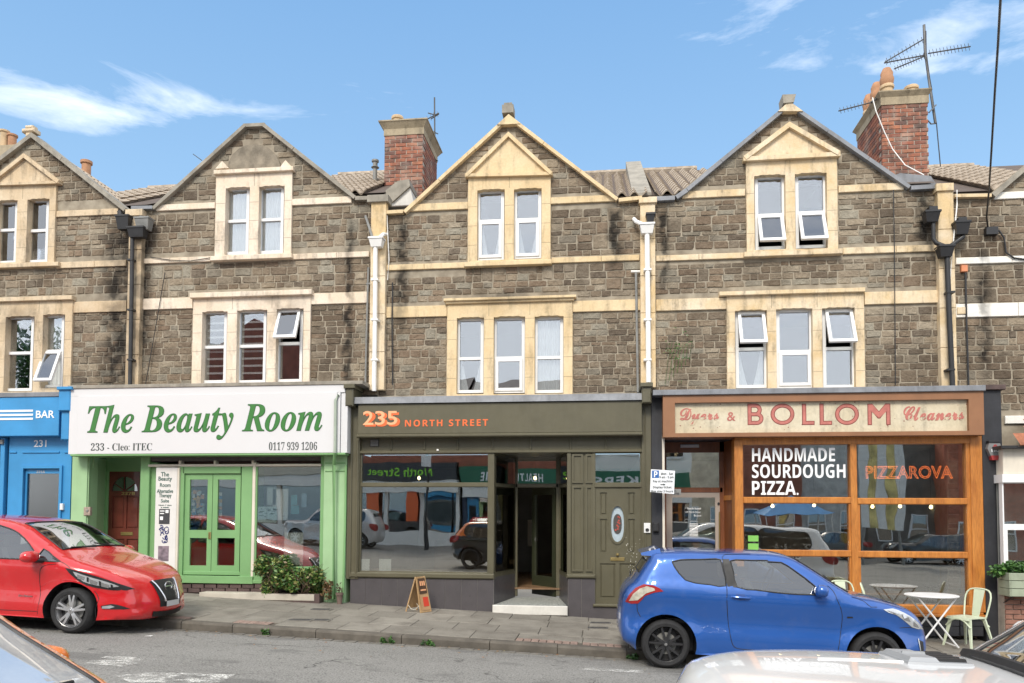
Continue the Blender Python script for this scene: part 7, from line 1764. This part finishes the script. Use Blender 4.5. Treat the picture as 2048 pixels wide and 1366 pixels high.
# parking plate
ps = thing('parking_sign', 'square white pay and display parking plate with blue P beside the pizza shop entrance', 'parking sign', UP(1325,963,-.7)); Yp = -.7
pts = P2([(1303,938),(1350,943),(1347,988),(1300,983)], Yp); pts = P2([(1302,938.5),(1350,941.5),(1348,988),(1300,984)], Yp)
obj('plate', M().prism(pts, Yp, Yp+.006), pm('sign_plate_white', (.80,.81,.83), .4, .02, 3, 0), ps); bx('blue_square', ps, 1304, 941, 1318, 956, Yp-.002, Yp, fmat('sign_blue', (.02,.12,.38)), .001); text('P', 'sb', 1308, 942.5, 1315, 954.5, Yp-.004, WHT, ps, 0, .001)
for s, a, b, y0, y1 in (('Mon - Sat',1322,1346,945,950),('9 am - 5 pm',1319,1347,952,958),('Pay at machine',1306,1345,960,966),('Display ticket',1306,1343,972,978),('Max stay 3 hours',1302,1346,980,986)): text(s, 'sb', a, y0, b, y1, Yp-.003, INK, ps, 0, .001)
obj('arrow', M().prism(P2([(1321,968.3),(1327,968.3),(1327,966.8),(1331,969.2),(1327,971.6),(1327,970),(1321,970)], Yp-.003), Yp-.004, Yp-.002), INK, ps)
obj('bracket_arm', M().tube([UP(1348,986,Yp+.01), UP(1357,986,-.33)], .012, 6).tube([UP(1345,983,Yp+.01), UP(1350,980,-.33)], .010, 6).box(X(1345,985,-.33), X(1362,985,-.33), -.33, -.30, zpx(1350,990,-.33), zpx(1350,978,-.33)), PIPE_G, ps)
# cafe table and chairs
TW = pm('white_table_metal', (.68,.68,.68), .45, .05, 5, 0); TOL = pm('pale_green_metal', (.56,.62,.46), .38, .06, 4, 0, grime=.15)
tq = Vector((X(1864,1260,-.98), -.98, 0)); tb_z = pz(tq.x, tq.y); zt3 = QP(1864, 1190, tb_z+.72)
ttop = U(1864, 1190, tq.y)[1]; 
ct = thing('cafe_table', 'small round white folding table before the pizza shop', 'table', (tq.x, tq.y, tb_z)); rt_ = .36
obj('tabletop', M().lathe([(.001,-.006),(rt_-.01,-.008),(rt_,-.014),(rt_+.004,-.002),(rt_-.004,.006),(.001,.006)], (tq.x, tq.y, ttop), 36), TW, ct, smooth=True)
for sy in (-.20, .20):
    for sx_ in (-1, 1): obj('leg', M().tube([(tq.x-sx_*.26, tq.y+sy, ttop-.02), (tq.x+sx_*.27, tq.y+sy*1.1, pz(tq.x, tq.y)+.01)], .013, 6), TW, ct, smooth=True)
for sx_ in (-1, 1): obj('cross_bar', M().tube([(tq.x+sx_*.27, tq.y-.22, tb_z+.02), (tq.x+sx_*.27, tq.y+.22, tb_z+.02)], .011, 6), TW, ct)
def bent_chair(label, base, rz_, first=None):
    if first:
        r = first.copy(); COL.objects.link(r); r['label'] = label; r.location = base; r.rotation_euler = (0,0,rz_)
        for ch in list(first.children): c = ch.copy(); COL.objects.link(c); c.parent = r
        return r
    C = thing('metal_chair', label, 'chair', base, 'pale green metal cafe chairs', (0,0,rz_))
    # local: faces -y; seat 0.45 high
    st = M(); cbox(st, -.18, .18, -.18, .17, .435, .452, .01); st.add([(-.18,-.18,.45),(.18,-.18,.45),(.20,-.20,.415),(-.20,-.20,.415)], [(0,1,2,3)]); obj('seat', st, TOL, C, local=True)
    for sx_ in (-1, 1):
        for sy in (-1, 1):
            a = Vector((sx_*.165, sy*.16, .44)); b = Vector((sx_*.235, sy*(.23 if sy < 0 else .26), .0)); m = M()
            for (p, q, w0, w1) in ((a, b, .042, .018),):
                m.add([p+Vector((-w0*sx_,0,0)), p+Vector((.008*sx_,0,0)), q+Vector((.006*sx_,0,0)), q+Vector((-w1*sx_,0,0)), p+Vector((-w0*sx_,-sy*.03,0)), p+Vector((.008*sx_,-sy*.03,0)), q+Vector((.006*sx_,-sy*.02,0)), q+Vector((-w1*sx_,-sy*.02,0))], [(0,3,2,1),(4,5,6,7),(0,1,5,4),(1,2,6,5),(2,3,7,6),(3,0,4,7)])
            obj('leg', m, TOL, C, local=True)
    arch = lambda x0, x1, y, z: [(x0,y,z-.12),(x0*.75+x1*.25,y,z-.03),((x0+x1)/2,y,z),(x0*.25+x1*.75,y,z-.03),(x1,y,z-.12)]
    obj('apron', M().tube(smoothline([Vector(q) for q in arch(-.2,.2,-.19,.43)], step=.04), .012, 6).tube(smoothline([Vector(q) for q in arch(-.2,.2,.19,.43)], step=.04), .012, 6), TOL, C, local=True, smooth=True)
    hoop = smoothline([Vector(q) for q in ((-.175,.16,.45),(-.195,.20,.60),(-.20,.235,.74),(-.15,.262,.83),(0,.27,.852),(.15,.262,.83),(.20,.235,.74),(.195,.20,.60),(.175,.16,.45))], step=.04)
    obj('back_hoop', M().tube(hoop, .012, 8), TOL, C, local=True, smooth=True)
    obj('back_slat', M().add([(-.055,.165,.45),(.055,.165,.45),(.085,.262,.84),(-.085,.262,.84),(-.055,.175,.45),(.055,.175,.45),(.085,.272,.84),(-.085,.272,.84)], [(0,3,2,1),(4,5,6,7),(0,1,5,4),(1,2,6,5),(2,3,7,6),(3,0,4,7)]), TOL, C, local=True)
    return C
qc = Vector((X(1935,1260,-.95), -.95, 0)); c_a = bent_chair('pale green metal chair on the right of the white table', (qc.x, qc.y, pz(qc.x, qc.y)), R(-62))
qd = Vector((X(1762,1260,-.85), -.85, 0)); bent_chair('pale green metal chair just left of the white table, back to the timber frame', (qd.x, qd.y, pz(qd.x, qd.y)), R(72), c_a)
qe = Vector((X(1700,1260,-.8), -.8, 0)); bent_chair('leftmost pale green metal chair, only its rounded back showing over the blue bonnet', (qe.x, qe.y, pz(qe.x, qe.y)), R(14), c_a)
# shrubs
def leafmass(m, c, rad, n, seed, size=.035, zf=None):
    r = random.Random(seed)
    lumps = [(Vector((r.uniform(-1,1)*rad[0]*.7, r.uniform(-1,1)*rad[1]*.6, r.uniform(-.8,.8)*rad[2]*.7)), r.uniform(.3,.5)) for _ in range(12)]
    for _ in range(n):
        l, k = r.choice(lumps); d = Vector((r.gauss(0,1), r.gauss(0,1), r.gauss(0,1))).normalized()*(r.random()**.4)
        p = Vector(c)+l+Vector((d.x*rad[0]*k, d.y*rad[1]*k, d.z*rad[2]*k))
        a = Vector((r.gauss(0,1), r.gauss(0,1), r.gauss(0,.6))).normalized(); b = a.cross(Vector((r.gauss(0,1), r.gauss(0,1), r.gauss(0,1)))).normalized(); s = size*r.uniform(.6,1.3)
        m.add([p-a*s, p+b*s*.5, p+a*s, p-b*s*.5], [(0,1,2),(0,2,3)])
    return m
def leafmat(name, cols):
    m, t, p = newmat(name); g = t.nodes.new('ShaderNodeNewGeometry'); cr = t.nodes.new('ShaderNodeValToRGB'); t.links.new(g.outputs['Random Per Island'], cr.inputs[0])
    while len(cr.color_ramp.elements) < len(cols): cr.color_ramp.elements.new(.5)
    for i, c in enumerate(cols): cr.color_ramp.elements[i].position = i/(len(cols)-1); cr.color_ramp.elements[i].color = (*c, 1)
    t.links.new(cr.outputs[0], p.inputs['Base Color']); p.inputs['Roughness'].default_value = .45; p.inputs['Specular IOR Level'].default_value = .6
    p.inputs['Subsurface Weight'].default_value = 0; return m
LM = leafmat('variegated_leaf', [(.015,.05,.010),(.03,.09,.016),(.05,.14,.022),(.09,.19,.03),(.28,.32,.09),(.16,.10,.05)]); LM2 = leafmat('hedge_leaf', [(.015,.055,.01),(.03,.10,.015),(.06,.16,.03),(.10,.22,.04)])
WB = pm('brown_branch', (.09,.06,.04), .9, .2, 10, .2)
for (px, py, rad, n, sd_, lab, lm) in ((553,1152,(.36,.24,.42),5200,1,'rounded leafy shrub on the left under the beauty shop window',LM),(606,1162,(.33,.22,.34),4200,2,'lower variegated shrub on the right under the beauty shop window, against the pier',LM)):
    x, z = U(px, py, -.42); sh = thing('shrub', lab, 'shrub', (x, -.42, pz(x, -.42)), 'shrubs under the beauty shop window')
    obj('foliage', leafmass(M(), (x, -.42, z), rad, n, sd_), lm, sh, normals=False)
    m = M(); r = random.Random(sd_)
    for k in range(22): m.tube([(x+r.uniform(-.08,.08), -.42, pz(x,-.42)+.1), (x+r.uniform(-.2,.2), -.46+r.uniform(-.12,.1), z-.1), (x+r.uniform(-.42,.42), -.46+r.uniform(-.2,.15), z+r.uniform(.1,.34))], .008, 5, .003)
    obj('stems', m, WB, sh)
x0, x1, z0, z1 = RC(548, 1187, 640, 1198, -.46); pt_ = thing('planter', 'long low dark brown planter trough under the shrubs', 'planter', ((x0+x1)/2, -.45, z0))
for (a, b, c, d) in ((x0,x1,-.49,-.46),(x0,x1,-.30,-.27),(x0,x0+.03,-.46,-.30),(x1-.03,x1,-.46,-.30)): wbx('side_board', pt_, a, b, c, d, gz(x0)-.05, z1, BROWNK)
wbx('soil', pt_, x0+.03, x1-.03, -.46, -.30, z0, z1-.03, PSUB)
m = M(); leafmass(m, UP(655,1178,-.42), (.10,.08,.20), 260, 5, .028); x_, z_ = U(655, 1190, -.42)
dp_ = tag(obj('dry_weed', m, leafmat('dry_leaf', [(.14,.07,.03),(.22,.11,.05),(.08,.05,.02),(.12,.14,.04)]), normals=False), 'brown dried weeds at the foot of the green pier', 'weeds'); 
q = UP(679,1200,-.42); fp_ = thing('flower_pot', 'small grubby flower pot at the foot of the green pipes', 'flower pot', (q[0], q[1], pz(q[0], q[1]))); zq = pz(q[0], q[1])
obj('pot', M().lathe([(.04,0),(.055,.15),(.065,.15),(.065,.19),(.05,.19),(.045,.12)], (q[0], q[1], zq), 16), pm('grubby_pot', (.16,.11,.09), .9, .3, 9, .2), fp_, smooth=True); obj('soil', M().lathe([(.001,.14),(.05,.14),(.05,.145),(.001,.145)], (q[0], q[1], zq), 12), PSUB, fp_)
obj('dead_stalk', leafmass(M(), (q[0], q[1], zq+.28), (.05,.05,.12), 60, 8, .02), WB, fp_, normals=False)
# window box of the right-hand house
x0, x1, z0, z1 = RC(2017, 1146, 2110, 1194, -.75); bx_ = thing('planter_box', 'grey green slatted planter box with plants before the rightmost bay window', 'planter', ((x0+x1)/2, -.75, z0)); GSL = pm('grey_green_timber', (.30,.34,.25), .8, .15, 5, .3, grime=.4)
for k in range(3):
    za = z0+(z1-z0)*k/3; wbx('slat', bx_, x0+.02-.0*k, x1, -.78, -.75, za+.004, za+(z1-z0)/3-.004, GSL); wbx('end_slat', bx_, x0, x0+.02, -.78, -.45, za+.004, za+(z1-z0)/3-.004, GSL)
wbx('soil', bx_, x0+.02, x1, -.75, -.45, z0, z1-.04, PSUB); obj('plants', leafmass(M(), ((x0+x1)/2-.1, -.62, z1+.06), (.42,.16,.16), 900, 12, .035), LM2, bx_, normals=False)
for xx in (x0+.05, x1-.3): obj('bracket', M().tube([(xx,-.75,z0),(xx,-.5,z0-.12)], .012, 5).tube([(xx,-.76,z0-.003),(xx,-.45,z0-.003)], .010, 5), PIPE_B, bx_)
# climbing plant sprigs on the stone, kerb weeds and litter leaves
m = M(); r = random.Random(4)
for k in range(26):
    a, b = r.gauss(1352, 18), r.gauss(705, 26); q = UP(a, b, -.07); leafmass(m, q, (.05,.02,.04), 7, 100+k, .016)
for k in range(7): m.tube([UP(1330+k*8, 770-k*8, -.05), UP(1336+k*8, 720-k*6, -.05), UP(1345+k*7, 682+k*2, -.06)], .003, 4)
tag(obj('wall_creeper', m, LM2, normals=False), 'sparse green creeper on the stone left of the pizza house windows', 'creeper')
for i, (px, py, lab) in enumerate(((786,1280,'small weed growing by the kerb near the A-board'),(1262,1312,'weed in the gutter behind the blue car rear wheel'),(1392,1318,'weeds at the kerb in front of the blue car rear wheel'),(868,1284,'tiny weed sprig at the kerb in the middle of the picture'),(545,1268,'weeds at the kerb right of the red car'))):
    q = GP(px, py, 0, rz); tag(obj('kerb_weed', leafmass(M(), (q.x, KERB_Y-.03, q.z+.05), (.10,.03,.06), 90, 40+i, .02), LM2, normals=False), lab, 'weed', 'weeds along the kerb')
FL = leafmat('fallen_leaf', [(.25,.10,.03),(.35,.18,.06),(.18,.12,.05),(.30,.26,.10)]); m = M(); r = random.Random(77)
for k in range(150):
    x = r.uniform(-7.5, 5); y = KERB_Y-r.random()**2.2*1.2-.02; z = rz(x, y)+.008; s = r.uniform(.010,.026); a = r.uniform(0,6.3)
    m.add([(x+s*math.cos(a), y+s*math.sin(a), z), (x-s*.4*math.sin(a), y+s*.4*math.cos(a), z+.006), (x-s*math.cos(a), y-s*math.sin(a), z), (x+s*.4*math.sin(a), y-s*.4*math.cos(a), z+.002)], [(0,1,2,3)])
o = obj('fallen_leaves', m, FL, normals=False); o['kind'] = 'stuff'
q = GP(295, 1274, 0, rz); tag(obj('litter', M().add([(q.x-.05,q.y,q.z+.01),(q.x+.05,q.y-.01,q.z+.012),(q.x+.06,q.y+.03,q.z+.02),(q.x-.03,q.y+.03,q.z+.01)], [(0,1,2,3)]), PAPW), 'scrap of pale litter on the road by the red car', 'litter')

# ---------------------------------------------------------------- the other side of the street (seen in the glass)
RB_ = pm('opposite_brick', (.36,.12,.075), .9, .25, 3, .4); RW_ = pm('opposite_render', (.86,.84,.79), .8, .06, 1, 0); RS_ = pm('opposite_roof', (.16,.13,.115), .85, .3, 6, .3)
OG = glass('opposite_glass', (.3,.33,.33), .35)
def ocopy(ps, z): return ps
def opp(name, label, x0, x1, y, h, hr, wallm, fasm, sign=None, smt=None, gable=False, shop=True, stallm=None):
    b = thing(name, label, 'building', ((x0+x1)/2, y, rz((x0+x1)/2, y)), 'buildings reflected in the shop windows'); zb = rz(x0, y)-.6; z0 = rz((x0+x1)/2, y)
    w = M().box(x0, x1, y-8, y, z0+3.9 if shop else zb, h)
    if gable: w.prism([(x0,h),(x1,h),((x0+x1)/2,hr)], y-.3, y)
    obj('wall', w, wallm, b)
    obj('roof', M().add([(x0,y+.1,h),(x1,y+.1,h),(x1,y-4,hr-.3 if gable else hr),(x0,y-4,hr-.3 if gable else hr),(x1,y-8,h),(x0,y-8,h)], [(0,1,2,3),(3,2,4,5)]), RS_, b)
    n = max(2, int((x1-x0)/1.9))
    for fl in range(1 if h < 7.5 else 2):
        for k in range(n):
            cx = x0+(x1-x0)*(k+.5)/n; zz = z0+(4.6 if shop else 1.0)+fl*2.7
            if zz+1.6 > h+.2: continue
            wn_ = part('window', b); obj('frame', M().plate(rect(cx-.5,cx+.5,zz,zz+1.6), [rect(cx-.43,cx+.43,zz+.07,zz+.77), rect(cx-.43,cx+.43,zz+.83,zz+1.53)], y+.01, y+.06), UPVC, wn_); obj('pane', M().box(cx-.45,cx+.45,y+.015,y+.02,zz+.05,zz+1.55), OG, wn_)
    if shop:
        wbx('fascia', b, x0+.1, x1-.1, y, y+.3, z0+3.0, z0+3.9, fasm); wbx('stall_riser', b, x0+.1, x1-.1, y-.3, y, zb, z0+.6, stallm or RW_); wbx('shop_back', b, x0, x1, y-3, y-2.9, zb, z0+3.9, DARKROOM)
        obj('shop_pane', M().box(x0+.2, x1-.2, y-.12, y-.11, z0+.6, z0+3.0), OG, b)
        wbx('awning_band', b, x0+.1, x1-.1, y-.02, y+.25, z0+2.45, z0+2.98, RW_)
        for k in range(4): xx = x0+.15+(x1-x0-.3)*k/3; wbx('shop_post', b, xx-.08, xx+.08, y-.2, y+.02, zb, z0+3.0, RW_ if stallm is None else stallm)
        if sign: text(sign, 'sb', 0,0,0,0, y+.305, smt, b, 0, .002, xz=(x0+(x1-x0)*.2, x0+(x1-x0)*.75, z0+3.25, z0+3.65), mirror=True).scale = (1,1,1)
    return b
def fixsign(b):
    for o in b.children:
        if o.name.startswith('lettering'):
            # readable from the street side (towards +y)
            pass
b1 = opp('brick_building', 'red brick gabled building reflected in the beauty shop house windows', -22.5, -12.2, -23, 8.2, 11.6, RB_, pm('opp_cream', (.6,.55,.45), .6), gable=True)
b2 = opp('shop_building', 'white fronted shop with lime green letters reflected in the olive shop window', -12.2, -6.7, -23, 7.6, 9.0, RB_, pm('opp_slate', (.05,.055,.06), .6), 'North Street', fmat('lime_letters', (.30,.75,.06)))
b3 = opp('shop_building', 'green fronted shop reflected at the right of the olive shop window', -6.7, -1.6, -23, 7.4, 8.8, RB_, pm('opp_green', (.03,.16,.09), .6), 'HEALTH HOME', WHT, stallm=pm('opp_navy', (.03,.05,.09), .6))
b4 = opp('shop_building', 'pale rendered shop reflected in the pizza shop entrance', -1.6, 4.2, -23, 7.4, 8.8, RW_, pm('opp_green', (.03,.16,.09), .6), 'BAKERS', WHT)
for k, (xa, xb, lab, cm_) in enumerate(((4.8,8.2,'cream cottage reflected at the left of the pizza shop glass',(.62,.55,.42)),(8.2,12.2,'red brick cottage reflected behind the blue gazebo',(.30,.11,.07)),(12.2,16.0,'pale grey cottage reflected behind the painted hoarding',(.50,.50,.48)),(16.0,20,'dark stone cottage reflected right of the hoarding',(.16,.14,.12)))):
    opp('cottage', lab, xa, xb, -37+.4*(k % 2), 6.3+.3*(k % 3), 8.6, pm('cottage_wall%d' % k, cm_, .85, .3, 2, .3, grime=.4), RW_, shop=False)
b6 = opp('terrace_row', 'brick cottages reflected at the right edge of the pizza shop glass', 20, 34, -35, 6.5, 8.6, RB_, RB_, shop=False)
for k, xx in enumerate((-10.9, -9.0)): wbx('banner', b2, xx-.28, xx+.28, -22.84, -22.80, rz(xx,-23)+1.1, rz(xx,-23)+2.9, ORANGE)
# blue gazebo and yellow hoarding glimpsed in the pizza shop glass
wbx_h = thing('hoarding', 'yellow and white painted hoarding reflected in the right half of the pizza shop glass', 'hoarding', (13.6,-27.0,rz(13,-27)))
YEL = pm('painted_hoarding', (.60,.50,.20), .7, .5, 1.6, 0); HW = pm('hoarding_white', (.7,.7,.68), .7)
for k in range(5): wbx('board', wbx_h, 12.6+k*.42, 13.0+k*.42, -27.05, -27.0, rz(13,-27)+1.7, rz(13,-27)+6.0, YEL if k % 2 else HW)
for xx in (12.7, 14.5): obj('post', M().tube([(xx,-27.1,rz(13,-27)-.1),(xx,-27.1,rz(13,-27)+6.0)], .06, 6), PIPE_G, wbx_h)
gz_ = thing('gazebo', 'blue market gazebo reflected low in the pizza shop glass', 'gazebo', (10.4,-31.5,rz(10,-31))); zg = rz(10,-31)
obj('canopy', M().add([(8.6,-33,zg+2.3),(12.2,-33,zg+2.3),(12.2,-30,zg+2.3),(8.6,-30,zg+2.3),(10.4,-31.5,zg+3.3)], [(0,1,4),(1,2,4),(2,3,4),(3,0,4)]), pm('gazebo_blue', (.10,.28,.55), .7), gz_)
for (a, b) in ((8.7,-32.9),(12.1,-32.9),(12.1,-30.1),(8.7,-30.1)): obj('leg', M().tube([(a,b,zg),(a,b,zg+2.3)], .03, 6), UPVC, gz_)
for (x, y, h, sd_, lab) in ((-27, -26, 10, 3, 'leafy tree reflected in the windows over the blue bar'),(-33, -30, 12, 6, 'taller tree further off reflected in the leftmost upper windows')):
    z = rz(x, y); tr = thing('street_tree', lab, 'tree', (x, y, z), 'trees reflected in the left windows'); obj('trunk', M().tube([(x,y,z-.3),(x+.1,y,z+h*.3),(x-.1,y,z+h*.6),(x,y,z+h*.85)], .22, 8, .05), WB, tr, smooth=True)
    r = random.Random(sd_)
    for k in range(5): a = r.uniform(0,6.3); obj('limb', M().tube([(x,y,z+h*(.35+.08*k)),(x+1.2*math.cos(a),y+1.2*math.sin(a),z+h*(.5+.08*k)),(x+2*math.cos(a),y+2*math.sin(a),z+h*(.6+.07*k))], .09, 6, .03), WB, tr)
    obj('crown', leafmass(M(), (x,y,z+h*.68), (3.2,3.0,h*.36), 5200, sd_, .17), LM2, tr, normals=False)

lp_ = thing('sign_post', 'black post with a small white plate reflected in the middle of the olive shop window', 'post', (-7.7, -20.2, rz(-7.7,-20)))
zp_ = rz(-7.7,-20); obj('pole', M().tube([(-7.7,-20.2,zp_),(-7.7,-20.2,zp_+4.6)], .055, 8, .045), PIPE_B, lp_, smooth=True); obj('base_sleeve', M().tube([(-7.7,-20.2,zp_),(-7.7,-20.2,zp_+1.2)], .085, 8), PIPE_B, lp_, smooth=True); wbx('plate', lp_, -7.9, -7.5, -20.12, -20.10, zp_+3.6, zp_+4.1, UPVC)
